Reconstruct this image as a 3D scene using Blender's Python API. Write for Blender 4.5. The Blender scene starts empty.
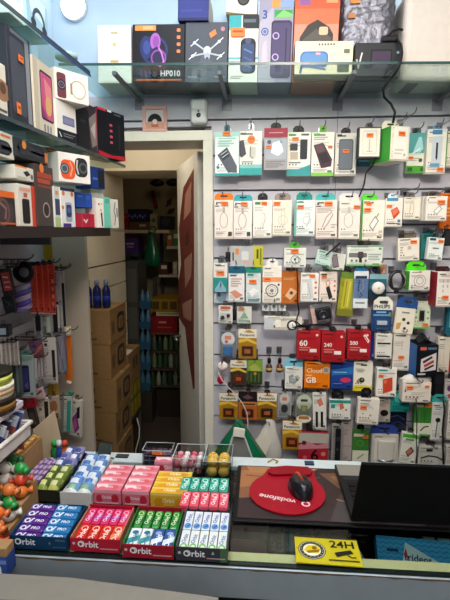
import bpy, math, random
from math import sin, cos, pi, radians, atan, atan2, sqrt
from mathutils import Vector, Matrix
random.seed(7)
SC = bpy.context.scene
COL = SC.collection
F = 460.0; PITCH = atan(68/460.); YAW = radians(4.4); EYE = 1.6

# ---------------------------------------------------------------- measuring: a line of sight met with a real plane
def ray(px, py):
    x = (px-225)/F; y = -(py-300)/F
    fy = cos(PITCH)+y*sin(PITCH); uz = y*cos(PITCH)-sin(PITCH)
    return Vector((x*cos(YAW)-fy*sin(YAW), x*sin(YAW)+fy*cos(YAW), uz))
def P(px, py, Y):
    d = ray(px, py); return Vector((0, 0, EYE))+d*(Y/d.y)
def PZ(px, py, z):
    d = ray(px, py); return Vector((0, 0, EYE))+d*((z-EYE)/d.z)
def PX(px, py, X):
    d = ray(px, py); return Vector((0, 0, EYE))+d*(X/d.x)

# ---------------------------------------------------------------- materials
def lin(h):
    out = []
    for i in (0, 2, 4):
        c = int(h[i:i+2], 16)/255.
        out.append(c/12.92 if c <= .04045 else ((c+.055)/1.055)**2.4)
    return out+[1.0]
MATS = {}
def mat(key):
    """'rrggbb' plus an optional suffix: g glossy, m metal, t clear plastic, c glass, e glowing, r rough wall, w brushed, f foil, k cardboard"""
    if key in MATS: return MATS[key]
    hx, _, suf = key.partition(':')
    m = bpy.data.materials.new('surface_'+hx+('_'+suf if suf else ''))
    m.use_nodes = True
    nt = m.node_tree; N = nt.nodes; L = nt.links
    b = N['Principled BSDF']; out = N['Material Output']
    col = lin(hx)
    if suf in ('t', 'c'):
        N.remove(b)
        tr = N.new('ShaderNodeBsdfTransparent'); gl = N.new('ShaderNodeBsdfGlossy'); mx = N.new('ShaderNodeMixShader'); lw = N.new('ShaderNodeLayerWeight')
        tr.inputs[0].default_value = col; gl.inputs['Roughness'].default_value = .15 if suf == 't' else .03
        lw.inputs[0].default_value = .5
        pw = N.new('ShaderNodeMath'); pw.operation = 'POWER'; pw.inputs[1].default_value = 4.0; ma = N.new('ShaderNodeMath'); ma.operation = 'MULTIPLY_ADD'
        ma.inputs[1].default_value = .45; ma.inputs[2].default_value = .07 if suf == 't' else .03
        L.new(lw.outputs['Facing'], pw.inputs[0]); L.new(pw.outputs[0], ma.inputs[0]); L.new(ma.outputs[0], mx.inputs[0]); L.new(tr.outputs[0], mx.inputs[1]); L.new(gl.outputs[0], mx.inputs[2])
        L.new(mx.outputs[0], out.inputs[0])
        MATS[key] = m; return m
    tc = N.new('ShaderNodeTexCoord'); no = N.new('ShaderNodeTexNoise'); mx = N.new('ShaderNodeMix'); mx.data_type = 'RGBA'
    sc, amt = {'r': (6, .10), 'k': (60, .16), 'w': (25, .12), 'f': (30, .2)}.get(suf, (35, .08))
    no.inputs['Scale'].default_value = sc; no.inputs['Detail'].default_value = 3
    L.new(tc.outputs['Object'], no.inputs['Vector'])
    mx.inputs[6].default_value = [c*(1-amt) for c in col[:3]]+[1]; mx.inputs[7].default_value = [min(1, c*(1+amt)) for c in col[:3]]+[1]
    L.new(no.outputs[0], mx.inputs[0]); L.new(mx.outputs[2], b.inputs['Base Color'])
    b.inputs['Roughness'].default_value = {'g': .22, 'm': .28, 'r': .85, 'w': .45, 'f': .48, 'k': .8}.get(suf, .45)
    if suf in ('', 'r', 'k'): b.inputs['Specular IOR Level'].default_value = .22
    if suf in ('m', 'w', 'f'): b.inputs['Metallic'].default_value = .9 if suf != 'w' else .35
    if suf == 'f':
        bp = N.new('ShaderNodeBump'); bp.inputs['Strength'].default_value = .9; bp.inputs['Distance'].default_value = .01
        L.new(no.outputs[0], bp.inputs['Height']); L.new(bp.outputs[0], b.inputs['Normal'])
    if suf == 'e':
        b.inputs['Emission Color'].default_value = col; b.inputs['Emission Strength'].default_value = 6.0
    MATS[key] = m; return m

# ---------------------------------------------------------------- lettering
TXT = {}
def text_mesh(s):
    if s in TXT: return TXT[s]
    cu = bpy.data.curves.new('lettering', 'FONT'); cu.body = s; cu.size = 1; cu.offset = .018; cu.resolution_u = 3
    ob = bpy.data.objects.new('lettering', cu); COL.objects.link(ob)
    dg = bpy.context.evaluated_depsgraph_get(); dg.update()
    me = ob.evaluated_get(dg).to_mesh()
    vs = [(v.co.x, v.co.y) for v in me.vertices]; fs = [tuple(p.vertices) for p in me.polygons]
    ob.evaluated_get(dg).to_mesh_clear()
    bpy.data.objects.remove(ob); bpy.data.curves.remove(cu)
    x0 = min(v[0] for v in vs); x1 = max(v[0] for v in vs); y0 = min(v[1] for v in vs); y1 = max(v[1] for v in vs)
    w = x1-x0
    TXT[s] = ([((x-(x0+x1)/2)/w, (y-(y0+y1)/2)/w) for x, y in vs], fs)
    return TXT[s]

# ---------------------------------------------------------------- mesh collecting
class MB:
    def __init__(s): s.v = []; s.f = []; s.m = []; s.sm = []; s.keys = []
    def k(s, c):
        if c not in s.keys: s.keys.append(c)
        return s.keys.index(c)
    def add(s, vs, fs, c, smooth=False, M=None):
        b = len(s.v)
        s.v += [tuple(M @ Vector(v)) for v in vs] if M else [tuple(v) for v in vs]
        i = s.k(c)
        for f in fs: s.f.append(tuple(b+j for j in f)); s.m.append(i); s.sm.append(smooth)
        return s
    def box(s, x0, y0, z0, x1, y1, z1, c, M=None):
        if x0 > x1: x0, x1 = x1, x0
        if y0 > y1: y0, y1 = y1, y0
        if z0 > z1: z0, z1 = z1, z0
        return s.add([(x0,y0,z0),(x1,y0,z0),(x1,y1,z0),(x0,y1,z0),(x0,y0,z1),(x1,y0,z1),(x1,y1,z1),(x0,y1,z1)],
                     [(0,3,2,1),(4,5,6,7),(0,1,5,4),(1,2,6,5),(2,3,7,6),(3,0,4,7)], c, False, M)
    def tube(s, pts, r, c, n=8, caps=True):
        pts = [Vector(p) for p in pts]; rings = []; vs = []; fs = []
        up = None
        for i, p in enumerate(pts):
            d = (pts[min(i+1, len(pts)-1)]-pts[max(i-1, 0)])
            d = d.normalized() if d.length > 1e-9 else Vector((0, 0, 1))
            if up is None: up = d.orthogonal().normalized()
            a = (up-d*up.dot(d)); a = a.normalized() if a.length > 1e-6 else d.orthogonal().normalized()
            up = a; b = d.cross(a); rr = r[i] if isinstance(r, (list, tuple)) else r
            for j in range(n):
                t = 2*pi*j/n; vs.append(p+a*cos(t)*rr+b*sin(t)*rr)
        for i in range(len(pts)-1):
            for j in range(n): fs.append((i*n+j, i*n+(j+1) % n, (i+1)*n+(j+1) % n, (i+1)*n+j))
        if caps: fs += [tuple(range(n-1, -1, -1)), tuple((len(pts)-1)*n+j for j in range(n))]
        return s.add(vs, fs, c, True)
    def lathe(s, prof, c, o=(0, 0, 0), n=24, M=None):
        vs = []; fs = []
        for r, z in prof:
            for j in range(n): t = 2*pi*j/n; vs.append((o[0]+r*cos(t), o[1]+r*sin(t), o[2]+z))
        for i in range(len(prof)-1):
            for j in range(n): fs.append((i*n+j, i*n+(j+1) % n, (i+1)*n+(j+1) % n, (i+1)*n+j))
        fs += [tuple(range(n-1, -1, -1)), tuple((len(prof)-1)*n+j for j in range(n))]
        return s.add(vs, fs, c, True, M)
    def ball(s, o, r, c, nu=12, nv=8, bump=0, M=None):
        r = r if isinstance(r, (tuple, list)) else (r, r, r); vs = []; fs = []
        for i in range(nv+1):
            ph = pi*i/nv
            for j in range(nu):
                t = 2*pi*j/nu; q = 1+random.uniform(-bump, bump)
                vs.append((o[0]+r[0]*q*sin(ph)*cos(t), o[1]+r[1]*q*sin(ph)*sin(t), o[2]+r[2]*q*cos(ph)))
        for i in range(nv):
            for j in range(nu): fs.append((i*nu+j, (i+1)*nu+j, (i+1)*nu+(j+1) % nu, i*nu+(j+1) % nu))
        return s.add(vs, fs, c, True, M)
    def prism(s, poly, z0, z1, c, M=None, c2=None):
        n = len(poly)
        a = sum(poly[i][0]*poly[(i+1) % n][1]-poly[(i+1) % n][0]*poly[i][1] for i in range(n))
        if a < 0: poly = poly[::-1]
        vs = [(x, y, z0) for x, y in poly]+[(x, y, z1) for x, y in poly]
        s.add(vs, [tuple(range(n-1, -1, -1))]+[(i, (i+1) % n, n+(i+1) % n, n+i) for i in range(n)], c, False, M)
        return s.add(vs, [tuple(range(n, 2*n))], c2 or c, False, M)
    # printed matter: ops on a face; u to the right, v downward, 0..1
    def art(s, ops, o, ux, uv, w, h):
        o, ux, uv = Vector(o), Vector(ux), Vector(uv); nn = uv.cross(ux).normalized(); e = .00012
        for k, op in enumerate(ops):
            off = nn*e*(k+1)
            q = lambda u, v: o+ux*(u*w)+uv*(v*h)+off
            t, c = op[0], None
            if t == 'r':
                _, a, b, d, f, c = op; s.add([q(a, b), q(a, f), q(d, f), q(d, b)], [(0, 1, 2, 3)], c)
            elif t == 'p':
                _, pts, c = op; n = len(pts)
                ar = sum(pts[i][0]*pts[(i+1) % n][1]-pts[(i+1) % n][0]*pts[i][1] for i in range(n))
                if ar > 0: pts = pts[::-1]
                s.add([q(*p) for p in pts], [tuple(range(n))], c)
            elif t in 'ec':
                if t == 'c': _, a, b, r1, c = op; r2 = r1*w/h
                else: _, a, b, r1, r2, c = op
                s.add([q(a+r1*cos(2*pi*i/20), b-r2*sin(2*pi*i/20)) for i in range(20)], [tuple(range(20))], c)
            elif t == 'o':
                _, a, b, r1, th, c = op; k2 = w/h; vs = []
                for i in range(24):
                    g = 2*pi*i/24
                    vs += [q(a+r1*cos(g), b-r1*k2*sin(g)), q(a+(r1-th)*cos(g), b-(r1-th)*k2*sin(g))]
                s.add(vs, [(2*i, (2*i+2) % 48, (2*i+3) % 48, 2*i+1) for i in range(24)], c)
            elif t == 'rr':
                _, a, b, d, f, r, c = op; r2 = r*w/h; vs = []
                for cx, cy, g0 in ((d-r, b+r2, 0), (a+r, b+r2, 90), (a+r, f-r2, 180), (d-r, f-r2, 270)):
                    for i in range(5): g = radians(g0+22.5*i); vs.append(q(cx+r*cos(g), cy-r2*sin(g)))
                s.add(vs, [tuple(range(20))], c)
            elif t == 'l':
                _, pts, wd, c = op; hw = wd*w/2; pp = [Vector((a*w, b*h)) for a, b in pts]; vs = []
                for i, p in enumerate(pp):
                    d = (pp[min(i+1, len(pp)-1)]-pp[max(i-1, 0)]).normalized(); nv = Vector((-d.y, d.x))*hw
                    for z in (p+nv, p-nv): vs.append(o+ux*z.x+uv*z.y+off)
                s.add(vs, [(2*i, 2*i+1, 2*i+3, 2*i+2) for i in range(len(pp)-1)], c)
            elif t == 't':
                _, st, a, b, wf, c = op[:6]; rot = radians(op[6]) if len(op) > 6 else 0
                vs, fs = text_mesh(st); W = wf*w; cr, sr = cos(rot), sin(rot); ce = o+ux*(a*w)+uv*(b*h)+off
                s.add([ce+ux*(W*(x*cr-y*sr))-uv*(W*(x*sr+y*cr)) for x, y in vs], fs, c)
            elif t == 'm':
                _, a, b, d, f, n, c = op; st = (f-b)/n
                for i in range(n):
                    u1 = a+(d-a)*(1, .8, .92, .65, .85)[i % 5]; v0 = b+i*st
                    s.add([q(a, v0), q(a, v0+st*.5), q(u1, v0+st*.5), q(u1, v0)], [(0, 1, 2, 3)], c)
        return s
    def build(s, name, parent=None, bev=0, label=None, sub=0, seg=2):
        me = bpy.data.meshes.new(name); me.from_pydata(s.v, [], s.f)
        for c in s.keys: me.materials.append(mat(c))
        me.polygons.foreach_set('material_index', s.m); me.polygons.foreach_set('use_smooth', s.sm); me.update()
        o = bpy.data.objects.new(name, me); COL.objects.link(o)
        if parent: o.parent = parent
        if bev:
            md = o.modifiers.new('edge', 'BEVEL'); md.width = bev; md.segments = seg; md.limit_method = 'ANGLE'; md.angle_limit = radians(50)
        if sub:
            md = o.modifiers.new('round', 'SUBSURF'); md.levels = md.render_levels = sub
        if label: o['label'] = label
        return o
def tag(o, label, cat, g=None):
    o['label'] = label; o['category'] = cat
    if g: o['group'] = g
    return o
def struct(o): o['kind'] = 'structure'; return o
def empty(name, loc, rz=0, ry=0, rx=0):
    o = bpy.data.objects.new(name, None); COL.objects.link(o); o.location = loc; o.rotation_euler = (rx, ry, rz); o.empty_display_size = .02
    return o
def copy_tree(o, parent=None):
    c = o.copy(); COL.objects.link(c)
    if parent: c.parent = parent
    for ch in list(o.children): copy_tree(ch, c)
    return c
ORD = ['first', 'second', 'third', 'fourth', 'fifth', 'sixth', 'seventh', 'eighth', 'ninth', 'tenth']

ORANGE = 'f08040'
def sticker(root, w, h, u, v, sw=.3, sh=None, y=0.0, col=ORANGE):
    sw2 = sw*w; sh2 = sh*h if sh else sw2*.55
    m = MB(); cx = -w/2+u*w; cz = h-v*h
    m.box(cx-sw2/2, y-.0042, cz-sh2/2, cx+sw2/2, y-.0030, cz+sh2/2, col)
    m.art([('m', .15, .3, .85, .8, 1, 'a84a20')], (cx-sw2/2, y-.0043, cz+sh2/2), (1, 0, 0), (0, 0, -1), sw2, sh2)
    return m.build('price_sticker', root, label='orange price sticker')

def carton(root, w, h, t, c, art=(), part='carton', side=None, sideart=(), top=None, bev=.0012):
    m = MB()
    m.box(-w/2, 0, 0, w/2, t, h, c)
    if side: # the side walls in their own colour
        for x, sg in ((-w/2-.0003, -1), (w/2+.0003, 1)):
            pts = [(x, .001, .001), (x, t-.001, .001), (x, t-.001, h-.001), (x, .001, h-.001)]
            m.add(pts, [(0, 3, 2, 1) if sg < 0 else (0, 1, 2, 3)] if False else [(0, 1, 2, 3)], side)
    if top: m.add([(-w/2+.001, .001, h+.0003), (w/2-.001, .001, h+.0003), (w/2-.001, t-.001, h+.0003), (-w/2+.001, t-.001, h+.0003)], [(0, 1, 2, 3)], top)
    if art: m.art(art, (-w/2, 0, h), (1, 0, 0), (0, 0, -1), w, h)
    if sideart: m.art(sideart, (w/2+.0004, 0, h), (0, 1, 0), (0, 0, -1), t, h)
    return m.build(part, root, bev)

HOOKN = 0
def hook_thing(x, z, y0, what, wall=1.94):
    m = MB()
    m.box(x-.011, wall-.004, z-.012, x+.011, wall+.004, z+.016, '8a8a90:m')
    m.tube([(x, wall-.002, z), (x, y0+.01, z+.001), (x, y0, z+.006), (x, y0-.004, z+.016)], .0021, '77777c:m', 6)
    o = m.build('display_hook'); tag(o, 'steel hook of the '+what, 'hook', 'steel hooks on the slatted wall')
    return o
def pk(name, label, bb, art=(), Y=1.86, t=.028, c='f2ece0', cat='pack', g=None, tab=None, st=(), roll=0, yaw=0, side=None,
       part='carton', bl=None, hook=True, more=None, top=None):
    """a pack hanging on the slatted wall; bb is what its front face covers, met with the plane Y"""
    A, _, B = label.partition('|')
    x0, y0, x1, y1 = bb; xm, ym = (x0+x1)/2, (y0+y1)/2
    w = P(x1, ym, Y).x-P(x0, ym, Y).x; zt = P(xm, y0, Y).z; zb = P(xm, y1, Y).z; h = zt-zb; X = P(xm, ym, Y).x
    r = empty(name, (X, Y, zb), radians(yaw), radians(roll))
    if h > .05:                          # faint small print under the larger pictures, in a darker tone of the card
        rg = random.Random(int(x0*7+y0*13)); f = rg.uniform(.72, .84); dk = ''.join('%02x' % int(int(c[i:i+2], 16)*f) for i in (0, 2, 4))
        d2 = ''.join('%02x' % int(int(c[i:i+2], 16)*f*.62) for i in (0, 2, 4)); pr = [('r', .0, .955, 1, 1, dk)]
        pr.append(('m', .08, rg.uniform(.16, .24), rg.uniform(.5, .92), rg.uniform(.3, .36), rg.randint(3, 4), dk)); pr.append(('m', .08, .8, rg.uniform(.6, .9), .92, rg.randint(3, 4), dk))
        pr += [('c', .14+.13*i, .74, .035, d2) for i in range(rg.randint(2, 4))]+[('r', .1, .05, rg.uniform(.35, .6), .085, d2), ('r', .72, .87, .92, .93, d2)]
        art = pr+list(art)
    tag(r, (A+' '+B).strip(), cat, g)
    carton(r, w, h, t, c, art, part, side, top=top)
    zh = h
    if not tab: tab = (.32, .68, 5, 'd8d4cc:t')
    if tab:
        u0, u1, hp, tc = tab[:4]; th = hp*h/(y1-y0); a, b = -w/2+u0*w, -w/2+u1*w; m = MB(); e = min((b-a)*.25, th*.4)
        m.prism([(a, -.004), (b, -.004), (b, th-e), (b-e, th), (a+e, th), (a, th-e)], -.001, .001, tc,
                Matrix(((1, 0, 0, 0), (0, 0, 1, t*.5), (0, 1, 0, h), (0, 0, 0, 1))))
        m.art([('rr', .3, .3, .7, .52, .06, '3a3a3c')], (a, t*.5-.0012, h+th), (1, 0, 0), (0, 0, -1), b-a, th)
        m.build('hang_tab', r); zh = h+th*.55
    for q in st: sticker(r, w, h, *q)
    if bl:
        u0, v0, u1, v1, d = bl; a, b, z0, z1 = -w/2+u0*w, -w/2+u1*w, h-v1*h, h-v0*h; m = MB(); i = min(d*.6, (b-a)*.2)
        m.add([(a, -.0025, z0), (b, -.0025, z0), (b, -.0025, z1), (a, -.0025, z1), (a+i, -d, z0+i), (b-i, -d, z0+i), (b-i, -d, z1-i), (a+i, -d, z1-i)],
              [(4, 5, 6, 7), (0, 1, 5, 4), (1, 2, 6, 5), (2, 3, 7, 6), (3, 0, 4, 7)], 'f2f4f4:t')
        m.build('blister', r, label='clear plastic bubble')
    if more: more(r, w, h)
    if hook:
        u = (tab[0]+tab[1])/2 if tab else .5
        hook_thing(X+(u-.5)*w+sin(radians(roll))*h, P(xm, y0, Y).z+(zh-h)-(.0 if tab else .006), Y-.055, A)
    return r
def qb(name, label, L, R, h, depth, c, art=(), cat='box', g=None, st=(), side=None, part='carton', sideart=(), top=None, bl=None, more=None, bev=.0015, leftart=()):
    """a box standing on a shelf: front bottom corners L and R as world points"""
    L, R = Vector(L), Vector(R); d = R-L; w = Vector((d.x, d.y)).length
    r = empty(name, (L+R)/2, atan2(d.y, d.x)); tag(r, label, cat, g)
    carton(r, w, h, depth, c, art, part, side, sideart, top, bev)
    for q in st: sticker(r, w, h, *q)
    if more: more(r, w, h)
    return r

# small printed drawings
def cable(c='8a8a88', u=.5, v=.55, s=.22):
    pts = [(u+s*cos(a)*(1 if i % 2 else .92), v+s*.9*sin(a)) for i, a in enumerate([j*.55 for j in range(13)])]
    return [('l', pts, .035, c), ('r', u-.05, v-s*1.55, u+.07, v-s*.85, c)]
def plug(c='9a968e'): return [('p', [(.35, .62), (.6, .38), (.78, .5), (.52, .76)], c), ('p', [(.4, .62), (.6, .43), (.72, .5), (.52, .7)], 'f8f4ea'), ('l', [(.66, .42), (.76, .32)], .05, c)]
def tilt(u0, v0, u1, v1, k, c): return ('p', [(u0, v0), (u1, v0+k), (u1+.12, v1), (u0+.12, v1-k)], c)
# ================================================================ THE SETTING
WB = 1.95                       # face of the slatted back wall
LILAC = 'c6c5cd'
XR = 1.35
m = MB(); m.box(-2.2, -2.2, -.06, XR+.1, 5.2, 0, '4a4038:r'); struct(m.build('floor'))
m = MB(); m.box(-.97, -2.2, 2.8, XR+.1, WB+.15, 2.86, 'dfe8f0:r'); struct(m.build('ceiling'))
m = MB()                         # slatted boards with open grooves between, on a dark backing
m.box(-.235, WB+.012, 0, XR, WB+.16, 2.83, '77757c')
m.box(-.95, WB+.012, 2.02, -.235, WB+.16, 2.83, '77757c')
gz = [2.05-.14*i for i in range(15)]
for i in range(len(gz)-1):
    if gz[i+1] > 0: m.box(-.205, WB-.006, gz[i+1]+.004, XR, WB+.012, gz[i]-.004, LILAC)
m.box(-.95, WB-.006, 2.054, XR, WB+.012, 2.15, LILAC)
m.box(-.95, WB-.006, 2.026, -.205, WB+.012, 2.046, LILAC)
m.box(-.95, WB-.004, 2.15, XR, WB+.012, 2.83, 'c6ddf0:r')
for xx in (.30, .80): m.box(xx-.0015, WB-.0068, .1, xx+.0015, WB-.006, 2.15, '8d8a92')
struct(m.build('wall_back', bev=.002))
m = MB()
m.box(-.97, -2.2, 0, -.89, 1.8, 2.83, '8f8c92')
gl = [1.60-.14*i for i in range(12)]
for i in range(len(gl)-1):
    if gl[i+1] > 0: m.box(-.89, -2.2, gl[i+1]+.003, -.872, 1.8, gl[i]-.003, 'b9b7c2')
m.box(-.89, -2.2, 1.603, -.872, 1.8, 2.83, 'c9deef:r')
struct(m.build('wall_left', bev=.002))
m = MB(); m.box(-.97, 1.8, 0, -.698, 1.825, 2.02, 'c4b7a4:r'); m.box(-.97, 1.8, 2.02, -.85, 1.965, 2.83, 'c9deef:r'); m.box(-.97, 1.825, 0, -.76, 1.965, 2.02, 'c4b7a4:r')
struct(m.build('wall_pier', bev=.003))
m = MB(); m.box(-.868, 1.797, 1.49, -.835, 1.8004, 1.585, 'a88a20'); struct(m.build('trim_1'))
m = MB(); m.box(XR, -2.2, 0, XR+.1, WB+.15, 2.83, '948a7e:r'); struct(m.build('wall_right'))
m = MB(); m.box(-.97, -2.3, 0, -.55, -2.2, 2.83, '8a847c:r'); m.box(.75, -2.3, 0, XR+.1, -2.2, 2.83, '8a847c:r'); m.box(-.55, -2.3, 2.3, .75, -2.2, 2.83, '8a847c:r')
struct(m.build('wall_front'))
# door frame round the opening in the back wall
FR = 'e2dccb'
a = P(204, 300, WB-.02).x; b = P(213.3, 300, WB-.02).x; zt = P(150, 131, WB-.02).z; zi = P(150, 141, WB-.02).z
m = MB()
m.box(a, WB-.02, 0, b, WB+.02, zi, FR); m.box(-.75, WB-.02, zi, b, WB+.02, zt, FR)
m.box(a+.008, WB+.02, 0, b-.004, WB+.19, zi-.0002, FR); m.box(-.75, WB+.02, zi, a+.01, WB+.19, zt, FR)
m.box(a+.01, WB+.005, 1.62, a+.0065, WB+.022, 1.72, '8c8a84:m'); m.box(a+.01, WB+.005, 1.0, a+.0065, WB+.022, 1.1, '8c8a84:m')
struct(m.build('trim_2', bev=.002))
# the passage behind: left wall with grooves, soffit, far wall with its opening
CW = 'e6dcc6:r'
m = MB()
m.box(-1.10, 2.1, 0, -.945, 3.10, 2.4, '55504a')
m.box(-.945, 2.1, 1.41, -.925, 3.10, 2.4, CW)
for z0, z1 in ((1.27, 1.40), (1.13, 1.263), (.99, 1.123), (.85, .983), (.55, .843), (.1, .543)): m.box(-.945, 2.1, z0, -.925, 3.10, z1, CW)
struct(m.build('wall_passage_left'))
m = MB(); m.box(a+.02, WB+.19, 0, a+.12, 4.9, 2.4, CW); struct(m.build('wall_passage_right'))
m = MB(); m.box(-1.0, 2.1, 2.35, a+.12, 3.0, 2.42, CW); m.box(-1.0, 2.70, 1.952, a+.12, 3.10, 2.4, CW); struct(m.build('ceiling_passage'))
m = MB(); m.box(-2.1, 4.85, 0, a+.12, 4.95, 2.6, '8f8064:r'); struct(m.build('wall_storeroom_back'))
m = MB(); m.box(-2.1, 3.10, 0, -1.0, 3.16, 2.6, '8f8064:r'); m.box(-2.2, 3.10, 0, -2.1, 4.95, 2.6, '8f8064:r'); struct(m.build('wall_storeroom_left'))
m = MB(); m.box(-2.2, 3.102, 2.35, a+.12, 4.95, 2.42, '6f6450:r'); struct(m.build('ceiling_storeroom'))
# the open door leaf, with the dark red picture on it
h0 = P(202.5, 290, WB+.17); far = P(182, 290, 2.66); d = (far-h0); wd = Vector((d.x, d.y)).length; ang = atan2(d.y, d.x)
dr = empty('door_1', (h0.x, h0.y, 0.0), ang); struct(dr)
m = MB(); m.box(0, -.02, .015, wd, .02, zi-.012, 'd8d2c4'); leaf = m.build('door_leaf', dr, .003)
m = MB(); m.tube([(wd-.06, .02, 1.0), (wd-.06, .06, 1.0), (wd-.16, .06, 1.0)], .008, '9a9890:m'); m.build('door_handle', leaf)
m = MB(); MD = Matrix(((1, 0, 0, 0), (0, 0, 1, 0), (0, 1, 0, 0), (0, 0, 0, 1)))
m.prism([(.08, 1.89), (.36, 1.83), (.52, 1.62), (.46, 1.42), (.56, 1.32), (.58, 1.10), (.36, 1.08), (.30, .98), (.15, .80), (.11, .82), (.12, 1.1), (.09, 1.5)], .0202, .0216, '6e2e28', MD)
for q in ([(.13, 1.84), (.30, 1.79), (.36, 1.66), (.16, 1.70)], [(.14, 1.5), (.36, 1.45), (.34, 1.30), (.17, 1.38)], [(.16, 1.27), (.44, 1.2), (.40, 1.13), (.18, 1.15)]): m.prism(q, .0216, .0222, 'a87868', MD)
m.prism([(.2, 1.62), (.32, 1.58), (.30, 1.53), (.2, 1.55)], .0216, .0222, '4c1c1c', MD)
o = m.build('door_picture', leaf, label='dark red printed picture on the door leaf')

# ================================================================ STOREROOM AND PASSAGE
def bxthing(name, label, cat, bb, Y, t, c, art=(), g=None, bev=.002, top=None, side=None):
    x0, y0, x1, y1 = bb; ym = (y0+y1)/2; xm = (x0+x1)/2
    w = P(x1, ym, Y).x-P(x0, ym, Y).x; zt = P(xm, y0, Y).z; zb = P(xm, y1, Y).z
    r = empty(name, (P(xm, ym, Y).x, Y, zb)); tag(r, label, cat, g); carton(r, w, zt-zb, t, c, art, 'body', side, top=top, bev=bev); return r
# cardboard boxes
KB = '8e6e46:k'
zt0 = P(105, 310, 2.3).z; sh = .187
prt = [('r', .12, .25, .3, .42, '5a432c'), ('r', .12, .62, .34, .7, '5a432c'), ('r', .1, .8, .5, .86, '5a432c')]
sprt = [('rr', .42, .2, .86, .8, .1, '3a342e'), ('rr', .5, .32, .78, .68, .06, KB), ('r', .6, .36, .68, .64, '4a4038'), ('r', .1, .34, .24, .72, '6b4f34'), ('r', 0, .0, 1, .02, '7a5a38')]
LAB = ['topmost cardboard box of the brown stack behind the pier, under the blue bottles', 'second cardboard box from the top of the brown stack behind the pier',
       'third brown cardboard box down, jutting slightly out of its stack behind the pier', 'fourth cardboard box from the top of the brown stack behind the pier', 'lowest visible brown cardboard box of the stack, just above the counter']
for i in range(5):
    off = (.0, -.004, .022, .012, .02)[i]; zz = zt0-sh*(i+1)
    r = empty('cardboard_box', (-.925+.0, 2.30, zz)); tag(r, LAB[i], 'box', 'stacked cardboard boxes')
    m = MB(); w = .147+off; m.box(0, 0, 0, w, .29, sh-.002, KB); m.art(prt, (0, 0, sh-.002), (1, 0, 0), (0, 0, -1), w, sh); m.art(sprt, (w, 0, sh-.002), (0, 1, 0), (0, 0, -1), .29, sh)
    m.build('carton', r, .003)
    m = MB(); m.box(.0, .135, sh-.0018, w+.0005, .16, sh-.0012, 'b8986a:g'); m.build('packing_tape', r)
zz = zt0-sh*5
m = MB()
for (q0, q1, q2, q3, q4, q5) in ((-.92, 2.31, 0, -.78, 2.33, zz), (-.92, 2.55, 0, -.78, 2.57, zz), (-.92, 2.33, zz-.02, -.78, 2.55, zz-.0005), (-.92, 2.33, .02, -.9, 2.55, .05), (-.8, 2.33, .02, -.78, 2.55, .05)): m.box(q0, q1, q2, q3, q4, q5, '6a6660')
o = m.build('stool_stand', bev=.002); tag(o, 'low grey stand under the stack of cardboard boxes', 'stand')
# open box behind the stack
r = empty('open_cardboard_box', (-.915, 2.68, .645)); tag(r, 'open topped cardboard box behind the tall brown stack, papers inside', 'box')
m = MB(); W_, D_, H_ = .115, .27, .21
for q in ((0, 0, 0, W_, D_, .006), (0, 0, 0, .005, D_, H_), (W_-.005, 0, 0, W_, D_, H_), (0, 0, 0, W_, .005, H_), (0, D_-.005, 0, W_, D_, H_)): m.box(*q, KB)
m.art([('r', .35, .2, .5, .55, '4a4038'), ('r', .6, .2, .75, .55, '4a4038')], (W_, 0, H_), (0, 1, 0), (0, 0, -1), D_, H_); m.build('carton', r, .002)
m = MB()
for i in range(6): m.box(.012, .02+i*.038, .14, .10, .045+i*.038, .205-.012*(i % 3), ('ddd6c8', 'b8b0a8', 'e8e2d4')[i % 3])
m.build('papers', r)
r = empty('yellow_bottle_case', (-.8575, 2.685, .43)); tag(r, 'shrink wrapped case of yellow bottles under the open cardboard box', 'case')
yy = [('r', .1, .05, .28, .95, 'b09c38'), ('r', .4, .05, .58, .95, 'b09c38'), ('r', .7, .05, .88, .95, 'b09c38'), ('r', 0, .4, 1, .5, '5a6a30')]
m = MB(); m.box(-.0575, 0, 0, .0575, .265, .213, '8a7a28'); m.art(yy, (-.0575, 0, .213), (1, 0, 0), (0, 0, -1), .115, .213); m.art(yy, (.0575, 0, .213), (0, 1, 0), (0, 0, -1), .265, .213); m.build('body', r, .004)
zc = .43
m = MB()
for (x0, y0, x1, y1) in ((-.92, 2.69, -.90, 2.71), (-.82, 2.69, -.80, 2.71), (-.92, 2.93, -.90, 2.95), (-.82, 2.93, -.80, 2.95)): m.box(x0, y0, 0, x1, y1, zc-.02, '4c4a48')
m.box(-.92, 2.69, zc-.02, -.80, 2.95, zc-.0005, '4c4a48'); tag(m.build('low_stand'), 'low dark stand under the case of yellow bottles', 'stand')
# dark blue spray bottles on the stack
for i, px in enumerate((89, 97.3, 105.8)):
    q = P(px, 306, 2.37); r = empty('blue_bottle', (q.x, 2.36+.012*i, zt0)); tag(r, ('leftmost', 'middle', 'rightmost')[i]+' of the three dark blue bottles standing on the cardboard stack', 'bottle', 'blue bottles on the boxes')
    m = MB(); m.lathe([(.019, 0), (.0215, .004), (.0215, .085), (.020, .10), (.010, .118), (.010, .126)], '101f60:g'); m.build('body', r)
    m = MB(); m.lathe([(.0125, .122), (.0125, .146), (.010, .150)], '8c9cb8'); m.build('cap', r)
    m = MB(); m.lathe([(.0219, .02), (.0219, .065)], '1c3080'); m.build('bottle_label', r)
m = MB(); m.tube([(-.80, 2.28, zt0+.085), (-.77, 2.3, zt0+.1), (-.74, 2.34, zt0+.106), (-.70, 2.42, zt0+.112)], .003, '9a9890:m')
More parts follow.
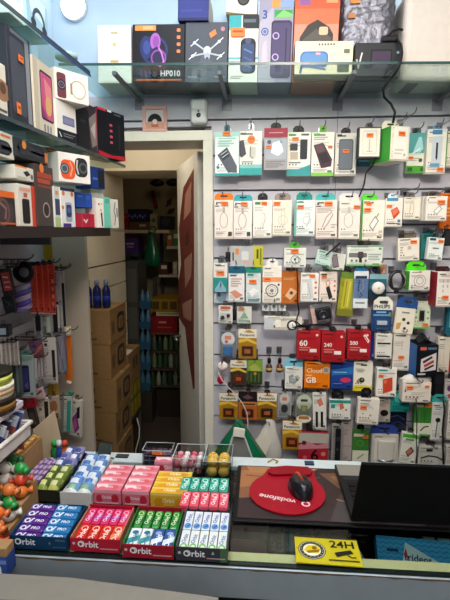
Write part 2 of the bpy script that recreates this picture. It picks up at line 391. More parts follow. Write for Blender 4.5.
# storeroom shelves
SY = 4.25
zs = P(150, 230, SY).z
m = MB(); m.box(-1.75, SY, zs-.03, P(169, 230, SY).x, SY+.4, zs, 'cfc4aa'); tag(m.build('storeroom_shelf', bev=.003), 'long pale upper shelf in the storeroom', 'shelf')
z2 = P(170, 246, SY).z
m = MB(); m.box(P(166, 246, SY).x, SY+.02, z2-.03, -.3, SY+.37, z2, 'b8ae98'); tag(m.build('storeroom_shelf', bev=.003), 'short shelf with packets beside the green bag in the storeroom', 'shelf')
z3 = P(170, 275, SY).z
m = MB(); m.box(P(158, 275, SY).x, SY+.02, z3-.025, -.3, SY+.37, z3, 'a8a08c'); tag(m.build('storeroom_shelf', bev=.003), 'lower right shelf under the green bag in the storeroom', 'shelf')
m = MB()
for xx in (P(160, 260, SY+.4).x, -.36): m.box(xx, SY+.405, 0, xx+.03, SY+.44, zs+.0, '3a3a3c'); m.box(xx, SY+.08, 0, xx+.03, SY+.11, z3-.027, '3a3a3c')
tag(m.build('shelf_upright_frame'), 'dark uprights carrying the right hand storeroom shelves', 'frame')
bx = lambda n, l, cat, x0, y0, x1, y1, c, art=(), Y=SY+.03, t=.2, **k: bxthing(n, l, cat, (x0, y0, x1, y1), Y, t, c, art, **k)
bx('red_bag', 'small red bag at the end of the long storeroom shelf', 'bag', 122.5, 214, 128, 229.6, '8c1a1c', [('r', .2, .1, .8, .25, 'c04030')])
bx('dark_display_box', 'dark box with blue and violet spots on the storeroom shelf', 'box', 128, 209, 148, 222, '1c1830', [('r', .04+.13*i, .4+.12*(i % 2), .12+.13*i, .62+.12*(i % 2), ('5a5ac8', '8a6ab8', '4a8ac8')[i % 3]) for i in range(7)], Y=SY+.06)
bx('brown_tray_box', 'flat brown box under the dark spotted box in the storeroom', 'box', 129, 222, 150, 229.6, '5c4630', [('r', .5, .3, .8, .6, 'b0a890')])
bx('cream_tin', 'small cream tin beside the dark spotted box in the storeroom', 'tin', 150, 214, 157, 229.6, '8a8468', [('c', .5, .4, .3, '4a5238')])
bx('dark_pot_box', 'black round shouldered pot below the dark leaves in the storeroom', 'pot', 160, 216, 171, 229.6, '1a1a20', [('c', .5, .4, .4, '2c2c38')])
for i, (x0, y0, x1, y1, l) in enumerate(((166, 198, 172, 207, 'upper'), (167, 208, 175, 214, 'lower'))):
    m = MB(); A = P(x0, y1, 4.83); B = P(x1, y0, 4.83); mid = (A+B)/2; n = Vector((.02, 0, -.02))
    m.add([A, mid+n, B, mid-n, A+Vector((0, .01, 0)), mid+n+Vector((0, .012, 0)), B+Vector((0, .01, 0)), mid-n+Vector((0, .012, 0))], [(0, 1, 2, 3), (4, 7, 6, 5), (0, 4, 5, 1), (1, 5, 6, 2), (2, 6, 7, 3), (3, 7, 4, 0)], '2a201c')
    tag(m.build('wall_leaf_decoration'), l+' of the two dark leaf shapes on the storeroom back wall', 'decoration', 'leaf shapes on the wall')
m = MB(); A = P(152.5, 191, 4.83); B = P(156.5, 208, 4.83); m.tube([A, B], .022, '7c1a18', 6); tag(m.build('red_stick'), 'red stick hanging on the storeroom back wall', 'stick')
for px, py, l in ((157, 183, 'left'), (173, 182.5, 'right')):
    m = MB(); q = P(px, py, 4.5); m.ball(q, (.07, .05, .035), '15120f', 12, 8, .05); m.tube([q, (q.x, q.y, 2.36)], .006, '15120f', 6); tag(m.build('dark_hanging_bundle'), l+' one of two black bundles hanging from the storeroom ceiling', 'bundle', 'black bundles under the ceiling')
bx('purple_box', 'purple box with a pale printed line in the storeroom', 'box', 122.5, 238, 138, 254, '4c3074', [('r', .25, .3, .75, .42, 'a898c0'), ('r', .3, .5, .7, .6, '9080b0')])
zp = P(130, 254, SY+.03).z
m = MB(); m.box(-1.7, SY, zp-.02, P(139, 254, SY).x, SY+.35, zp-.0005, '3c4440'); m.box(-1.6, SY+.02, 0, -1.56, SY+.3, zp-.02, '3c4440'); m.box(P(137, 254, SY).x, SY+.02, 0, P(138.5, 254, SY).x, SY+.3, zp-.02, '3c4440'); tag(m.build('steel_rack_frame'), 'grey steel rack under the purple box in the storeroom', 'rack')
bx('green_pouch', 'dark green pouch on the rack below the purple box', 'pouch', 122.5, 254.5, 130, 266, '16362c', Y=SY-.03, t=.02)
# the green bag hanging from the long shelf
m = MB()
A = P(152, 231, SY-.12); 
prof = [(151, 232, 1.2), (151.5, 240, 4), (152, 250, 7), (152, 258, 8.5), (152.5, 264, 7.5), (153, 267, 4)]
for i in range(len(prof)): pass
vs = []; fs = []; n = 14
for (cx, cy, rr) in prof:
    q = P(cx, cy, SY-.12); R = rr/110.*1.02
    for j in range(n):
        t = 2*pi*j/n; k = 1+.12*sin(5*t+cy*.2); vs.append((q.x+R*k*cos(t), q.y+R*.6*k*sin(t), q.z))
for i in range(len(prof)-1):
    for j in range(n): fs.append((i*n+j, i*n+(j+1) % n, (i+1)*n+(j+1) % n, (i+1)*n+j))
fs += [tuple(range(n)), tuple(range((len(prof)-1)*n, len(prof)*n))]
r = empty('green_plastic_bag', P(152, 267, SY-.12)); tag(r, 'full green plastic bag hanging by its handles from the long storeroom shelf', 'bag')
m.add([Vector(v)-r.location for v in vs], fs, '0c5c3c:g', True); m.build('bag', r, sub=1)
m = MB(); q = P(151, 233, SY-.12)-r.location; m.tube([q+Vector((-.02, 0, -.02)), q+Vector((-.03, .06, .04)), q+Vector((0, .125, .06)), q+Vector((.03, .06, .04)), q+Vector((.02, 0, -.02))], .008, '0c5c3c:g'); m.build('bag_handle', r)
for i, (x0, y0, x1, y1, c, l) in enumerate(((167, 233, 172, 245.6, 'a85a28', 'orange packet at the left end of the short storeroom shelf'), (172.5, 231, 181, 245.6, '3c7a4c', 'green and white packet on the short storeroom shelf'), (173, 262, 177, 274.6, 'b8b0a0', 'white bottle shaped packet on the lower right storeroom shelf'), (177.5, 258, 181, 274.6, '2a2c30', 'black packet beside the white one on the lower right storeroom shelf'), (160, 263, 168, 274.6, '4a2420', 'dark maroon packet under the green bag on the lower shelf'))):
    bx('storeroom_packet', l, 'packet', x0, y0, x1, y1, c, [('r', .15, .2, .85, .5, 'd0c8b0' if i != 3 else '50525a')], g='packets in the storeroom')
# lower part of the storeroom
LY = 3.75
lx = lambda *a, **k: bx(*a, Y=k.pop('Y', LY), **k)
lx('grey_cabinet', 'tall dark grey cabinet standing left of the water bottles', 'cabinet', 124, 262, 139, 392, '4c4c48', [('r', .3, .05, .9, .3, '5e5e58'), ('r', .3, .34, .9, .58, '5e5e58'), ('r', .3, .62, .9, .95, '5e5e58')], t=.3)
for k in range(5):
    y1 = 392-k*20.5; q0 = P(145, y1, LY-.1); q1 = P(145, y1-20, LY-.1); hh = q1.z-q0.z
    r = empty('water_bottle_case', (q0.x, LY-.1, q0.z)); tag(r, ('lowest', 'second lowest', 'middle', 'second highest', 'topmost')[k]+' blue wrapped case of water bottles in the storeroom column', 'case', 'cases of water bottles')
    m = MB()
    for j in (-1, 1):
        m.lathe([(.018, .001), (.022, .01), (.022, hh*.62), (.019, hh*.72), (.009, hh*.93), (.009, hh-.001)], '46708c:g', (j*.0225, .025, 0), 12)
    m.build('bottle_body', r)
    m = MB(); m.box(-.047, .0, hh*.1, .047, .05, hh*.45, '305470:g'); m.build('shrink_wrap', r)
q0 = P(145, 392, LY-.1); m = MB(); m.box(q0.x-.06, LY-.11, 0, q0.x+.06, LY+.02, q0.z-.0005, '3a342c'); tag(m.build('low_plinth', bev=.003), 'low dark plinth under the column of water bottles', 'plinth')
lx('yellow_crate', 'yellow crate above the red bag in the storeroom', 'crate', 151, 299, 178, 312, '8a6a14', [('r', .05, .2, .3, .8, '4a3a10'), ('r', .4, .2, .62, .8, '4a3a10'), ('r', .7, .2, .95, .8, '4a3a10')], t=.3)
lx('white_tray', 'white tray with pale bundles under the yellow crate', 'tray', 156, 312.2, 182, 316, 'b8b098', [('r', .1, .2, .9, .6, '7c8a50')], t=.3)
lx('red_sack', 'red printed sack lying below the yellow crate', 'sack', 149, 316.2, 177, 333, '7c1418', [('r', .35, .3, .62, .42, 'c08078'), ('r', .3, .62, .8, .7, 'a04840')], t=.3)
z_sh = P(165, 333, LY).z
m = MB(); m.box(P(148.5, 333, LY).x, LY, z_sh-.015, -.35, LY+.4, z_sh-.0005, '50483c'); 
for xx in (P(149, 333, LY).x, -.38): m.box(xx, LY+.36, 0, xx+.02, LY+.4, z_sh-.015, '50483c')
tag(m.build('low_shelf_frame'), 'low shelf under the red sack in the storeroom', 'shelf')
zf = P(160, 386, LY-.05).z
cols = ('2c4a2c', '3c5a34', '6a7a5a', '243a28', '48584a', '8a8a7a')
k = 0
for row, (y1, n_, hpx) in enumerate(((386, 5, 16), (369, 5, 17), (351.5, 5, 15))):
    for i in range(n_):
        px = 153+i*5.6; q = P(px, y1, LY+.05*(row == 0)); q1 = P(px, y1-hpx, LY+.05*(row == 0)); hh = q1.z-q.z
        r = empty('drinks_bottle', (q.x, LY+.06, q.z)); tag(r, ORD[i]+' green bottle from the left in the '+('bottom', 'middle', 'top')[row]+' row under the red sack', 'bottle', 'green bottles in the storeroom')
        m = MB(); m.lathe([(.018, 0), (.02, .006), (.02, hh*.6), (.012, hh*.8), (.008, hh-.012)], cols[(k*5+row) % 6]+':g', n=12); m.build('body', r)
        m = MB(); m.lathe([(.009, hh-.014), (.009, hh)], ('8a1c1c', 'b0a898', '2c6a34')[k % 3], n=10); m.build('cap', r); k += 1
    m = MB(); m.box(P(150, y1, LY).x, LY, P(150, y1, LY).z-.010, P(182, y1, LY).x, LY+.14, P(150, y1, LY).z-.0005, '4a4236'); tag(m.build('bottle_board'), ('bottom', 'middle', 'top')[row]+' thin board carrying green bottles in the storeroom', 'shelf', 'boards under the bottles')
q0 = P(150, 388, LY); m = MB(); m.box(q0.x+.05, LY+.03, 0, -.4, LY+.3, q0.z-.02, '2e2820'); tag(m.build('wooden_plinth'), 'dark wooden plinth under the green bottles', 'plinth')
# white cable hanging down beside the cardboard
m = MB(); m.tube([P(137, 418, 2.7), P(139.5, 428, 2.68), P(139, 438, 2.66), P(136, 449, 2.65), P(134, 470, 2.64), P(134, 560, 2.62)], .0035, 'c8c2b4'); tag(m.build('white_cable'), 'white cable hanging beside the case of yellow bottles', 'cable')

# ================================================================ SHELVES ABOVE
GL = 'ecf7f4:c'
ZS = 2.135
TILT = radians(1.25)
def zsh(x): return 2.1445-(x+.45)*math.tan(TILT)
r = empty('glass_shelf', (.3, WB, zsh(.3)-.008), 0, TILT); tag(r, 'long greenish glass shelf across the slatted back wall', 'shelf')
m = MB(); m.box(-.97, -.385, 0, 1.03, -.012, .008, GL); pane = m.build('glass_pane', r)
m = MB(); m.box(-.97, -.3868, 0, 1.03, -.3852, .008, '2c4a48:g'); m.build('glass_edge', pane, label='dark green front edge')
for px in (140, 227, 337.5, 437):
    x = P(px, 101, WB).x-.3; m = MB()
    m.box(x-.02, -.008, -.045, x+.02, .004, .0, '8a8a90:w'); m.box(x-.007, -.34, -.014, x+.007, -.006, -.0005, '77777e:w')
    m.build('shelf_bracket', r, .002)
def side_shelf(name, label, z, y0, y1, glass, xf0=-.571, xf1=-.528, t=.01, c='3a2a26'):
    r = empty(name, (0, 0, z)); tag(r, label, 'shelf')
    f = lambda y: xf0+(xf1-xf0)*(y-1.0)/.78
    m = MB(); pts = [(-.872, y0), (f(y0), y0), (f(y1), y1), (-.872, y1)]; m.prism(pts, -t, 0, GL if glass else c); m.build('shelf_board', r)
    m = MB(); m.prism([(f(y0)+.0003, y0), (f(y0)+.0025, y0), (f(y1)+.0025, y1), (f(y1)+.0003, y1)], -t+(.001 if glass else 0), .001, '3e4a4e:g' if glass else '2a1e1c'); m.build('shelf_edge', r)
    for y in (y0+.25, y1-.12):
        m = MB(); m.box(-.875, y-.006, -t-.028, -.7, y+.006, -t-.0005, '55555a:w'); m.build('shelf_bracket', r, .001)
    return r
S1 = side_shelf('side_glass_shelf', 'topmost glass shelf on the left wall', 2.10, .3, 1.50, True)
m = MB(); m.prism([(-.5545, 1.2), (-.5515, 1.2), (-.5385, 1.5), (-.5415, 1.5)], -.016, -.0112, '2c488c'); m.build('price_rail', S1, label='dark blue rail along the shelf edge')
side_shelf('side_glass_shelf', 'middle glass shelf of the left wall, full of watch and phone boxes', 1.855, .3, 1.80, True)
side_shelf('side_shelf', 'dark brown lowest shelf of the left wall, at eye height', 1.612, .3, 1.62, False, t=.026)
m = MB(); 
r = empty('shelf_end_glass', (0, 0, 1.612)); tag(r, 'glass end strip beyond the dark lowest shelf by the doorway', 'shelf')
m.prism([(-.69, 1.625), (-.535, 1.625), (-.53, 1.79), (-.69, 1.79)], -.012, 0, GL); m.build('glass_pane', r)

# ================================================================ COUNTER
CX0, CX1, CY0, CY1, CZ = -.518, 1.2, .838, 1.258, .95
r = empty('glass_display_counter', (0, CY0, 0)); tag(r, 'glass topped display counter with a grey blue metal front rail', 'counter')
rel = Vector((0, CY0, 0))
def cb(name, x0, y0, z0, x1, y1, z1, c, bev=0, label=None):
    m = MB(); m.box(x0, y0-CY0, z0, x1, y1-CY0, z1, c); return m.build(name, r, bev, label)
cb('glass_top', CX0, CY0+.0, CZ-.008, CX1, CY1-.055, CZ, 'eaf4f1:c')
cb('rear_ledge', CX0, CY1-.053, CZ-.012, CX1, CY1, CZ+.002, 'cfd8d8:g', .001, 'white ledge along the back')
rail_ = cb('front_rail', CX0, CY0-.016, CZ-.075, CX1, CY0-.002, CZ-.0075, 'aab4ba:w', .002, 'grey blue metal front rail')
cb('rail_lip', CX0, CY0-.012, CZ-.0073, CX1, CY0-.0005, CZ-.0035, '1c2422:g', 0, 'dark edge strip under the glass')
cb('front_ledge', CX0, CY0+.001, CZ-.05, CX1, CY0+.034, CZ-.010, 'ffdcaa', .001, 'cream wooden strip under the front of the glass')
cb('inner_shelf', CX0+.01, CY0+.0, .78, CX1-.01, CY1-.06, .79, '1a1816')
cb('inner_back', CX0+.01, CY1-.03, .05, CX1-.01, CY1-.02, CZ-.02, '2a2624')
cb('front_glass', CX0+.01, CY0-.010, .12, CX1-.01, CY0-.004, CZ-.076, 'd8e4e2:c')
cb('plinth', CX0, CY0-.012, 0, CX1, CY1-.01, .115, '4a4a4c', .002)
cb('end_panel', CX0, CY0-.002, .116, CX0+.012, CY1-.02, CZ-.012, '8d979e:w', .001)
cb('bottom_shelf', CX0+.013, CY0, .40, CX1-.01, CY1-.06, .41, '6a6a68')
m = MB(); n_r = 90; vs = []
for i in range(n_r+1):
    x = CX0+.01+(CX1-CX0-.02)*i/n_r; vs += [(x, -.0162, CZ-.0085), (x, -.0162, CZ-.0105-random.uniform(0, .0035))]
m.add(vs, [(2*i, 2*i+1, 2*i+3, 2*i+2) for i in range(n_r)], '6e5c46'); m.build('rust_stain', rail_, label='rusty worn upper edge of the rail')
# the low left counter that carries the sweets rack
r = empty('side_counter', (-.70, .74, 0)); tag(r, 'low wooden side counter against the left wall under the sweets', 'counter')
m = MB(); m.box(-.168, .062, .86, .16, .50, .90, 'a08a68'); m.build('worktop', r, .003)
m = MB(); m.box(-.16, .08, 0, .15, .48, .86, '8a7658'); m.build('cabinet_body', r, .003)
# things inside the glass case
r = empty('clear_tray', PZ(247, 535, .80)); r.location.z = .791; tag(r, 'clear plastic tray with a pink card base inside the case', 'tray')
m = MB(); m.box(-.04, -.07, 0, .05, .05, .05, '8a5450'); m.build('base_card', r, label='pinkish card base')
m = MB(); 
for q in ((-.05, -.075, .051, .06, -.072, .12), (-.05, .057, .051, .06, .06, .12), (-.05, -.072, .051, -.047, .057, .12), (.057, -.072, .051, .06, .057, .12)): m.box(*q, 'c8ccc8:t')
m.build('tray_wall', r)
r = empty('black_mesh_pouch', (.075, .937, .791)); tag(r, 'black quilted pouch lying inside the glass case beside the clear tray', 'pouch')
m = MB(); m.box(-.05, -.045, 0, .07, .12, .135, '0e0e10')
for i in range(7):
    for j in range(8): m.box(-.045+i*.016, -.04+j*.019, .1352, -.036+i*.016, -.028+j*.019, .137, '2c2c30:g')
m.build('pouch', r, .006)
r = empty('crumpled_paper', (.215, .94, .800)); tag(r, 'crumpled pale paper in the case behind the yellow card', 'paper')
m = MB(); m.ball((0, 0, .06), (.022, .04, .058), 'b8a890', 12, 9, .12); m.build('paper', r)
# gum carton with the zigzag print
r = empty('blue_gum_carton', (.372, .928, .866), radians(-4), 0, radians(-52)); tag(r, 'blue zigzag patterned gum carton leaning inside the glass case', 'carton')
zz_ = []
for k in range(7):
    v = .06+k*.14; pts = []
    for i in range(29): pts.append((i/28., v+(.035 if i % 2 else -.035)))
    zz_.append(('l', pts, .007, '1a4c7c'))
m = MB(); m.box(-.105, 0, 0, .105, .035, .072, '3c9cd4')
m.art(zz_+[('p', [(.30, .14), (.66, .70), (.24, .82)], 'd4dce0'), ('t', 'trident', .41, .58, .28, '16305c', -4), ('r', .10, .36, .22, .44, '16305c'), ('p', [(.27, .5), (.30, .30), (.315, .66)], 'c03030')], (-.105, 0, .072), (1, 0, 0), (0, 0, -1), .21, .072)
m.build('carton', r, .002)
for i in range(3):
    m = MB(); m.box(.0+i*.032, .004, .0725, .026+i*.032, .03, .080, 'b8bcc0:m'); m.build('gum_pack', r, .001, 'silver gum pack')
m = MB(); m.box(.24, .90, .791, .50, .97, .828, '16181a'); tag(m.build('dark_box_insert', bev=.002), 'dark box under the leaning blue gum carton', 'box')
# bits behind the lower front glass
for i, (x, w, c, l) in enumerate(((-.06, .035, '2c7a84', 'teal'), (.0, .06, 'b0b4b4', 'pale grey'), (.075, .05, '24303c', 'navy'), (.14, .05, 'c8c4b8', 'cream'), (.205, .04, '7a5a80', 'violet'), (.26, .07, '3a5a7a', 'steel blue'))):
    r = empty('case_box', (x+w/2, .85, .411)); tag(r, l+' box standing behind the lower front glass of the counter', 'box', 'boxes behind the lower glass'); carton(r, w, .33, .1, c, [('r', .1, .1, .9, .3, 'd8d4c8'), ('m', .15, .4, .85, .7, 4, 'a0a0a0')])

# low rounded plastic cabinet in front of the counter
r = empty('plastic_cabinet', (-.36, .52, 0)); tag(r, 'low grey beige plastic cabinet with a rounded lid before the counter', 'cabinet')
m = MB(); pts = []
for x, y in ((-.26, -.30), (.29, -.30), (.29, .235), (.0, .262), (-.26, .262)): pts.append((x, y))
m.prism(pts, .862, .934, '8c867c'); lid_ = m.build('lid', r, .022, seg=4)
m = MB(); m.prism([(-.24, -.28), (.20, -.28), (.20, .17), (-.05, .2), (-.24, .195)], .9342, .9355, '605e5a'); m.build('lid_panel', lid_, .0006, 'darker grey inset panel')
m = MB(); m.box(-.24, -.28, 0, .25, .17, .8615, '6a655e'); m.build('cabinet_body', r, .01)

# ================================================================ LIGHT
def area(name, loc, rot, sx, sy, pw, col):
    d = bpy.data.lights.new(name, 'AREA'); d.shape = 'RECTANGLE'; d.size = sx; d.size_y = sy; d.energy = pw; d.color = col
    o = bpy.data.objects.new(name, d); COL.objects.link(o); o.location = loc; o.rotation_euler = rot; return o
area('ceiling_panel_light', (.15, .70, 2.77), (0, 0, 0), 1.2, .4, 6.5, (1, .92, .82))
area('ceiling_panel_light', (.1, -.6, 2.72), (radians(66), 0, 0), 1.2, .5, 11, (1, .92, .83))  # added fill near the camera, tilted to brighten the upper back wall
area('side_fill_light', (-.40, 1.0, 2.74), (0, radians(-12), 0),   .25, .9, 8, (.80, .91, 1))  # added cool fill for the upper left wall and side shelves, no fixture
area('entrance_daylight', (.1, -2.15, 1.25), (radians(90), 0, 0), 1.25, 2.1, 3, (.84, .92, 1))
d = bpy.data.lights.new('wall_fill_spot', 'SPOT'); d.energy = 112; d.color = (1, .885, .755); d.spot_size = radians(66); d.spot_blend = 1; d.shadow_soft_size = .22  # added unseen spot, gives the back wall its top to bottom gradient
o = bpy.data.objects.new('wall_fill_spot', d); COL.objects.link(o); o.location = (.2, -.45, 2.55)
o.rotation_euler = (Vector((.22, 1.95, 1.92))-Vector(o.location)).to_track_quat('-Z', 'Y').to_euler()
for i, (x, y, l) in enumerate(((.15, .70, 'long white ceiling panel lamp above the counter'), (.1, -.6, 'long white ceiling panel lamp near the entrance'))):
    m = MB(); m.box(x-.62, y-.27, 2.775, x+.62, y+.27, 2.80, 'f4f4f4:e'); tag(m.build('ceiling_lamp'), l, 'lamp')
d = bpy.data.lights.new('storeroom_fill', 'POINT'); d.energy = 2.2; d.color = (1, .82, .6); d.shadow_soft_size = .08  # added fill that keeps the dim storeroom visible, no lamp modelled
o = bpy.data.objects.new('storeroom_fill', d); COL.objects.link(o); o.location = (-.75, 3.75, 2.25)
# round lamp high on the back wall
q = P(73, 6, WB-.03); r = empty('wall_lamp', q); tag(r, 'round white glowing lamp high on the pale blue wall', 'lamp')
m = MB(); m.lathe([(.003, -.028), (.03, -.024), (.044, -.012), (.048, 0), (.046, .006)], 'ffffff:e', M=Matrix.Rotation(radians(-90), 4, 'X')); m.build('diffuser', r)
m = MB(); m.lathe([(.05, .004), (.05, .026)], 'e8eef4', M=Matrix.Rotation(radians(-90), 4, 'X')); m.build('lamp_base', r)
d = bpy.data.lights.new('passage_fill', 'POINT'); d.energy = 3.0; d.color = (1, .93, .80); d.shadow_soft_size = .06  # added fill brightening the passage walls, no lamp modelled
o = bpy.data.objects.new('passage_fill', d); COL.objects.link(o); o.location = (-.62, 2.28, 2.05)
w = bpy.data.worlds.new('world'); SC.world = w; w.use_nodes = True
w.node_tree.nodes['Background'].inputs[0].default_value = (.75, .87, 1, 1); w.node_tree.nodes['Background'].inputs[1].default_value = .6
# ================================================================ CAMERA
cd = bpy.data.cameras.new('camera'); cam = bpy.data.objects.new('camera', cd); COL.objects.link(cam)
cd.sensor_fit = 'VERTICAL'; cd.sensor_height = 24; cd.lens = 24*F/600; cd.clip_start = .02
cam.location = (0, 0, EYE); cam.rotation_euler = (pi/2-PITCH, 0, YAW); SC.camera = cam
SC.view_settings.view_transform = 'Standard'; SC.view_settings.look = 'None'; SC.view_settings.gamma = 1; SC.view_settings.exposure = 0
# ================================================================ PACKS ON THE SLATTED WALL
W1 = 'f4eee2'; WW = 'ece8e0'; TEAL = '2c9c98'; MINT = 'a8d8c8'; GREEN = '48a83c'; DK = '2a2a30'; GRY = '9a9a9a'
gA = 'packs in the top row of the slatted wall'; gB = 'packs in the second row of the slatted wall'; gC = 'packs in the middle rows of the slatted wall'; gD = 'packs in the lower rows of the slatted wall'
mt = lambda a, b, c, d, n=3, col='b4b0aa': ('m', a, b, c, d, n, col)
# --- top row
pk('power_bank_box', 'mint and white power bank box|with slanted grey device, first in the top row', (215, 132, 239, 176),
   [('r', 0, 0, 1, .1, MINT), mt(.15, .13, .85, .36, 4, '9cc8b8'), ('p', [(.1, .52), (.5, .34), (.92, .78), (.9, .9), (.55, .93)], '5c6068'), ('p', [(.18, .5), (.48, .38), (.62, .54), (.33, .66)], '3a3c42'), ('l', [(.24, .52), (.5, .42)], .03, 'c8ccd0'), ('l', [(.3, .58), (.56, .48)], .03, 'c8ccd0'), ('r', 0, .94, 1, 1, TEAL), ('c', .12, .8, .06, '5a6a78')], c='e8f0ea', cat='box', g=gA, tab=(.38, .62, 8, '3a6870'), st=[(.48, .04, .32)], Y=1.87)
pk('power_bank_box', 'teal footed white box with a dark phone|second in the top row', (239.5, 131, 262, 175),
   [('r', 0, .76, 1, .86, '8cc8c4'), ('r', 0, .84, 1, 1, '3aa8a4'), ('p', [(.0, .22), (.18, .2), (.3, .52), (.1, .6), (0, .56)], '4c4a54'), ('rr', .42, .36, .72, .62, .08, 'd8d2c4'), ('l', [(.5, .34), (.48, .56), (.6, .62)], .03, '4a4a4a'), mt(.1, .68, .6, .74, 1), ('r', .04, .04, .3, .08, '5a7070'), ('c', .52, .19, .17, ORANGE), mt(.4, .17, .64, .21, 1, 'a84a20')], c=W1, cat='box', g=gA, tab=(.4, .62, 9, 'c8ccd0:t'), Y=1.885)
pk('phone_case_pack', 'silver fronted pack with a maroon header|third in the top row', (264, 128, 287.5, 170),
   [('r', 0, 0, 1, .22, '9c2c40'), mt(.2, .1, .8, .14, 1, 'd0a0a8'), ('r', .0, .24, 1, 1, 'a8a4a4'), ('r', .05, .26, .95, .74, 'b0b2ba'), ('p', [(.3, .58), (.38, .36), (.7, .3), (.82, .56), (.6, .66)], 'dceaf4:g'), ('c', .22, .33, .09, '585870'), ('c', .72, .33, .07, '88a0b8'), mt(.08, .78, .9, .96, 4, '807c7c')], c='a8a4a4', cat='pack', g=gA, tab=(.28, .72, 6, '1c1c1e'), st=[(.2, .45, .22)], Y=1.855)
pk('power_bank_box', 'white box with two dark phones and a teal wave|in the top row', (286.5, 132, 310.5, 176),
   [('p', [(0, .84), (.5, .84), (1, .74), (1, 1), (0, 1)], '3a9c9c'), ('rr', .56, .17, .86, .62, .05, DK), ('rr', .14, .26, .46, .42, .04, '3c3a38'), ('r', .16, .45, .48, .62, 'c8b49c'), ('r', .08, .04, .34, .08, '3a9a4a'), ('r', .6, .04, .92, .08, '5a5a58'), mt(.1, .68, .6, .73, 1, '70706c')], c=W1, cat='box', g=gA, tab=(.26, .72, 7, '1c1c1e'), st=[(.36, .16, .26)], Y=1.88)
pk('power_bank_box', 'white and green box with a slanted maroon power bank|fifth in the top row', (311.5, 132, 334, 176),
   [('r', 0, .92, 1, 1, '88c850'), ('p', [(.08, .3), (.5, .24), (.92, .62), (.88, .78), (.44, .82)], '4a3038'), ('p', [(.14, .32), (.48, .28), (.62, .42), (.28, .48)], '6a4a50'), ('p', [(.3, .52), (.64, .46), (.84, .66), (.5, .72)], '2c2028'), ('r', .08, .03, .34, .08, '58b040'), mt(.08, .11, .7, .2, 2), mt(.1, .85, .7, .89, 1)], c=W1, cat='box', g=gA, tab=(.33, .66, 7, '68b838'), st=[(.82, .34, .2)], Y=1.868)
pk('phone_case_box', 'white box with a large grey rounded window|sixth in the top row', (335, 133, 356.5, 176),
   [('rr', .17, .14, .84, .86, .1, '5a6068'), ('rr', .22, .17, .79, .83, .08, '6e747c'), ('r', .08, .03, .3, .08, '3a3a38'), mt(.2, .9, .8, .95, 1)], c='e6dfd2', cat='box', g=gA, tab=(.27, .72, 6, '1c1c1e'), st=[(.5, .42, .3)], Y=1.878)
pk('cable_box', 'cream box with a dark frame and an outlined inset|seventh in the top row', (358, 127, 381, 158),
   [('r', 0, 0, 1, 1, '40403e'), ('r', .06, .04, .95, .95, 'ece4d4'), ('rr', .18, .12, .82, .88, .08, 'd6cec0'), ('rr', .21, .15, .79, .85, .07, 'ece4d4'), ('l', [(.5, .4), (.5, .78)], .05, 'c0b8ac'), ('r', .36, .78, .64, .8, 'b0a89c')], c='383836', cat='box', g=gA, st=[(.5, .27, .3)], Y=1.80, yaw=2)
pk('teal_pack', 'dark teal pack peeping out below the cream framed box|in the top row', (357.5, 134, 376, 166), [('r', 0, .72, 1, 1, '2c6470'), mt(.1, .82, .8, .9, 1, '88a8ac')], c='3a6a74', cat='pack', g=gA, Y=1.905, t=.02)
pk('green_open_box', 'bulky green sided box with a white front|hanging askew in the top row', (389, 126, 411, 161),
   [('rr', .12, .04, .9, .94, .08, 'f8f2e4'), mt(.2, .66, .7, .86, 2, 'd8d0c0'), ('c', .75, .82, .07, 'c8c0b0')], c='ece6d2', cat='box', g=gA, tab=(.05, .98, 9, 'e4dcc4'), st=[(.55, .22, .36)], Y=1.765, t=.13, side='3c9c34', yaw=20)
pk('earphone_pack', 'teal window pack with a white and green foot|behind the green sided box', (407, 133, 427, 173),
   [('r', 0, 0, 1, .5, '58a0a0'), ('p', [(.3, .46), (.55, .1), (.7, .1), (.8, .4), (.6, .5)], 'a8d4d4'), ('l', [(.25, .52), (.65, .38)], .08, 'd8f0ec'), ('r', 0, .54, 1, .82, 'efe8d6'), ('r', 0, .82, 1, 1, '52a83a'), mt(.1, .62, .6, .72, 2), ('r', .06, .86, .3, .96, '2c6a24'), ('r', .7, .86, .92, .96, '2c6a24'), ('c', .68, .68, .1, '505850')], c='d8e4d0', cat='pack', g=gA, tab=(.3, .7, 6, 'c0d4d0:t'), st=[(.2, .62, .24)], Y=1.895)
pk('stylus_pack', 'white framed pack with a black stylus|and small blue header in the top row', (426.5, 129, 446, 174),
   [('r', .0, .0, 1, .06, 'd8dde0'), ('rr', .26, .16, .78, .84, .06, 'd0d4d8'), ('r', .47, .3, .57, .64, '202024'), ('p', [(.47, .64), (.57, .64), (.52, .7)], '202024'), ('r', .25, .02, .75, .12, '4880a8'), ('r', .2, .76, .7, .84, '6aa0b8'), mt(.3, .88, .8, .93, 1)], c='f0e8da', cat='pack', g=gA, tab=(.32, .66, 5, '6890a8'), st=[(.75, .9, .34)], Y=1.865)
pk('cream_pack', 'cream and green edged pack|last of the top row beside the stylus pack', (445.5, 131, 462, 167), [('r', 0, 0, .1, 1, '68a848'), ('rr', .3, .2, .9, .8, .06, 'd8d0c0')], c='ece4d0', cat='pack', g=gA, Y=1.89)
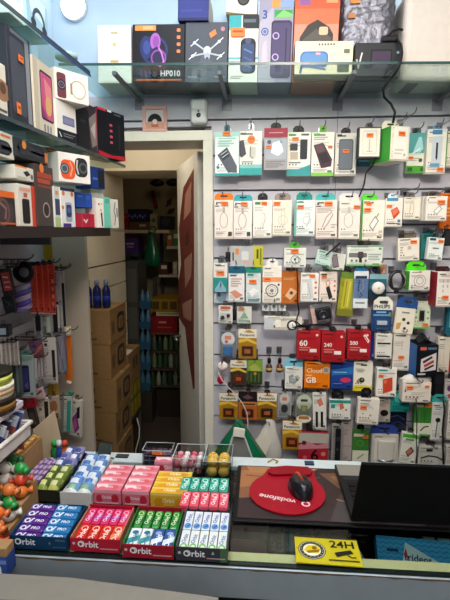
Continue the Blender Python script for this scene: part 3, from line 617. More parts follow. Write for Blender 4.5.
# --- second row of cable packs
def cbox(label, bb, hdr, ops=(), **k):
    return pk('cable_pack', label, bb, list(ops), cat='pack', g=gB, tab=hdr, **k)
AV = [('p', [(.06, .12), (.12, .03), (.18, .12)], '404040'), ('r', .04, .14, .26, .17, '505050'), mt(.3, .15, .8, .17, 1)]
cbox('cable pack with an orange header|first in the second row beside the door frame', (214.5, 200, 233, 239), (0, 1, 7, 'e87820'), AV+cable('b8a898', .5, .52)+[mt(.1, .84, .45, .87, 1, '707070'), ('rr', .74, .81, .94, .91, .03, '5a4434')], c='f2e4d8', st=[(.56, .09, .36)], Y=1.87)
cbox('cable pack with a flat teal blue header|second in the second row', (233.5, 201, 252, 239), (.02, 1, 6.5, '38a0a8'), AV+cable('b8a898', .48, .52)+[mt(.1, .84, .45, .87, 1, '707070'), ('rr', .72, .81, .92, .91, .03, '2c5450')], c='f2e6dc', st=[(.58, .08, .36)], Y=1.855)
cbox('white cable pack with a black half round tab|third in the second row', (253, 200, 272, 238), (.24, .76, 7, '1c1c1e'), [('r', .1, .06, .38, .12, '3a8a3c'), ('l', [(.44, .33), (.62, .36), (.64, .5), (.5, .72), (.36, .78)], .05, 'cfc6b4'), ('l', [(.3, .8), (.42, .66), (.5, .5)], .03, 'd8cfbe'), mt(.1, .92, .6, .95, 1)], c=W1, st=[(.58, .09, .3)], Y=1.878)
cbox('cream cable pack under a clear tab|fourth in the second row', (272.5, 200, 291.5, 236), (.1, .95, 7, 'e8dcd0:t'), [('l', [(.5, .2), (.45, .5), (.52, .78)], .03, 'd4c8b0'), ('l', [(.62, .2), (.66, .5), (.6, .78)], .03, 'd4c8b0'), ('o', .55, .56, .26, .03, 'd8ccb4'), mt(.1, .88, .8, .93, 1, 'c8bca8')], c='f4ead6', st=[(.22, .1, .34)], Y=1.865)
cbox('white cable pack with a jagged teal tab|and mint edge, fifth in the second row', (294.5, 200, 315, 236), (.08, .86, 8, '1c8c80'), [('r', 0, 0, .1, 1, '68c0ac'), ('l', [(.5, .4), (.7, .34), (.74, .52), (.6, .74)], .05, 'c4c8c0'), ('o', .6, .56, .2, .03, 'c8ccc6'), mt(.16, .78, .5, .82, 1, '70787a'), ('r', .16, .03, .4, .07, '3c9c8c')], c='ecf0ea', st=[(.28, .19, .32)], Y=1.85)
cbox('blush cable pack with a dotted teal header|sixth in the second row', (316, 200, 337.5, 239), (.04, .92, 7, '4ab4b0'), AV+[('l', [(.3, .7), (.5, .44), (.75, .3), (.8, .38), (.55, .62), (.36, .74)], .035, '9a8a80'), mt(.72, .62, .95, .75, 2), mt(.08, .88, .6, .91, 1)], c='f0e2d6', st=[(.6, .1, .36)], roll=-1.5, Y=1.875)
cbox('white cable pack under a white patterned tab|seventh in the second row', (339, 201, 360, 239), (.0, .96, 8, 'e8e0d4'), cable('c8beae', .45, .5)+[('r', .06, .05, .5, .07, 'b0a89c'), mt(.08, .86, .7, .9, 1), ('r', -.0, .2, .03, .24, '302c2a')], c='f2e8da', st=[(.82, .16, .3)], Y=1.858)
cbox('white charger pack with a bright green tab|and green edge in the second row', (361, 200, 384, 241), (.02, .72, 6, '5cd838'), [('r', 0, 0, .07, 1, '3c9c34'), ('r', .1, .03, .36, .07, '58a858')]+plug('a89c8c')+[('rr', .08, .8, .16, .88, .03, 'b8b0a4'), ('rr', .78, .74, .94, .8, .03, 'c8c0b4'), ('rr', .78, .83, .94, .89, .03, 'c8c0b4')], c='f4ead8', st=[(.26, .24, .3), (.3, .09, .24)], Y=1.868)
cbox('blue headed pack with a red orange charger picture|in the second row', (385.5, 198, 402.5, 227), (.15, .7, 5, 'd8e4ea'), [('r', .05, .0, .7, .1, '4898b8'), ('p', [(.3, .42), (.66, .3), (.85, .5), (.5, .74)], 'd05030'), ('p', [(.36, .44), (.64, .35), (.76, .47), (.48, .62)], 'e87858'), mt(.1, .86, .8, .93, 1, '606060'), ('r', .72, .74, .9, .84, '6088a0')], c='f2eadc', st=[(.2, .28, .3)], Y=1.85)
cbox('small cream cable box|ninth in the second row', (403.5, 197, 420.5, 219.5), None, [('l', [(.36, .72), (.42, .3), (.5, .2)], .03, 'b4ac9c'), ('l', [(.62, .72), (.58, .3), (.5, .2)], .03, 'b4ac9c'), mt(.1, .84, .6, .9, 1)], c='f0e6d2', Y=1.86)
for i, (dx, yy) in enumerate(((0, 1.80), (-3.2, 1.832), (-6, 1.862))):
    cbox(('front cream box of three on one hook|in the second row', 'middle cream box of three on one hook|in the second row', 'rear cream box of three on one hook|in the second row')[i], (426+dx, 196, 447+dx, 221), None, (plug('b8b0a4')+[('r', .06, .12, .1, .2, '6a6a6a'), mt(.1, .88, .5, .92, 1)]) if i == 0 else (), c=('f2e8da', 'e4dace', 'd8d0c6')[i], st=[(.7, .25, .36)] if i == 0 else (), Y=yy, t=.024, hook=(i == 0))
pk('orange_pack', 'tall orange pack|behind the three cream boxes at the end of the second row', (440, 193, 460, 229), [('r', .1, .2, .9, .8, 'c86020'), mt(.2, .4, .8, .7, 3, 'e8a060')], c='e87020', g=gB, Y=1.90, t=.02)
# --- middle rows
pk('cable_box', 'white box with a clear slotted tab|below the three cream boxes', (398.5, 238, 420, 261), [mt(.1, .38, .25, .7, 3, 'a8a090'), ('rr', .45, .34, .62, .5, .04, 'c4bcac'), ('l', [(.4, .9), (.8, .72)], .02, 'c8c0b0'), mt(.1, .08, .5, .14, 1)], c='f0e6d4', cat='box', g=gC, tab=(.1, .9, 7, 'dcd8cc:t'), st=[(.72, .18, .3)], roll=-3, Y=1.84)
pk('cable_box', 'slim white box with a teal header and teal back|beside the white clear tabbed box', (427, 237.5, 442.5, 260), [('r', .05, .03, .45, .14, '2a5a60'), mt(.3, .45, .7, .55, 1, '6a6a64'), mt(.2, .78, .8, .86, 1)], c='e8ece4', cat='box', g=gC, st=[(.76, .16, .34)], roll=4, Y=1.835)
pk('teal_pack', 'plain teal pack|behind the slim white box', (421.5, 233.5, 437, 259), [('r', .1, .1, .9, .2, '1c5a58')], c='2c7c78', g=gC, tab=(.3, .8, 4, '1c5a58'), Y=1.885)
pk('black_charger', 'black charger bundle|hanging at the end beside the slim white box', (444.5, 229, 451, 246), [('rr', .15, .1, .85, .9, .1, '2a2a2e')], c='141416', cat='charger', g=gC, part='body', Y=1.86)
pk('spray_card', 'wide silver and yellow card lying sideways|above the teal headed boxes', (230.5, 246, 263, 267), [('r', 0, 0, .72, 1, 'b8b8b4'), ('r', .72, 0, 1, 1, 'c4bc30'), ('r', .06, .3, .1, .7, '303030'), ('rr', .34, .25, .56, .66, .04, 'd8d8d4'), ('r', .4, .7, .62, .82, 'd8a890'), ('r', .15, .12, .26, .4, 'd88848'), ('r', .8, .15, .86, .6, '4a5a20'), ('r', .9, .1, .95, .9, '7c8020')], c='b4b4ac', cat='card', g=gC, Y=1.852, t=.012)
pk('black_dart_tool', 'black pointed tool|sticking out left of the silver and yellow card', (225.5, 252, 231, 262), [('p', [(0, .5), (1, 0), (1, 1)], '141416')], c='2a2a2c', cat='tool', g=gC, Y=1.875, t=.015, hook=False, part='body')
pk('earphone_card', 'white card with an orange sticker and teal foot|lowest left beside the door frame', (213.5, 263, 227.5, 292), [('r', 0, .5, 1, 1, '2c8c84'), ('p', [(.1, .9), (.5, .6), (.9, .9), (.9, 1), (.1, 1)], '8cb4c4'), mt(.2, .08, .8, .14, 1, '606060')], c='e8e4da', cat='card', g=gC, st=[(.5, .34, .56)], Y=1.875, t=.014)
pk('small_pouch', 'pale blue and white pouch|hanging under the teal footed card', (214, 287, 229, 303), [('e', .5, .55, .35, .4, '7890a0'), ('c', .35, .5, .12, '384858')], c='c4d0d4', cat='pouch', g=gC, Y=1.89, t=.016)
pk('teal_header_box', 'white box with a dark teal header|first of the pair below the silver card', (228.5, 266, 244.5, 302), [('r', 0, 0, 1, .2, '1c5c74'), ('r', .3, .05, .7, .09, '0c3c4c'), ('r', .1, .24, .5, .28, '38787c'), mt(.15, .34, .85, .6, 4, 'c8a494'), ('p', [(.1, .72), (.4, .66), (.9, .8), (.5, .9)], 'd89070')], c='e8e6e2', cat='box', g=gC, Y=1.845)
pk('teal_header_box', 'white box with a green teal header|second of the pair below the silver card', (246, 266, 261, 303), [('r', 0, 0, 1, .18, '1c8c74'), ('r', .3, .05, .7, .09, '0c5c4c'), ('r', .1, .21, .5, .26, '289080'), ('p', [(.2, .7), (.5, .58), (.85, .66), (.4, .84)], 'f4f4f0'), ('r', .15, .88, .85, .95, '6a8a94')], c='d8e0dc', cat='box', g=gC, st=[(.45, .42, .5)], Y=1.855)
pk('ring_charger_pack', 'white pack with a round wireless charger picture|beside the orange brown box', (262.5, 266, 281.5, 303), [('r', 0, .3, 1, .42, 'f09c68'), ('o', .5, .66, .34, .05, '5a5a5c'), ('o', .5, .66, .22, .02, '9a9a9a'), ('c', .5, .66, .1, '8a8a90'), ('c', .85, .5, .06, '404044'), mt(.1, .9, .9, .95, 1)], c='f4ecde', cat='pack', g=gC, tab=(.2, .8, 7, 'e8e4da'), st=[(.26, .36, .36)], Y=1.86)
pk('orange_box', 'orange brown box|between the ring charger pack and the white cable packs', (281.5, 271, 299.5, 304), [('r', 0, .0, 1, .14, 'b86420'), ('p', [(.2, .75), (.5, .5), (.9, .62), (.5, .88)], 'e8b890'), ('c', .55, .66, .1, '6a4a30'), mt(.1, .2, .8, .3, 2, 'e0a060')], c='c8702c', cat='box', g=gC, tab=(.25, .75, 5, '6a5a4c'), Y=1.868)
pk('cable_pack', 'white pack with three red orange dots|and a pale cable picture', (300.5, 273, 318.5, 302), [('p', [(.35, .3), (.6, .25), (.75, .85), (.45, .9)], 'd8d8d4'), ('l', [(.4, .35), (.6, .85)], .04, 'b8b8b4'), ('c', .84, .32, .07, 'e07040'), ('c', .84, .5, .07, 'e07040'), ('c', .84, .68, .07, 'e07040'), ('r', .06, .06, .3, .11, 'a8a098')], c='f2eee6', g=gC, tab=(.2, .8, 6, 'e4e0d8:t'), st=[(.64, .1, .32)], Y=1.856)
pk('cable_pack', 'blush pack with a black gadget on a loop|beside the white dotted pack', (319.5, 272, 337, 302), [('l', [(.45, .5), (.35, .34), (.5, .26), (.6, .36), (.5, .5)], .05, 'd88050'), ('p', [(.36, .52), (.56, .46), (.76, .84), (.56, .92)], '2a2422'), ('c', .86, .3, .06, 'd87050'), ('c', .86, .46, .06, 'd87050'), ('c', .86, .62, .06, 'd87050'), ('r', .06, .06, .4, .11, '4a4a44')], c='f2e0d2', g=gC, st=[(.24, .16, .3)], Y=1.848)
pk('magnet_box', 'white box with a green tab and a ring picture|above the orange brown box', (284, 248, 306, 267.5), [('o', .5, .6, .2, .03, '6a787a'), ('o', .62, .62, .14, .03, '787c80'), ('c', .5, .58, .05, '404c4c'), mt(.6, .3, .9, .4, 1)], c='e6e6da', cat='box', g=gC, tab=(.25, .72, 6, '4aa02c'), st=[(.48, .16, .36)], Y=1.85)
pk('mint_box', 'tilted mint and white box|beside the green tabbed ring box', (314.5, 250.5, 330, 266), [mt(.2, .3, .8, .6, 3, '98b4a4'), ('r', .1, .08, .5, .16, '70b090'), ('r', 0, .92, 1, 1, '387858')], c='cfe4d8', cat='box', g=gC, roll=12, Y=1.842)
pk('phone_holder_card', 'pale card with a slanted grey phone picture|beside the tilted mint box', (327, 253, 344, 270), [('p', [(.1, .15), (.45, .08), (.7, .8), (.35, .9)], '706468'), ('p', [(.16, .2), (.42, .15), (.62, .72), (.36, .8)], '8c8084')], c='dcdad0', cat='card', g=gC, Y=1.858, t=.012, roll=8)
pk('gadget_box', 'wide white and green box with a grey gadget picture|above the round white earphone case', (347, 245.5, 382.5, 266), [('r', 0, 0, 1, .06, '90a890'), ('rr', .05, .36, .56, .58, .03, '7a7270'), ('rr', .3, .3, .46, .62, .04, '4a4244'), ('p', [(.34, .6), (.42, .6), (.42, .84), (.34, .8)], '302c2c'), mt(.6, .4, .95, .75, 3, 'a8b0a0'), ('r', .88, .1, .96, .2, '60a050'), ('r', .0, .92, 1, 1, '6ab050')], c='e2e6d8', cat='box', g=gC, Y=1.838, t=.03)
pk('yellow_green_pack', 'tall olive yellow transparent pack|tilted beside the blush gadget pack', (337, 272, 353, 316), [('r', 0, 0, 1, .14, '6a8a34'), ('p', [(.25, .16), (.75, .14), (.7, .8), (.2, .84)], 'c0b430'), ('l', [(.4, .2), (.38, .78)], .07, '8a8c20'), ('l', [(.62, .2), (.58, .78)], .07, 'd8d070'), ('r', 0, .84, 1, 1, '7c7a28')], c='9c9c34', g=gC, roll=5, Y=1.862, t=.022)
pk('blue_cable_pack', 'blue clear pack with a white foot label|beside the olive yellow pack', (353.5, 271, 368, 308), [('r', 0, 0, 1, .2, 'e4e8ea'), ('r', .1, .13, .9, .2, '283848'), ('l', [(.4, .25), (.3, .5), (.6, .66), (.4, .72)], .08, '3c4c74'), ('l', [(.6, .25), (.7, .45), (.35, .6)], .05, 'a0b0c8'), ('r', 0, .74, 1, 1, 'e0e4e4'), mt(.15, .84, .8, .92, 1, '707c84')], c='7088b0', g=gC, tab=(.1, .85, 8, '2a88b8'), bl=(.06, .2, .94, .74, .012), Y=1.85, t=.012)
def disc(r, w, h):
    m = MB(); m.lathe([(w*.27, 0), (w*.36, .002), (w*.37, .01), (w*.33, .015), (w*.05, .016)], 'ece8de', (0, 0, 0), M=Matrix.Translation((0, -.0006, h*.45)) @ Matrix.Rotation(radians(90), 4, 'X'))
    m.ball((w*.0, -.0170, h*.45), (.004, .001, .004), 'd89070'); m.build('earphone_case', r)
pk('earphone_pack', 'teal blue pack with a round white earphone case|under the wide gadget box', (369, 274, 386.5, 299), [('r', 0, 0, 1, .2, '88b0b8'), ('r', 0, .6, 1, 1, '18303c')], c='2c6474', g=gC, Y=1.856, t=.012, more=disc)
pk('blue_orange_toy', 'small dark blue and orange keyring pack|between the gadget box and the round case', (371, 264.5, 387, 274), [('c', .25, .55, .2, '28305c'), ('c', .7, .35, .17, 'c86830'), ('c', .75, .75, .14, 'd89070')], c='8c8a88', g=gC, Y=1.872, t=.012)
# coiled black cable
r = empty('coiled_cable', P(396, 292, 1.85)); tag(r, 'coiled black and grey cable on a hook beside the round white case', 'cable', None)
for cc, ph, n_ in (('1c1c1e', 0, 5), ('5c5854', .6, 3), ('2a2826', 1.9, 4), ('a8a090', 1.3, 1)):
    m = MB(); pts = []
    for k in range(n_*18+1):
        a = 2*pi*k/18; pts.append((.030*cos(a+ph)*(1-.10*((k//9)%4)+.1*sin(ph*3+k*.3)), -.008+.008*sin(a*.7+ph), .046+.040*sin(a+ph)*(1-.08*((k//9)%3))))
    m.tube(pts, .0024, cc, 6); m.build('cable_loop', r)
m = MB(); m.box(-.008, -.012, -.006, .008, .004, .018, '2a2a2c'); m.build('connector', r, .002)
q = P(396, 292, 1.85); hook_thing(q.x, q.z+.080, 1.80, 'coiled black and grey cable')
pk('mug_charger_box', 'white box with bright green ribbons|and a ring of arrows, below the clear tabbed box', (409, 271, 430.5, 290.5), [('o', .5, .5, .3, .04, 'c8a0a4'), ('o', .5, .5, .18, .03, '9aa0a0'), ('p', [(.44, .0), (.56, .0), (.5, .12)], 'e08840'), ('c', .12, .85, .05, '68a050'), ('c', .88, .85, .05, '68a050')], c='ece6da', cat='box', g=gC, tab=(-.06, .9, 9, '52d424'), side='4aa838', Y=1.815, t=.05, yaw=6)
pk('white_maroon_box', 'maroon sided white box|at the end beside the green ribboned box', (436.5, 272, 455, 307), [('r', .3, .22, .36, .3, 'b0a8a0'), ('r', .3, .36, .36, .44, 'b0a8a0'), ('r', .3, .5, .36, .58, 'b0a8a0'), ('r', .55, .22, .61, .3, 'b0a8a0'), ('r', .55, .36, .61, .44, 'b0a8a0'), mt(.2, .1, .8, .14, 1, 'c08070')], c='efe6da', cat='box', g=gC, st=[(.48, .72, .36)], side='9c2430', Y=1.80, t=.07, yaw=6, tab=(.1, .9, 5, '3c1418'))
pk('teal_edge_pack', 'teal blue pack|hanging below the maroon sided white box', (446.5, 307, 460, 336), [('r', .2, .2, .9, .7, '6aa8b0')], c='1c6c80', g=gC, Y=1.86)
# earbuds cards
for i, (x0, x1, t_) in enumerate(((262, 269.5, 'left'), (270.5, 277.5, 'middle'), (278.5, 286, 'right'))):
    pk('ear_tip_card', t_+' one of three little earbud cards|under the ring charger pack', (x0, 303, x1, 311), [('c', .5, .45, .26, '5a6878'), ('l', [(.5, .5), (.5, .9)], .16, '8a98a4')], c='dde0de', cat='card', g='small earbud cards', Y=1.886, t=.008, hook=(i == 1))
# --- rows around the red boxes
def buds(*cs):
    def f(r, w, h):
        for (u, v, s, c) in cs:
            m = MB(); m.ball((-w/2+u*w, -.006, h-v*h), (s*w, .006, s*w), c, 10, 8); m.build('earbud', r)
    return f
pk('earbud_blister', 'white blister card with two black earbuds|right beside the door frame', (218.5, 305.5, 232.5, 323.5), [('r', .15, .04, .85, .2, 'c86848'), mt(.2, .25, .8, .36, 1)], c='e8e2d8', cat='blister pack', g=gD, bl=(.06, .4, .94, .94, .014), more=buds((.3, .66, .15, '1c1c20'), (.7, .55, .13, '1c1c20')), Y=1.86, t=.006)
m = MB(); q = P(234.5, 320.5, 1.87); m.lathe([(.005, 0), (.007, .002), (.007, .045), (.004, .05), (.004, .075), (.0025, .085)], '18181c', (q.x, q.y, q.z), 12); tag(m.build('black_applicator'), 'slim black tube between the two small cards by the door frame', 'tube'); hook_thing(q.x, q.z+.08, 1.83, 'slim black tube')
pk('cable_card', 'pale card with green and orange print|beside the black earbuds card', (237, 306.5, 251.5, 323.5), [('r', .1, .1, .5, .24, 'd87850'), ('p', [(.2, .7), (.5, .3), (.8, .7)], '88b090'), ('r', .1, .78, .9, .9, '90a898')], c='dadace', cat='card', g=gD, Y=1.868, t=.01)
def dial(r, w, h):
    m = MB(); M = Matrix.Translation((w*.24, -.001, h*.4)) @ Matrix.Rotation(radians(90), 4, 'X')
    m.lathe([(.020, 0), (.021, .004), (.017, .009), (.002, .009)], '2a2a2c', M=M); m.lathe([(.015, .0092), (.014, .010), (.002, .0102)], 'f0ece2', M=M)
    m.art([('l', [(.5, .5), (.5, .2)], .08, '303030'), ('l', [(.5, .5), (.72, .6)], .08, '303030')], (w*.24-.014, -.0114, h*.4+.014), (1, 0, 0), (0, 0, -1), .028, .028)
    m.build('dial', r)
pk('selfie_stick_box', 'long white box with a round black rimmed dial|lying across above the red boxes', (264, 317, 302, 330), [('r', 0, .1, .25, .9, 'c8ccd0'), ('r', .3, .2, .44, .8, 'f4eee0'), mt(.5, .1, .9, .3, 1)], c='e6dfd0', cat='box', g=gD, Y=1.835, t=.028, more=dial)
m = MB(); m.tube([P(297, 268, 1.83), P(298, 285, 1.82), P(297.5, 302, 1.82), P(299, 312, 1.82), P(296, 321, 1.82), P(300, 325, 1.82), P(307, 327, 1.83)], .003, '161618'); m.tube([P(292, 327.5, 1.825), P(300, 326, 1.825), P(310, 327.5, 1.84)], [.002, .006, .003], '161618'); tag(m.build('black_cable'), 'thin black cable dangling past the orange brown box onto the dialled box', 'cable')
def lens(r, w, h):
    m = MB(); m.box(-w*.3, -.03, h*.2, w*.42, -.0005, h*.78, '1a1a1e'); cb_ = m.build('camera_body', r, .003)
    m = MB(); m.lathe([(.017, 0), (.017, .012), (.012, .014), (.011, .010), (.001, .010)], '2c3038:g', M=Matrix.Translation((w*.02, -.03, h*.48)) @ Matrix.Rotation(radians(90), 4, 'X')); m.build('lens', cb_)
pk('action_camera_pack', 'tilted pack with a small black camera|above the red box marked 240', (313, 303, 334, 322), [('r', .0, .2, .2, 1, 'd0a898'), ('r', .2, 0, 1, 1, '6a6a6e'), ('p', [(.1, .6), (.9, .7), (.8, 1), (.2, .95)], 'd0d0cc')], c='8a8684', g=gD, Y=1.86, t=.012, roll=-12, more=lens)
def pad(r, w, h):
    m = MB(); m.box(-w*.28, -.012, h*.08, w*.28, -.0005, h*.45, '4878b0'); m.build('blue_gadget', r, .004)
pk('round_top_blister', 'round topped clear blister with a blue gadget|above the white knob', (220, 331, 236, 357.5), [('e', .5, .3, .42, .26, 'd0d0d0'), ('r', .1, .5, .9, .98, '8a8e92'), ('r', .3, .18, .7, .32, 'd88860'), ('c', .4, .4, .1, 'b86050')], c='74787c', cat='blister pack', g=gD, Y=1.862, t=.008, bl=(.08, .45, .92, .97, .016), more=pad)
BAT = lambda c1, c2: [('r', 0, 0, 1, .30, 'ece4d0'), ('t', 'Panasonic', .5, .20, .84, '1c1c1c'), ('p', [(.3, .1), (.6, .03), (.9, .12), (.6, .13)], 'c09030'), ('r', 0, .30, 1, 1, c1), ('p', [(0, .36), (.5, .30), (1, .44), (1, .52), (.5, .4), (0, .48)], 'e0b848'), ('rr', .2, .58, .8, .92, .06, c2), ('r', .34, .68, .66, .82, 'c86030')]
def bat(label, bb, c1='a87818', c2='4a2410', **k):
    return pk('battery_card', label, bb, BAT(c1, c2), c=c1, cat='battery card', g='battery cards', t=.008, bl=(.14, .54, .86, .95, .014), **k)
bat('white topped gold battery card, highest of all|beside the round topped blister', (238.5, 329, 256.5, 358.5), Y=1.858)
bat('white topped dark battery card|beside the white knob', (230.5, 360, 246.5, 385), '3c3428', '6a2c14', Y=1.868, tab=(.3, .7, 4, '1c1c1e'))
pk('green_battery_card', 'green and black battery card|beside the dark battery card', (247.5, 360, 262.5, 384.5), [('r', 0, 0, 1, .45, '7c9c38'), ('p', [(.1, .3), (.5, .12), (.9, .4), (.5, .6)], 'a8b050'), ('r', .1, .45, .9, .95, '2c3420'), ('r', .2, .5, .32, .9, '4a6a30'), ('r', .45, .5, .57, .9, '4a6a30'), ('r', .7, .5, .82, .9, '4a6a30'), ('r', .42, .5, .6, .6, 'b89048')], c='3c5424', cat='battery card', g='battery cards', t=.012, Y=1.862, tab=(.3, .7, 4, '1c1c1e'))
bat('rich gold battery card|first of the three in a row above the green cloth', (219.5, 393, 237.5, 419), 'b07c18', Y=1.862, tab=(.4, .68, 3, '1c1c1e'))
pk('battery_card', 'black and orange battery card|in the middle of the three above the green cloth', (238.5, 391.5, 257, 419.5), [('r', 0, 0, 1, .36, '1c1a1c'), ('p', [(.2, .2), (.5, .1), (.8, .22), (.5, .28)], '6a4a50'), ('r', 0, .36, 1, .5, 'c07840'), ('r', .1, .42, .9, .47, '3a2410'), ('r', 0, .5, 1, 1, 'b86028'), ('rr', .2, .62, .8, .92, .06, '4a1c10'), ('r', .36, .7, .64, .82, 'c8683c')], c='8c4a20', cat='battery card', g='battery cards', t=.008, bl=(.14, .56, .86, .95, .014), Y=1.868, tab=(.4, .66, 3, '1c1c1e'))
bat('dull gold battery card|last of the three, beside the grey earpiece blister', (257.5, 393, 276.5, 419.5), '946414', '2c1a10', Y=1.858, tab=(.35, .65, 3, '1c1c1e'))
bat('lowest gold battery card|beside the white plastic bag', (282.5, 421, 301.5, 449), 'b88418', '5a2008', Y=1.84)
for i, (px, c) in enumerate(((269, '4a2c1c'), (279.5, '5c3018'))):
    q = P(px, 372, 1.86); r = empty('perfume_bottle', q); tag(r, ('first', 'second')[i]+' small dark hanging air freshener bottle between the green battery card and the white box', 'bottle', 'hanging freshener bottles')
    m = MB(); m.lathe([(.008, 0), (.0135, .003), (.0145, .018), (.011, .03), (.005, .036), (.005, .04)], c+':g', n=14); m.build('bottle', r)
    m = MB(); m.lathe([(.0075, .04), (.0075, .055), (.005, .06)], '1a1614', n=12); m.build('cap', r)
    m = MB(); m.lathe([(.0148, .008), (.0148, .02)], 'b89858', n=14); m.build('bottle_label', r); m = MB(); m.tube([(0, 0, .058), (.003, 0, .068), (0, .004, .078)], .0012, '8a8070', 5); m.build('hang_string', r)
    hook_thing(q.x, q.z+.072, 1.83, ('first', 'second')[i]+' hanging air freshener bottle')
# red boxes with large numbers
def red(num, label, bb, Y, **k):
    return pk('red_number_box', label, bb, [('t', num, .27, .42, .34, 'f4e8e0'), ('c', .84, .14, .055, 'f0c8c0'), mt(.1, .56, .56, .72, 2, 'c88078'), ('r', .54, .62, .84, .74, 'f0e4dc'), mt(.12, .86, .7, .93, 1, '8c2020'), ('c', .86, .92, .05, '901c20')]+k.pop('ops', []), c='b01c24', cat='box', g='red numbered boxes', tab=(.36, .62, 5, '1c1a1c'), Y=Y, t=.05, **k)
red('60', 'red box marked 60|leftmost of the three red boxes', (297, 331, 320.5, 359.5), 1.83)
red('240', 'red box marked 240|in the middle of the three red boxes', (321.5, 332.5, 345, 362), 1.82)
red('500', 'red box marked 500|rightmost of the three red boxes', (347.5, 331, 370.5, 359.5), 1.83, ops=[('p', [(.66, .16), (.74, .1), (.95, .34), (.88, .42)], 'f0dcd4'), ('p', [(.72, .2), (.74, .17), (.89, .34), (.87, .37)], 'c05050')])
pk('navy_pack', 'narrow navy blue pack|squeezed between the red box marked 500 and a white box', (369.5, 333, 377, 359), [('c', .55, .85, .2, '8898c8')], c='28307c', g=gD, Y=1.80+.075, t=.02)
def usb(r, w, h):
    m = MB(); m.box(-w*.26, -.011, h*.3, w*.26, -.0005, h*.5, 'd0d8e0'); m.build('usb_stick', r, .002)
pk('razor_card', 'blue blister card with a cream header bearing black lettering|beside the blue clear pack', (372, 310, 391.5, 331), [('r', .05, .2, .95, .28, '6a98c0'), ('rr', .14, .38, .86, .9, .06, '2c5488'), ('r', .2, .06, .7, .14, '88b0d0'), ('r', .84, .1, .95, .3, '7a9838')], c='1c4478', cat='blister pack', g=gD, Y=1.85, t=.01, bl=(.12, .3, .9, .92, .014), more=usb, tab=(.06, 1.04, 13, 'ece6d6'))
q0 = P(372.5, 307, 1.853); q1 = P(392, 307, 1.853)
m = MB(); wv = q1.x-q0.x; m.art([('t', 'PHILIPS', .5, .5, .8, '1c2430')], (q0.x, 1.853, P(380, 304, 1.853).z), (1, 0, 0), (0, 0, -1), wv, .02); o = m.build('lettering')
for x in bpy.data.objects:
    if x.name.startswith('razor_card'): o.parent = x; bpy.context.view_layer.update(); o.matrix_parent_inverse = x.matrix_world.inverted()
pk('earphone_bag', 'cream bag with a blue header and small earphones|beside the blue blister card', (393.5, 308, 413, 334), [('rr', .02, 0, .98, .98, .1, 'ece2cc'), ('c', .45, .44, .09, '3a302c'), ('c', .7, .56, .08, '3a302c'), ('c', .55, .78, .08, '4a4038'), ('p', [(.1, .6), (.35, .55), (.3, .8), (.12, .85)], 'd8a060'), mt(.3, .14, .7, .26, 1, '8a8478')], c='e4dac4', cat='bag', g=gD, tab=(.0, 1.08, 11, '28508c'), roll=5, Y=1.845, t=.012)
pk('gadget_blister', 'green and white blister card with a dark gadget|beside the cream earphone bag', (413.5, 301, 430.5, 328.5), [('r', 0, .94, 1, 1, '70b848'), ('r', .1, .06, .9, .16, 'd8d8c8'), ('r', .34, .34, .64, .72, '2a2c2a'), ('rr', .38, .4, .6, .66, .04, '101214'), ('c', .16, .4, .07, '80a878'), ('c', .84, .4, .07, '80a878'), ('c', .16, .6, .07, '80a878'), ('c', .84, .62, .07, '80a878')], c='dbe0c2', cat='blister pack', g=gD, tab=(.2, .8, 8, '4a4848'), st=[(.72, .86, .34)], bl=(.26, .28, .72, .78, .014), Y=1.86, t=.008)
pk('white_box', 'white box with a bold black line of print|right of the red box marked 500', (375.5, 334, 392, 359), [('rr', .3, .06, .7, .11, .03, 'a8a49c'), ('r', .1, .34, .9, .41, '3a3a38'), mt(.14, .46, .6, .52, 1), ('r', .1, .86, .86, .92, '2c2c2c')], c='e8e2d6', cat='box', g=gD, Y=1.838)
pk('white_box', 'tall off white box with one low orange sticker|left of the big blue box', (393, 333, 409.5, 370.5), [('rr', .3, .05, .72, .09, .03, '5a5650'), ('l', [(.52, .2), (.52, .46)], .03, 'b0a898'), mt(.2, .88, .8, .92, 1)], c='e2d8c8', cat='box', g=gD, st=[(.5, .64, .36)], Y=1.848)
# big blue and black box
def loops(r, w, h):
    for k in range(4):
        m = MB(); pts = [(-w*.3+w*.6*i/10, .03+.01*k, h+.016*sin(pi*i/10)*(1+.3*k)) for i in range(11)]; m.tube(pts, .004, '141416', 6); m.build('cable_loop', r)
pk('blue_black_box', 'big blue sided box with a black front and open top|full of black cables', (416, 345, 438.5, 377), [('rr', .1, .04, .94, .2, .05, '20202a'), ('rr', .14, .06, .44, .16, .05, 'd86050'), ('r', .5, .08, .9, .14, '5a7898'), ('p', [(.2, .44), (.9, .24), (.92, .78), (.2, .84)], 'd8d0cc'), ('p', [(.28, .5), (.7, .34), (.74, .4), (.32, .58)], '3a2c30'), ('p', [(.34, .62), (.78, .46), (.82, .54), (.38, .7)], 'b84038'), ('p', [(.36, .74), (.8, .6), (.82, .66), (.4, .8)], '3a2c30'), ('r', .06, .88, .44, .93, 'c8c8c8')], c='10141c', cat='box', g=gD, side='1c5c9c', Y=1.79, t=.10, yaw=7, more=loops, hook=False)
q = P(426, 340, 1.80); hook_thing(q.x, q.z+.004, 1.77, 'big blue sided box')
pk('white_box', 'tall plain cream box|right behind the big blue box', (437.5, 337, 449.5, 375), [('l', [(.5, .1), (.5, .9)], .05, 'd0c4b0')], c='e2d6c2', cat='box', g=gD, tab=(.25, .7, 6, '4a4640'), Y=1.866)
pk('red_box_edge', 'white and red pack|at the far end behind the tall cream box', (449.5, 338, 462, 372), [('r', 0, 0, .3, 1, 'b02c2c')], c='e0d4c8', g=gD, Y=1.88)
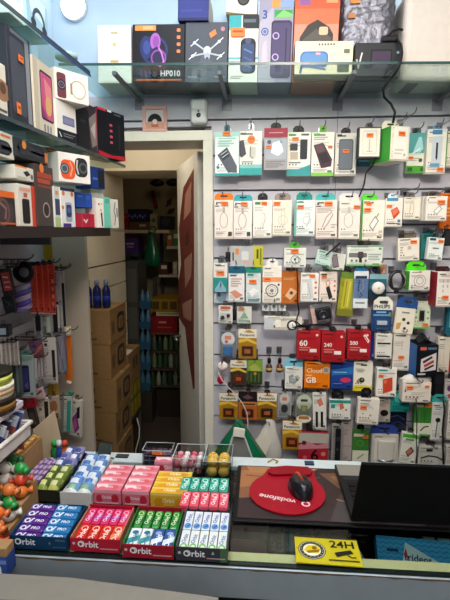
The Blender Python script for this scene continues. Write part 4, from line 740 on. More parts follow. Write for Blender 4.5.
# --- lower rows
r = empty('hanging_charm', P(222.5, 369, 1.84)); tag(r, 'round pinkish white hanging charm with a red drop and a cord below the blister', 'charm')
m = MB(); m.ball((0, 0, .012), (.023, .014, .019), 'ecdcd2', 14, 10, .04); m.build('charm', r)
m = MB(); m.ball((-.008, .004, -.048), (.015, .006, .019), 'b0243c:g', 12, 8); m.build('red_drop', r, label='shiny red drop')
m = MB(); m.tube([(-.008, .004, -.03), (-.004, .006, -.01), (0, .008, 0)], .0015, 'c8a8a0', 5); m.build('loop', r)
m = MB(); o_ = r.location; m.tube([P(x, y, 1.825)-o_ for x, y in ((218, 372), (222, 380), (229, 388), (237, 396), (243, 404), (247, 413), (248, 424), (247, 432))], .0024, 'd4d0c8', 6); m.build('cord', r)
q = P(222.5, 362, 1.84); hook_thing(q.x, q.z, 1.80, 'round pinkish white charm')
pk('pale_blue_header_pack', 'white card with a pale blue header|left of the orange GB box', (285, 367, 302.5, 389), [mt(.2, .1, .8, .16, 1, '9a9a96'), ('p', [(.2, .4), (.45, .3), (.5, .55), (.7, .35), (.85, .5), (.55, .8), (.25, .7)], 'a8b0ac'), ('o', .45, .55, .22, .03, '6a7478'), ('c', .7, .58, .07, '80684c')], c='e8e4d8', cat='card', g=gD, tab=(-.06, 1, 8, '7cc0d4'), Y=1.858, t=.014)
pk('orange_storage_box', 'bright orange box with white letters GB|under the red box marked 60', (304.5, 362, 330, 388.5), [('t', 'Cloud', .38, .32, .60, 'f8d8a8'), ('t', 'GB', .26, .68, .40, 'fdf0dc'), ('r', .06, .48, .3, .53, 'f4c080'), ('c', .84, .3, .15, 'c8b8a8'), ('c', .84, .3, .09, '9c8c84'), ('p', [(.38, 0), (.62, 0), (.72, .08), (.5, .06)], 'f4dcb8')], c='ec7c10', cat='box', g=gD, Y=1.846)
pk('blue_card', 'blue card with a red oval and pale band|right of the orange GB box', (331, 362, 353, 389), [('p', [(0, .3), (1, .16), (1, .44), (0, .5)], '2c74b8'), mt(.1, .36, .7, .42, 1, 'a8c8e0'), ('e', .66, .66, .24, .09, 'd83858'), mt(.1, .78, .5, .84, 1, '6a8cc8'), ('r', .4, .04, .7, .09, '1c2c70')], c='244494', cat='card', g=gD, Y=1.854, t=.018)
pk('yellow_foot_pack', 'yellow footed pack with a black ring|under the red box marked 500', (353.5, 362, 372.5, 391), [('rr', .36, .08, .68, .13, .03, '5a564c'), mt(.18, .26, .6, .38, 2, '9a9684'), ('c', .44, .62, .15, '2c2a28'), ('c', .46, .6, .06, '8a8478'), ('p', [(.15, .66), (.3, .55), (.34, .7), (.2, .74)], 'a88850'), ('r', 0, .82, 1, 1, 'e4d028'), mt(.1, .87, .5, .92, 1, '8c8020')], c='f0ebd8', g=gD, Y=1.848)
pk('red_tile_pack', 'white pack with a tilted red orange tile|right of the yellow footed pack', (376.5, 368.5, 396.5, 397), [('r', .08, .03, .46, .1, '38a0a0'), ('p', [(.3, .38), (.78, .3), (.82, .76), (.34, .88)], 'd0482c'), ('p', [(.34, .42), (.5, .39), (.52, .5), (.36, .53)], 'e07858'), mt(.1, .15, .9, .22, 1), ('r', .86, .9, .94, .95, '3c3c38')], c='f4ede0', g=gD, st=[(.2, .26, .24)], Y=1.835)
def bagtop(r, w, h):
    m = MB(); m.ball((0, .02, h+.004), (w*.52, .022, .022), 'e4dcd0', 14, 8, .14); m.build('crumpled_bag', r)
pk('bagged_white_box', 'wide white box half wrapped in a crumpled bag|below the big blue box', (402.5, 382, 431, 402.5), [mt(.3, .5, .8, .75, 3, 'd0c4b4')], c='ece0d0', cat='box', g=gD, st=[(.24, .28, .22), (.84, .2, .16)], Y=1.80, t=.05, more=bagtop)
pk('black_cable_bundle', 'black bundle of cable and plugs|hanging right of the bagged white box', (433.5, 372, 444, 396), [('rr', .1, .1, .9, .5, .1, '242428'), ('rr', .2, .55, .8, .95, .1, '1c1c20')], c='141416', cat='cable', g=gD, part='body', Y=1.86, t=.03)
pk('violet_pack', 'small white and violet pack|at the end beside the black cable bundle', (444.5, 380, 456, 401), [('c', .5, .4, .3, '6a3a68'), ('c', .5, .75, .2, 'a05048')], c='d0c4c0', g=gD, Y=1.868)
pk('ear_hook_blister', 'rounded clear blister with a grey earpiece|beside the last gold battery card', (277.5, 392, 291.5, 418.5), [('e', .5, .26, .36, .22, 'd0c8bc'), ('r', .34, .2, .66, .32, 'c88070'), ('e', .5, .62, .24, .16, '3c3e40')], c='a0a09e', cat='blister pack', g=gD, bl=(.1, .4, .9, .95, .014), Y=1.862, t=.008)
pk('cable_blister', 'rounded blister with a cream card and gold green plug|beside the grey earpiece blister', (295.5, 393, 312.5, 423.5), [('e', .5, .3, .44, .26, 'c8ccb8'), ('r', .3, .2, .7, .28, '383830'), ('rr', .3, .4, .7, .62, .06, '8a8c60'), ('r', .4, .44, .6, .58, 'b8a868'), ('e', .5, .84, .44, .13, 'ece2cc'), ('r', .2, .76, .8, .86, 'b88040')], c='7c8274', cat='blister pack', g=gD, bl=(.1, .32, .9, .76, .016), Y=1.85, t=.008)
pk('two_stick_pack', 'slim white pack with two black sticks|beside the cream rounded blister', (313.5, 393, 327, 430), [('r', .2, .5, .38, .92, '1c1c1e'), ('r', .58, .5, .76, .92, '1c1c1e'), ('p', [(.3, .2), (.6, .12), (.8, .3), (.5, .36)], 'd88060'), mt(.15, .05, .8, .1, 1)], c='e4dfd4', g=gD, Y=1.842, roll=-2, t=.014)
pk('teal_header_box', 'low white box with a teal header and black clip|beside the two stick pack', (329.5, 400, 350.5, 419.5), [('r', 0, 0, 1, .16, '28988c'), ('r', .06, .22, .26, .42, '28988c'), ('p', [(.46, .2), (.62, .14), (.7, .4), (.5, .5)], 'd87858'), ('r', .74, .44, .84, .54, 'd87858'), mt(.1, .88, .5, .93, 1, '707068')], c='e4e4d8', cat='box', g=gD, tab=(.1, .68, 9, '141416'), Y=1.846)
pk('oval_tab_pack', 'white pack with a slanted black oval tab|in front of a grey one', (357, 399, 378.5, 424.5), [mt(.1, .16, .5, .26, 1), ('l', [(.5, .36), (.66, .3), (.7, .4)], .04, 'b8c8b8'), ('r', .2, .55, .3, .6, 'c8a888'), ('r', .55, .6, .66, .66, 'c8a888'), mt(.1, .88, .9, .92, 1, 'c8bca8')], c='f2e8da', g=gD, st=[(.26, .34, .3)], tab=(.14, .62, 10, '141416'), roll=2, Y=1.81)
pk('grey_oval_pack', 'grey pack with a black oval picture|behind the white oval tabbed pack', (375, 399, 390.5, 422), [('e', .6, .6, .26, .14, '1c1816'), ('r', .4, .26, .7, .34, 'd08868'), mt(.2, .1, .8, .16, 1)], c='b8b2a6', g=gD, Y=1.86)
pk('teal_bag', 'glossy teal bag|hanging above the navy bag', (391, 391, 409.5, 412), [('p', [(.1, .2), (.5, .1), (.9, .3), (.6, .6), (.2, .5)], '48b0a8'), ('l', [(.2, .8), (.7, .6), (.9, .8)], .05, '187068'), ('c', .72, .3, .09, 'd8a888')], c='208c84:g', cat='bag', g=gD, Y=1.85, part='bag')
pk('navy_bag', 'dark navy bag|below the glossy teal bag', (388, 411, 406.5, 432), [('l', [(.1, .3), (.5, .2), (.9, .4)], .06, '344064'), ('l', [(.2, .6), (.6, .5), (.9, .7)], .05, '2c3454'), ('c', .3, .8, .1, '48547c')], c='181c30:g', cat='bag', g=gD, Y=1.868, part='bag', hook=False)
pk('green_cable_pack', 'green pack with a cream foot showing a cable|beside the teal bag', (414, 403, 431.5, 436), [('r', 0, .0, 1, .58, '3c8434'), ('r', .1, .04, .5, .12, 'd8d8b8'), ('l', [(.3, .2), (.3, .56)], .05, '5ca048'), ('l', [(.6, .2), (.6, .56)], .05, '2c6c28'), ('r', 0, .6, 1, .94, 'e0dcc4'), ('l', [(.4, .84), (.6, .72), (.85, .7)], .08, '3a3a3c'), ('r', 0, .94, 1, 1, '4c9c3c')], c='3c8434', g=gD, st=[(.76, .07, .4)], Y=1.852, t=.016)
pk('selfie_pack', 'tall white pack with a black ball|on a thin stem, near the row end', (431.5, 403, 444, 440.5), [('c', .5, .45, .2, '181818'), ('l', [(.46, .5), (.38, .92)], .07, '3a3a38'), mt(.2, .1, .8, .2, 2, '8aa8a4')], c='e6e4da', g=gD, tab=(-.05, 1.15, 8, '3ca8a4'), Y=1.846, t=.016)
pk('white_box', 'plain white box|at the very end of the row beside the black ball pack', (447.5, 402, 460, 440), [mt(.1, .3, .8, .6, 3)], c='e6dfd2', cat='box', g=gD, Y=1.86)
# --- lowest row, above the counter
pk('red_six_bag', 'clear topped red bag with a black 6|standing behind the counter edge', (298.5, 433, 328, 466), [('r', 0, 0, 1, .3, 'b8b4a4'), ('r', 0, .3, 1, 1, 'a82430'), ('p', [(0, .38), (.3, .25), (.6, .36), (1, .28), (1, .44), (0, .5)], 'c8848c'), ('t', '6', .55, .66, .26, '141014'), ('c', .84, .62, .08, 'd88070'), ('c', .22, .74, .07, 'd06068'), ('c', .18, .3, .08, '5c1c24')], c='982030', cat='bag', g=gD, Y=1.835, t=.03, part='bag', tab=(.25, .75, 12, 'c8ccc4:t'))
pk('black_tool_pack', 'long clear pack with a black tool|right of the red bag marked 6', (331.5, 424, 343.5, 466), [('rr', .3, .1, .75, .94, .12, '1c1c1e'), ('r', .36, .3, .7, .4, '3c3c40'), ('c', .5, .6, .1, '505054')], c='9c9690', g=gD, Y=1.85, t=.01, bl=(.12, .05, .9, .97, .018))
pk('pale_pink_pack', 'plain pale pinkish pack|behind the black tool pack', (341.5, 420, 352, 466), [('r', 0, .55, 1, .57, 'a08c88')], c='b8a8a4', g=gD, Y=1.875, t=.012)
pk('green_cable_pack', 'green pack with a cream foot|left of the white moulded holder box', (352.5, 430, 368.5, 466), [('r', 0, 0, 1, .5, '3c7c30'), ('r', .05, .1, .7, .18, 'dcd8bc'), ('o', .45, .36, .22, .04, '5c9c48'), ('r', 0, .56, 1, 1, 'dcd8c0'), ('l', [(.3, .8), (.7, .66)], .08, '8a9478')], c='3c7c30', g=gD, st=[(.78, .18, .36)], tab=(.25, .7, 5, '141416'), Y=1.858, t=.016)
def tray(r, w, h):
    m = MB(); m.box(-w*.3, -.014, h*.2, w*.34, -.0005, h*.86, 'cfc8bc'); m.build('moulded_tray', r, .006)
    m = MB(); m.tube([(-w*.24, -.018, h*.26), (0, -.02, h*.22), (w*.28, -.018, h*.26)], .004, 'c8ccd0:m', 8); m.build('steel_bar', r)
pk('holder_box', 'grey white box with a moulded holder|and blue top band behind the laptop', (371.5, 435, 398, 466), [('rr', .1, .08, .92, .95, .08, 'd8d2c6')], c='c4beb2', cat='box', g=gD, tab=(-.05, .98, 9, '2c4088'), Y=1.836, more=tray)
pk('phone_strap_pack', 'tilted green topped white pack|with a small phone picture, behind the laptop screen', (399, 434, 415.5, 464), [('r', 0, 0, 1, .12, '4cb430'), ('r', .2, .15, .7, .21, '58a848'), ('p', [(.3, .6), (.6, .4), (.82, .54), (.5, .76)], '4a3c40'), ('p', [(.36, .6), (.58, .46), (.72, .54), (.5, .69)], 'c87850')], c='e6e2d4', g=gD, roll=6, Y=1.83)
pk('grey_card', 'wide pale card with a small black buckle print|lowest, behind the laptop', (418, 447, 444, 466), [('rr', .3, .1, .55, .24, .04, '2c2a28'), ('l', [(.1, .6), (.4, .46), (.7, .5), (.95, .64)], .06, '3a3836')], c='c8c4ba', cat='card', g=gD, Y=1.85)
pk('white_box', 'pale box|in the lowest row at the far end behind the laptop', (446, 446, 460, 466), [mt(.1, .3, .8, .6, 2)], c='d0c8bc', cat='box', g=gD, Y=1.86)
m = MB(); m.tube([P(416, 398, 1.78), P(417, 420, 1.78), P(416.5, 440, 1.78), P(417, 470, 1.8)], .0022, '1c1c1e'); tag(m.build('hanging_cable'), 'thin black cord hanging down in front of the green cable pack', 'cord')
m = MB(); m.tube([P(443, 396, 1.79), P(444.5, 410, 1.78), P(442.5, 430, 1.78), P(443.5, 470, 1.8)], .004, '2c2624'); tag(m.build('hanging_cable'), 'thicker dark cord hanging beside the black ball pack', 'cord')
m = MB(); m.tube([P(376, 157, 1.80), P(373, 165, 1.83), P(366, 173, 1.85), P(364, 185, 1.86), P(359, 197, 1.86)], .0028, '1c1c1e'); tag(m.build('hanging_cable'), 'black cord trailing from the cream framed box down to the second row', 'cord')
m = MB(); m.tube([P(340, 243, 1.82), P(332, 250, 1.82), P(326, 255, 1.83)], .003, '1c1c1e'); m.tube([P(322, 267, 1.82), P(330, 270, 1.82), P(345, 271, 1.83)], .003, '2c4c30'); tag(m.build('earphone_cable'), 'dark earphone cord around the pale card with the grey phone picture', 'cord')
# white plastic bag with silver contents behind the counter
r = empty('white_plastic_bag', P(269, 466, 1.80)); tag(r, 'crumpled white plastic bag hanging behind the counter beside the green cloth', 'bag')
m = MB(); vs = []; fs = []; n = 16
for i, (z, a, b_) in enumerate(((.0, .04, .02), (.05, .052, .03), (.11, .05, .03), (.16, .032, .02), (.19, .014, .01), (.205, .02, .012))):
    for j in range(n):
        t = 2*pi*j/n; k = 1+.2*sin(5*t+i*2.1)+random.uniform(-.14, .14); vs.append((a*k*cos(t)+.008*sin(i*2), b_*k*sin(t), z))
for i in range(5):
    for j in range(n): fs.append((i*n+j, i*n+(j+1) % n, (i+1)*n+(j+1) % n, (i+1)*n+j))
fs += [tuple(range(n-1, -1, -1)), tuple(range(5*n, 6*n))]; m.add(vs, fs, 'ccc6bc:g', True); m.build('bag', r, sub=1)
m = MB(); m.prism([(-.065, .115), (-.03, .165), (.008, .12), (-.022, .05)], -.034, -.031, 'e6dccb', Matrix(((1, 0, 0, 0), (0, 0, 1, 0), (0, 1, 0, 0), (0, 0, 0, 1)))); m.build('hang_flap', r, label='stiff cream flap')
q = P(269, 430, 1.80); hook_thing(q.x, q.z+.03, 1.77, 'crumpled white plastic bag')
# folded green cloth with a grey board and a white tag
q0 = P(239, 470, 1.62); zb = q0.z
r = empty('green_cloth_stand', q0); tag(r, 'green cloth folded around a grey board with a white tag, behind the counter', 'stand')
pt = lambda x, y, Y=1.62: P(x, y, Y)-q0
m = MB()
for side in ((((238, 424), (243, 428), (266, 462), (268, 474), (252, 474), (247, 445))), (((238, 424), (234, 428), (216, 452), (208, 474), (228, 474), (232, 446)))):
    f = [pt(*p) for p in side]; bk = [Vector(p)+Vector((0, .05, 0)) for p in f]; n = len(f)
    mid = sum(f, Vector())/n+Vector((0, -.018, 0)); vs = f+bk+[mid]
    m.add(vs, [(i, (i+1) % n, 2*n) for i in range(n)]+[tuple(range(n, 2*n))]+[(i, (i+1) % n, n+(i+1) % n, n+i) for i in range(n)], '0f6c48', True)
m.build('green_cloth', r, .004)
f = [pt(*p, 1.585) for p in ((233, 436), (244, 436), (258, 474), (221, 474))]; m = MB(); bk = [p+Vector((0, .02, 0)) for p in f]
m.add(f+bk, [(0, 1, 2, 3), (7, 6, 5, 4), (0, 4, 5, 1), (1, 5, 6, 2), (2, 6, 7, 3), (3, 7, 4, 0)], '84847e'); 
for a_, b_ in ((0, 3), (1, 2)): m.tube([f[a_], f[b_]], .004, 'c0c8c0', 6)
m.build('grey_board', r, .001)
m = MB(); c0 = pt(239, 432.5, 1.575); m.box(c0.x-.021, c0.y-.003, c0.z-.018, c0.x+.021, c0.y+.003, c0.z+.018, 'ece6d8', Matrix.Translation(c0) @ Matrix.Rotation(.12, 4, 'Y') @ Matrix.Translation(-c0)); m.build('white_tag', r, .003)
m = MB(); m.box(q0.x-.13, 1.575, 0, q0.x+.13, 1.70, zb-.022, '5a5048'); tag(m.build('low_cupboard', bev=.004), 'low cupboard behind the counter under the green cloth', 'cupboard')
# empty hooks of the top rows
for i, (px, py) in enumerate(((397, 124), (436, 127), (400, 192), (445, 194))):
    q = P(px, py, WB-.01); hook_thing(q.x+.012, q.z, 1.75, ('gap beside the cream framed box', 'gap above the stylus pack', 'gap above the small cream cable box', 'gap above the orange pack')[i])
# alarm sensor and framed picture under the glass shelf
q = P(200, 126, WB-.006); r = empty('motion_sensor', q); tag(r, 'white alarm sensor with a black eye on the wall under the glass shelf', 'sensor')
m = MB(); m.box(-.034, -.045, 0, .034, 0, .098, 'dcdcda'); hs = m.build('housing', r, .014, seg=3)
m = MB(); m.box(-.024, -.0475, .055, .024, -.044, .090, 'eaeaea'); m.build('lens_window', hs, .004)
m = MB(); m.ball((0, -.0455, .032), (.009, .004, .009), '101012:g'); m.build('sensor_eye', hs); m = MB(); m.ball((0, -.0455, .048), (.004, .003, .004), '3a3a40:g'); m.build('indicator', hs)
q = P(155.5, 133, WB-.006); r = empty('framed_dial_picture', q); tag(r, 'small pink framed square with a black and white half dial beside the alarm sensor', 'picture')
m = MB(); ww, hh = .102, .103
for b4 in ((-ww/2, -.014, 0, ww/2, 0, .014), (-ww/2, -.014, hh-.014, ww/2, 0, hh), (-ww/2, -.014, .014, -ww/2+.014, 0, hh-.014), (ww/2-.014, -.014, .014, ww/2, 0, hh-.014)): m.box(*b4, 'd8a8a0')
m.build('frame', r, .002)
m = MB(); m.box(-ww/2+.014, -.008, .014, ww/2-.014, 0, hh-.014, 'dcd6d4'); arc = [(.5+.4*cos(a), .62-.42*sin(a)) for a in [pi*i/14 for i in range(15)]]
m.art([('p', arc, '1c1c20'), ('c', .5, .62, .14, 'e4dcd0'), ('r', 0, .64, 1, 1, 'd49c84'), ('c', .5, .66, .1, 'e8d8c8'), ('r', .3, .76, .7, .9, 'b06850')], (-ww/2+.014, -.008, hh-.014), (1, 0, 0), (0, 0, -1), ww-.028, hh-.028); m.build('dial_print', r)
# ================================================================ ON THE LONG GLASS SHELF
def ts(name, label, x0, y0, x1, Y, dep, c, art=(), cat='box', st=(), side=None, base=0, g='boxes on the long glass shelf', top=None, more=None, bev=.002, sideart=(), yaw=0):
    A = P(x0, (y0+75)/2, Y).x; B = P(x1, (y0+75)/2, Y).x; xm = (A+B)/2; z0 = zsh(xm)+.001+base; h = P((x0+x1)/2, y0, Y).z-z0; w = B-A
    r = empty(name, (xm, Y, z0), radians(yaw), TILT); tag(r, label, cat, g); carton(r, w, h, dep, c, art, 'carton', side, sideart, top, bev)
    for q in st: sticker(r, w, h, *q)
    if more: more(r, w, h)
    return r, h
ts('white_box', 'plain white box with three faint gold marks, first on the long glass shelf', 97, 25, 130.5, 1.775, .15, 'f2f0e2', [('r', .4, .12, .6, .15, 'c8b070'), ('c', .5, .33, .06, 'd8c48c'), ('r', .38, .6, .62, .64, 'c8a860'), ('r', .1, .97, .9, .99, 'd8d0b8')], side='e0d8c4')
PU = '8c4a9c'; NB = '2c3468'
ts('headphone_box', 'black headphone box with a violet headset picture and white letters', 132, 24, 184, 1.762, .16, '17161c',
   [('r', .05, .02, .45, .11, 'f09048'), ('r', .2, .04, .4, .09, 'e8b078'), ('o', .42, .45, .26, .045, NB), ('e', .26, .40, .12, .2, NB), ('e', .27, .40, .07, .12, '3c4a8c'), ('e', .44, .3, .1, .15, 'a860b8'), ('e', .45, .3, .06, .1, PU), ('e', .48, .56, .15, .17, '2a2448'), ('o', .5, .58, .15, .03, PU), ('l', [(.5, .4), (.56, .5), (.6, .64), (.52, .74)], .03, 'c078c8'), ('l', [(.17, .8), (.17, .92)], .04, '30406c'), ('l', [(.25, .8), (.25, .92)], .04, '3a4a78'), ('l', [(.33, .8), (.33, .92)], .04, '44507c'),
    ('t', 'HP010', .73, .85, .38, 'e8e4e4'), ('r', .06, .955, .94, .975, 'e8743c')]+[('rr', .85, .08+.12*i, .92, .14+.12*i, .02, 'e08050') for i in range(4)])
dr_ = [('e', .52, .47, .09, .075, 'c4ccd4'), ('e', .52, .56, .07, .06, 'a4acb8'), ('c', .52, .6, .03, '38404c')]
for (a_, b_) in (((.46, .46), (.22, .34)), ((.58, .46), (.80, .32)), ((.46, .52), (.18, .56)), ((.58, .52), (.84, .56))):
    dr_ += [('l', [a_, b_], .035, 'b4bcc4'), ('c', b_[0], b_[1], .035, 'd4dce4'), ('l', [(b_[0]-.09, b_[1]+.06), (b_[0]+.09, b_[1]-.06)], .02, 'e4e8ec')]
ts('drone_box', 'dark grey drone box with a white four armed drone picture', 184.5, 22, 227, 1.765, .15, '4a4e58', [('p', [(.1, 1), (.5, .4), (.8, 1)], '565a66')]+dr_+[('p', [(.56, .19), (.70, .12), (.74, .2), (.6, .27)], ORANGE), ('c', .88, .12, .05, 'b08088'), ('r', .06, .9, .3, .93, '8890a0'), ('r', .7, .9, .94, .93, '8890a0'), ('t', 'DRONE', .3, .8, .2, '707888')][:-1])
qd = P(206, 22, 1.765)
r, _h = ts('navy_box', 'navy blue box lying on top of the grey drone box', 178, -8, 208.5, 1.755, .15, '28327c', [('r', 0, .9, 1, 1, '141c50'), ('r', .3, .15, .36, .25, 'b0b8d8'), ('r', .1, .6, .8, .7, '303c8c')], base=qd.z-zsh(qd.x)+.0005, side='d8d4cc', g=None)
ts('speaker_box', 'white speaker box with a teal corner and a blue black cylinder speaker picture', 228, 15, 257.5, 1.767, .155, 'f0ece0', [('r', 0, 0, .42, .22, '38a0a4'), ('r', .46, .0, 1, .2, '24282e'), ('r', .5, .06, .9, .11, '606870'), ('r', 0, .62, 1, .655, '58b0b4'), ('r', 0, .675, .5, .69, '58b0b4'), ('r', .1, .3, .5, .34, 'e8a060'), ('rr', .4, .34, .92, .87, .16, '20242c'), ('rr', .46, .42, .86, .84, .1, '34446c'), ('c', .66, .38, .1, '485068'), ('l', [(.52, .5), (.8, .56)], .05, '5c78a8'), ('l', [(.52, .62), (.8, .68)], .05, '4c5c90'), ('l', [(.54, .74), (.8, .78)], .05, '5c78a8'), mt(.08, .9, .5, .96, 2)], st=[(.3, .255, .5)])
qd = P(242, 15, 1.767)
ts('cream_speaker_box', 'cream box with a dark round picture on top of the white speaker box', 226, -12, 257, 1.764, .14, 'e6dcc4', [('c', .55, .42, .2, '2a2a2c'), ('c', .55, .42, .14, '48484a'), ('p', [(0, .9), (.7, 1), (0, 1)], '80683c')], base=qd.z-zsh(qd.x)+.0005, g=None)
ts('party_speaker_box', 'tall violet grey box with a ringed tower speaker picture', 258, -3, 292, 1.768, .155, '9c98ac', [('p', [(0, .3), (.4, .1), (.5, 1), (0, 1)], 'b0aab8'), ('t', '3', .16, .2, .13, '2c4c98'), ('o', .17, .4, .11, .03, '304c98'), ('c', .17, .4, .05, '5070b0'), ('r', .36, .02, .6, .12, 'e09850'), ('r', .62, .04, .98, .12, '8aa4d8'), ('r', .44, .15, .96, .24, '3c9858'), ('p', [(.44, .24), (.7, .15), (.96, .2), (.96, .24)], '80c070'), ('rr', .36, .27, .96, .95, .1, '3c3450'), ('rr', .4, .3, .92, .92, .08, '4c4268'), ('o', .5, .45, .1, .03, 'c0a8d8'), ('o', .5, .7, .1, .03, 'b8a8d0'), ('l', [(.8, .36), (.8, .9)], .04, '302848'), ('p', [(.12, .55), (.22, .5), (.28, .8), (.1, .82)], 'c8b8d0')], cat='box', side='6a6480')
ts('portable_speaker_box', 'orange red box with a big black speaker picture', 293, -8, 337.5, 1.768, .155, 'e49078', [('r', 0, 0, 1, .35, 'e0704c'), ('r', 0, 0, 1, .18, 'd85c3c'), ('r', .1, .02, .34, .14, '8c5c98'), ('r', .7, .06, .95, .12, 'e8a070'), ('p', [(.13, .5), (.3, .36), (.52, .3), (.78, .38), (.88, .46), (.88, .95), (.12, .95)], '3a3632'), ('p', [(.16, .54), (.5, .4), (.84, .5), (.84, .68), (.16, .72)], '54504a'), ('rr', .56, .38, .76, .47, .04, 'd8b898'), ('c', .32, .82, .12, 'a87058'), ('c', .32, .82, .08, '383432'), ('l', [(.4, .56), (.6, .54)], .03, '8a8478')])
ts('speaker_box', 'cream landscape box with a blue speaker picture, in front of the orange red one', 294.5, 41, 352.5, 1.69, .062, 'ecdcb8', [('r', .0, .97, 1, 1, '385848')]+[('r', .4+.05*i, .07, .43+.05*i, .13, '5a5048') for i in range(6)]+[('rr', .09, .3, .58, .78, .09, '4a74a8'), ('rr', .12, .36, .55, .7, .07, '5c88b8'), ('r', .36, .34, .44, .4, 'd8a898'), ('l', [(.14, .6), (.1, .95)], .04, '3c5c84'), ('l', [(.2, .74), (.54, .84)], .03, '5c6c88'), ('rr', .74, .62, .94, .92, .02, '50584c'), ('r', .84, .24, .94, .36, '686858')], side='385040')
ts('media_player_box', 'black landscape box with a dark violet screen, beside the cream speaker box', 354, 42.5, 401, 1.70, .062, '26282c', [('rr', .34, .2, .8, .84, .02, '141216'), ('rr', .38, .26, .77, .78, .02, '3c2c44'), ('r', .48, .6, .54, .66, 'b898c8'), ('l', [(.05, .5), (.09, .78), (.16, .3)], .03, 'd0d0c4'), ('c', .92, .3, .03, '80a0a8'), ('r', .0, .9, 1, 1, '1c2a28')])
# foil parcel
A = P(338.5, 30, 1.775); B = P(399, 30, 1.775); r = empty('foil_parcel', ((A.x+B.x)/2, 1.775, zsh((A.x+B.x)/2)+.006)); tag(r, 'crinkled silver foil parcel standing behind the black media box', 'parcel')
m = MB(); W_ = (B.x-A.x)/2-.004; n, k = 44, 30; vs = []; fs = []; rnd = random.Random(3)
for i in range(k+1):
    z = .34*i/k
    for j in range(n):
        t = 2*pi*j/n; sx = (abs(cos(t))**.45)*(1 if cos(t) > 0 else -1); sy = (abs(sin(t))**.6)*(1 if sin(t) > 0 else -1)
        q = 1+rnd.uniform(-.02, .02)-.02*(i == k); vs.append((W_*sx*q, .074+.068*sy*q, z))
for i in range(k):
    for j in range(n): fs.append((i*n+j, i*n+(j+1) % n, (i+1)*n+(j+1) % n, (i+1)*n+j))
fs += [tuple(range(n-1, -1, -1)), tuple(range(k*n, k*n+n))]; m.add(vs, fs, '80808a:f'); m.build('foil', r)
m = MB(); 
for (u, z, c, s_) in ((-.05, .27, 'd08848', .016), (-.02, .30, 'c89858', .012), (-.06, .22, 'b87848', .012), (.085, .10, 'd06848', .005)):  # orange patches stand in for reflections on the foil
    m = MB(); m.box(u-s_, -.002, z-s_*.7, u+s_, .006, z+s_*.7, c); m.build('sticker', r, label='orange reflection painted on the foil')
# white appliance
A = P(403, 40, 1.76); r = empty('white_appliance', (A.x, 1.76, zsh(A.x)+.0035), 0, TILT); tag(r, 'big beige white rounded appliance at the end of the long glass shelf', 'appliance')
hh = P(425, -14, 1.76).z-r.location.z
m = MB(); m.box(0, 0, 0, .34, .165, hh, 'd8cdc2'); m.build('housing', r, .022, seg=4)
m = MB(); m.box(.02, -.0015, .05, .338, .0008, .052, 'b8aca0'); m.box(-.0006, .03, .02, .0004, .14, hh-.03, 'a89c90'); m.build('panel_seam', r)
m = MB(); m.box(.03, .03, -.003, .07, .14, .002, '3a3836'); m.build('rubber_foot', r); m = MB(); m.box(.27, .03, -.003, .31, .14, .002, '3a3836'); m.build('rubber_foot', r)
m = MB(); q = P(391, 42, 1.63); z0 = P(391, 42.2, 1.62).z
r = empty('power_plug', P(391, 41.8, 1.715)); tag(r, 'black plug adapter with its cable on top of the black media box', 'plug')
o_ = r.location
m = MB(); m.box(-.03, 0, 0.001, .024, .03, .022, '141416'); m.build('plug_body', r, .005)
m = MB(); m.tube([P(388, 36, 1.73)-o_, P(393, 31, 1.74)-o_, P(399, 29, 1.75)-o_, P(402.5, 30, 1.757)-o_], .0045, '1a1a1c'); m.build('cable', r)
m = MB(); m.tube([P(397, 39, 1.69), P(401.5, 46, 1.66), P(402, 53, 1.57), P(400.5, 62, 1.551), P(396, 72, 1.55), P(390, 80, 1.62), P(383, 89, 1.75), P(384, 97, 1.80), P(391, 104, 1.80), P(395, 112, 1.80), P(393, 123, 1.80)], .0045, '1c1c1e'); tag(m.build('power_cable'), 'black power cable hanging from the long glass shelf down to the green sided box', 'cable')
bpy.context.view_layer.update()

# ================================================================ LEFT WALL SHELVES
def fx(y): return -.571+(-.528+.571)*(y-1.0)/.78
def yof(px, x_in=.012, py=200):      # depth where a line of sight meets the front of the side shelves
    d = ray(px, py); t = .99
    for _ in range(20): t = (fx(t)-x_in)/d.x*d.y
    return t
def lb(name, label, px0, px1, z, ytop, dep, c, art=(), turn=0, inn=.012, lift=0, **k):
    """box on a side shelf; px0 the nearer front corner, px1 the farther; ytop where its nearer top edge shows; turn = degrees it faces the viewer"""
    yb = {2.10: 6+.76*px0, 1.855: 114+.41*px0, 1.612: 229}[z]-lift*400; pm = (ytop+yb)/2
    y0 = yof(px0, inn, pm); x0 = fx(y0)-inn
    d0 = ray(px1, pm); a = radians(90-turn); dx, dy = cos(a), sin(a)
    s = (y0*d0.x/d0.y-x0)/(dx-dy*d0.x/d0.y); z = z+.0016+lift
    h = P(px0, ytop, y0).z-z
    return qb(name, label, (x0, y0, z), (x0+dx*s, y0+dy*s, z), h, dep, c, art, **k)
z1, z2_, z3_ = 2.10, 1.855, 1.612
G2 = 'boxes on the middle glass side shelf'; G3 = 'boxes on the dark side shelf'
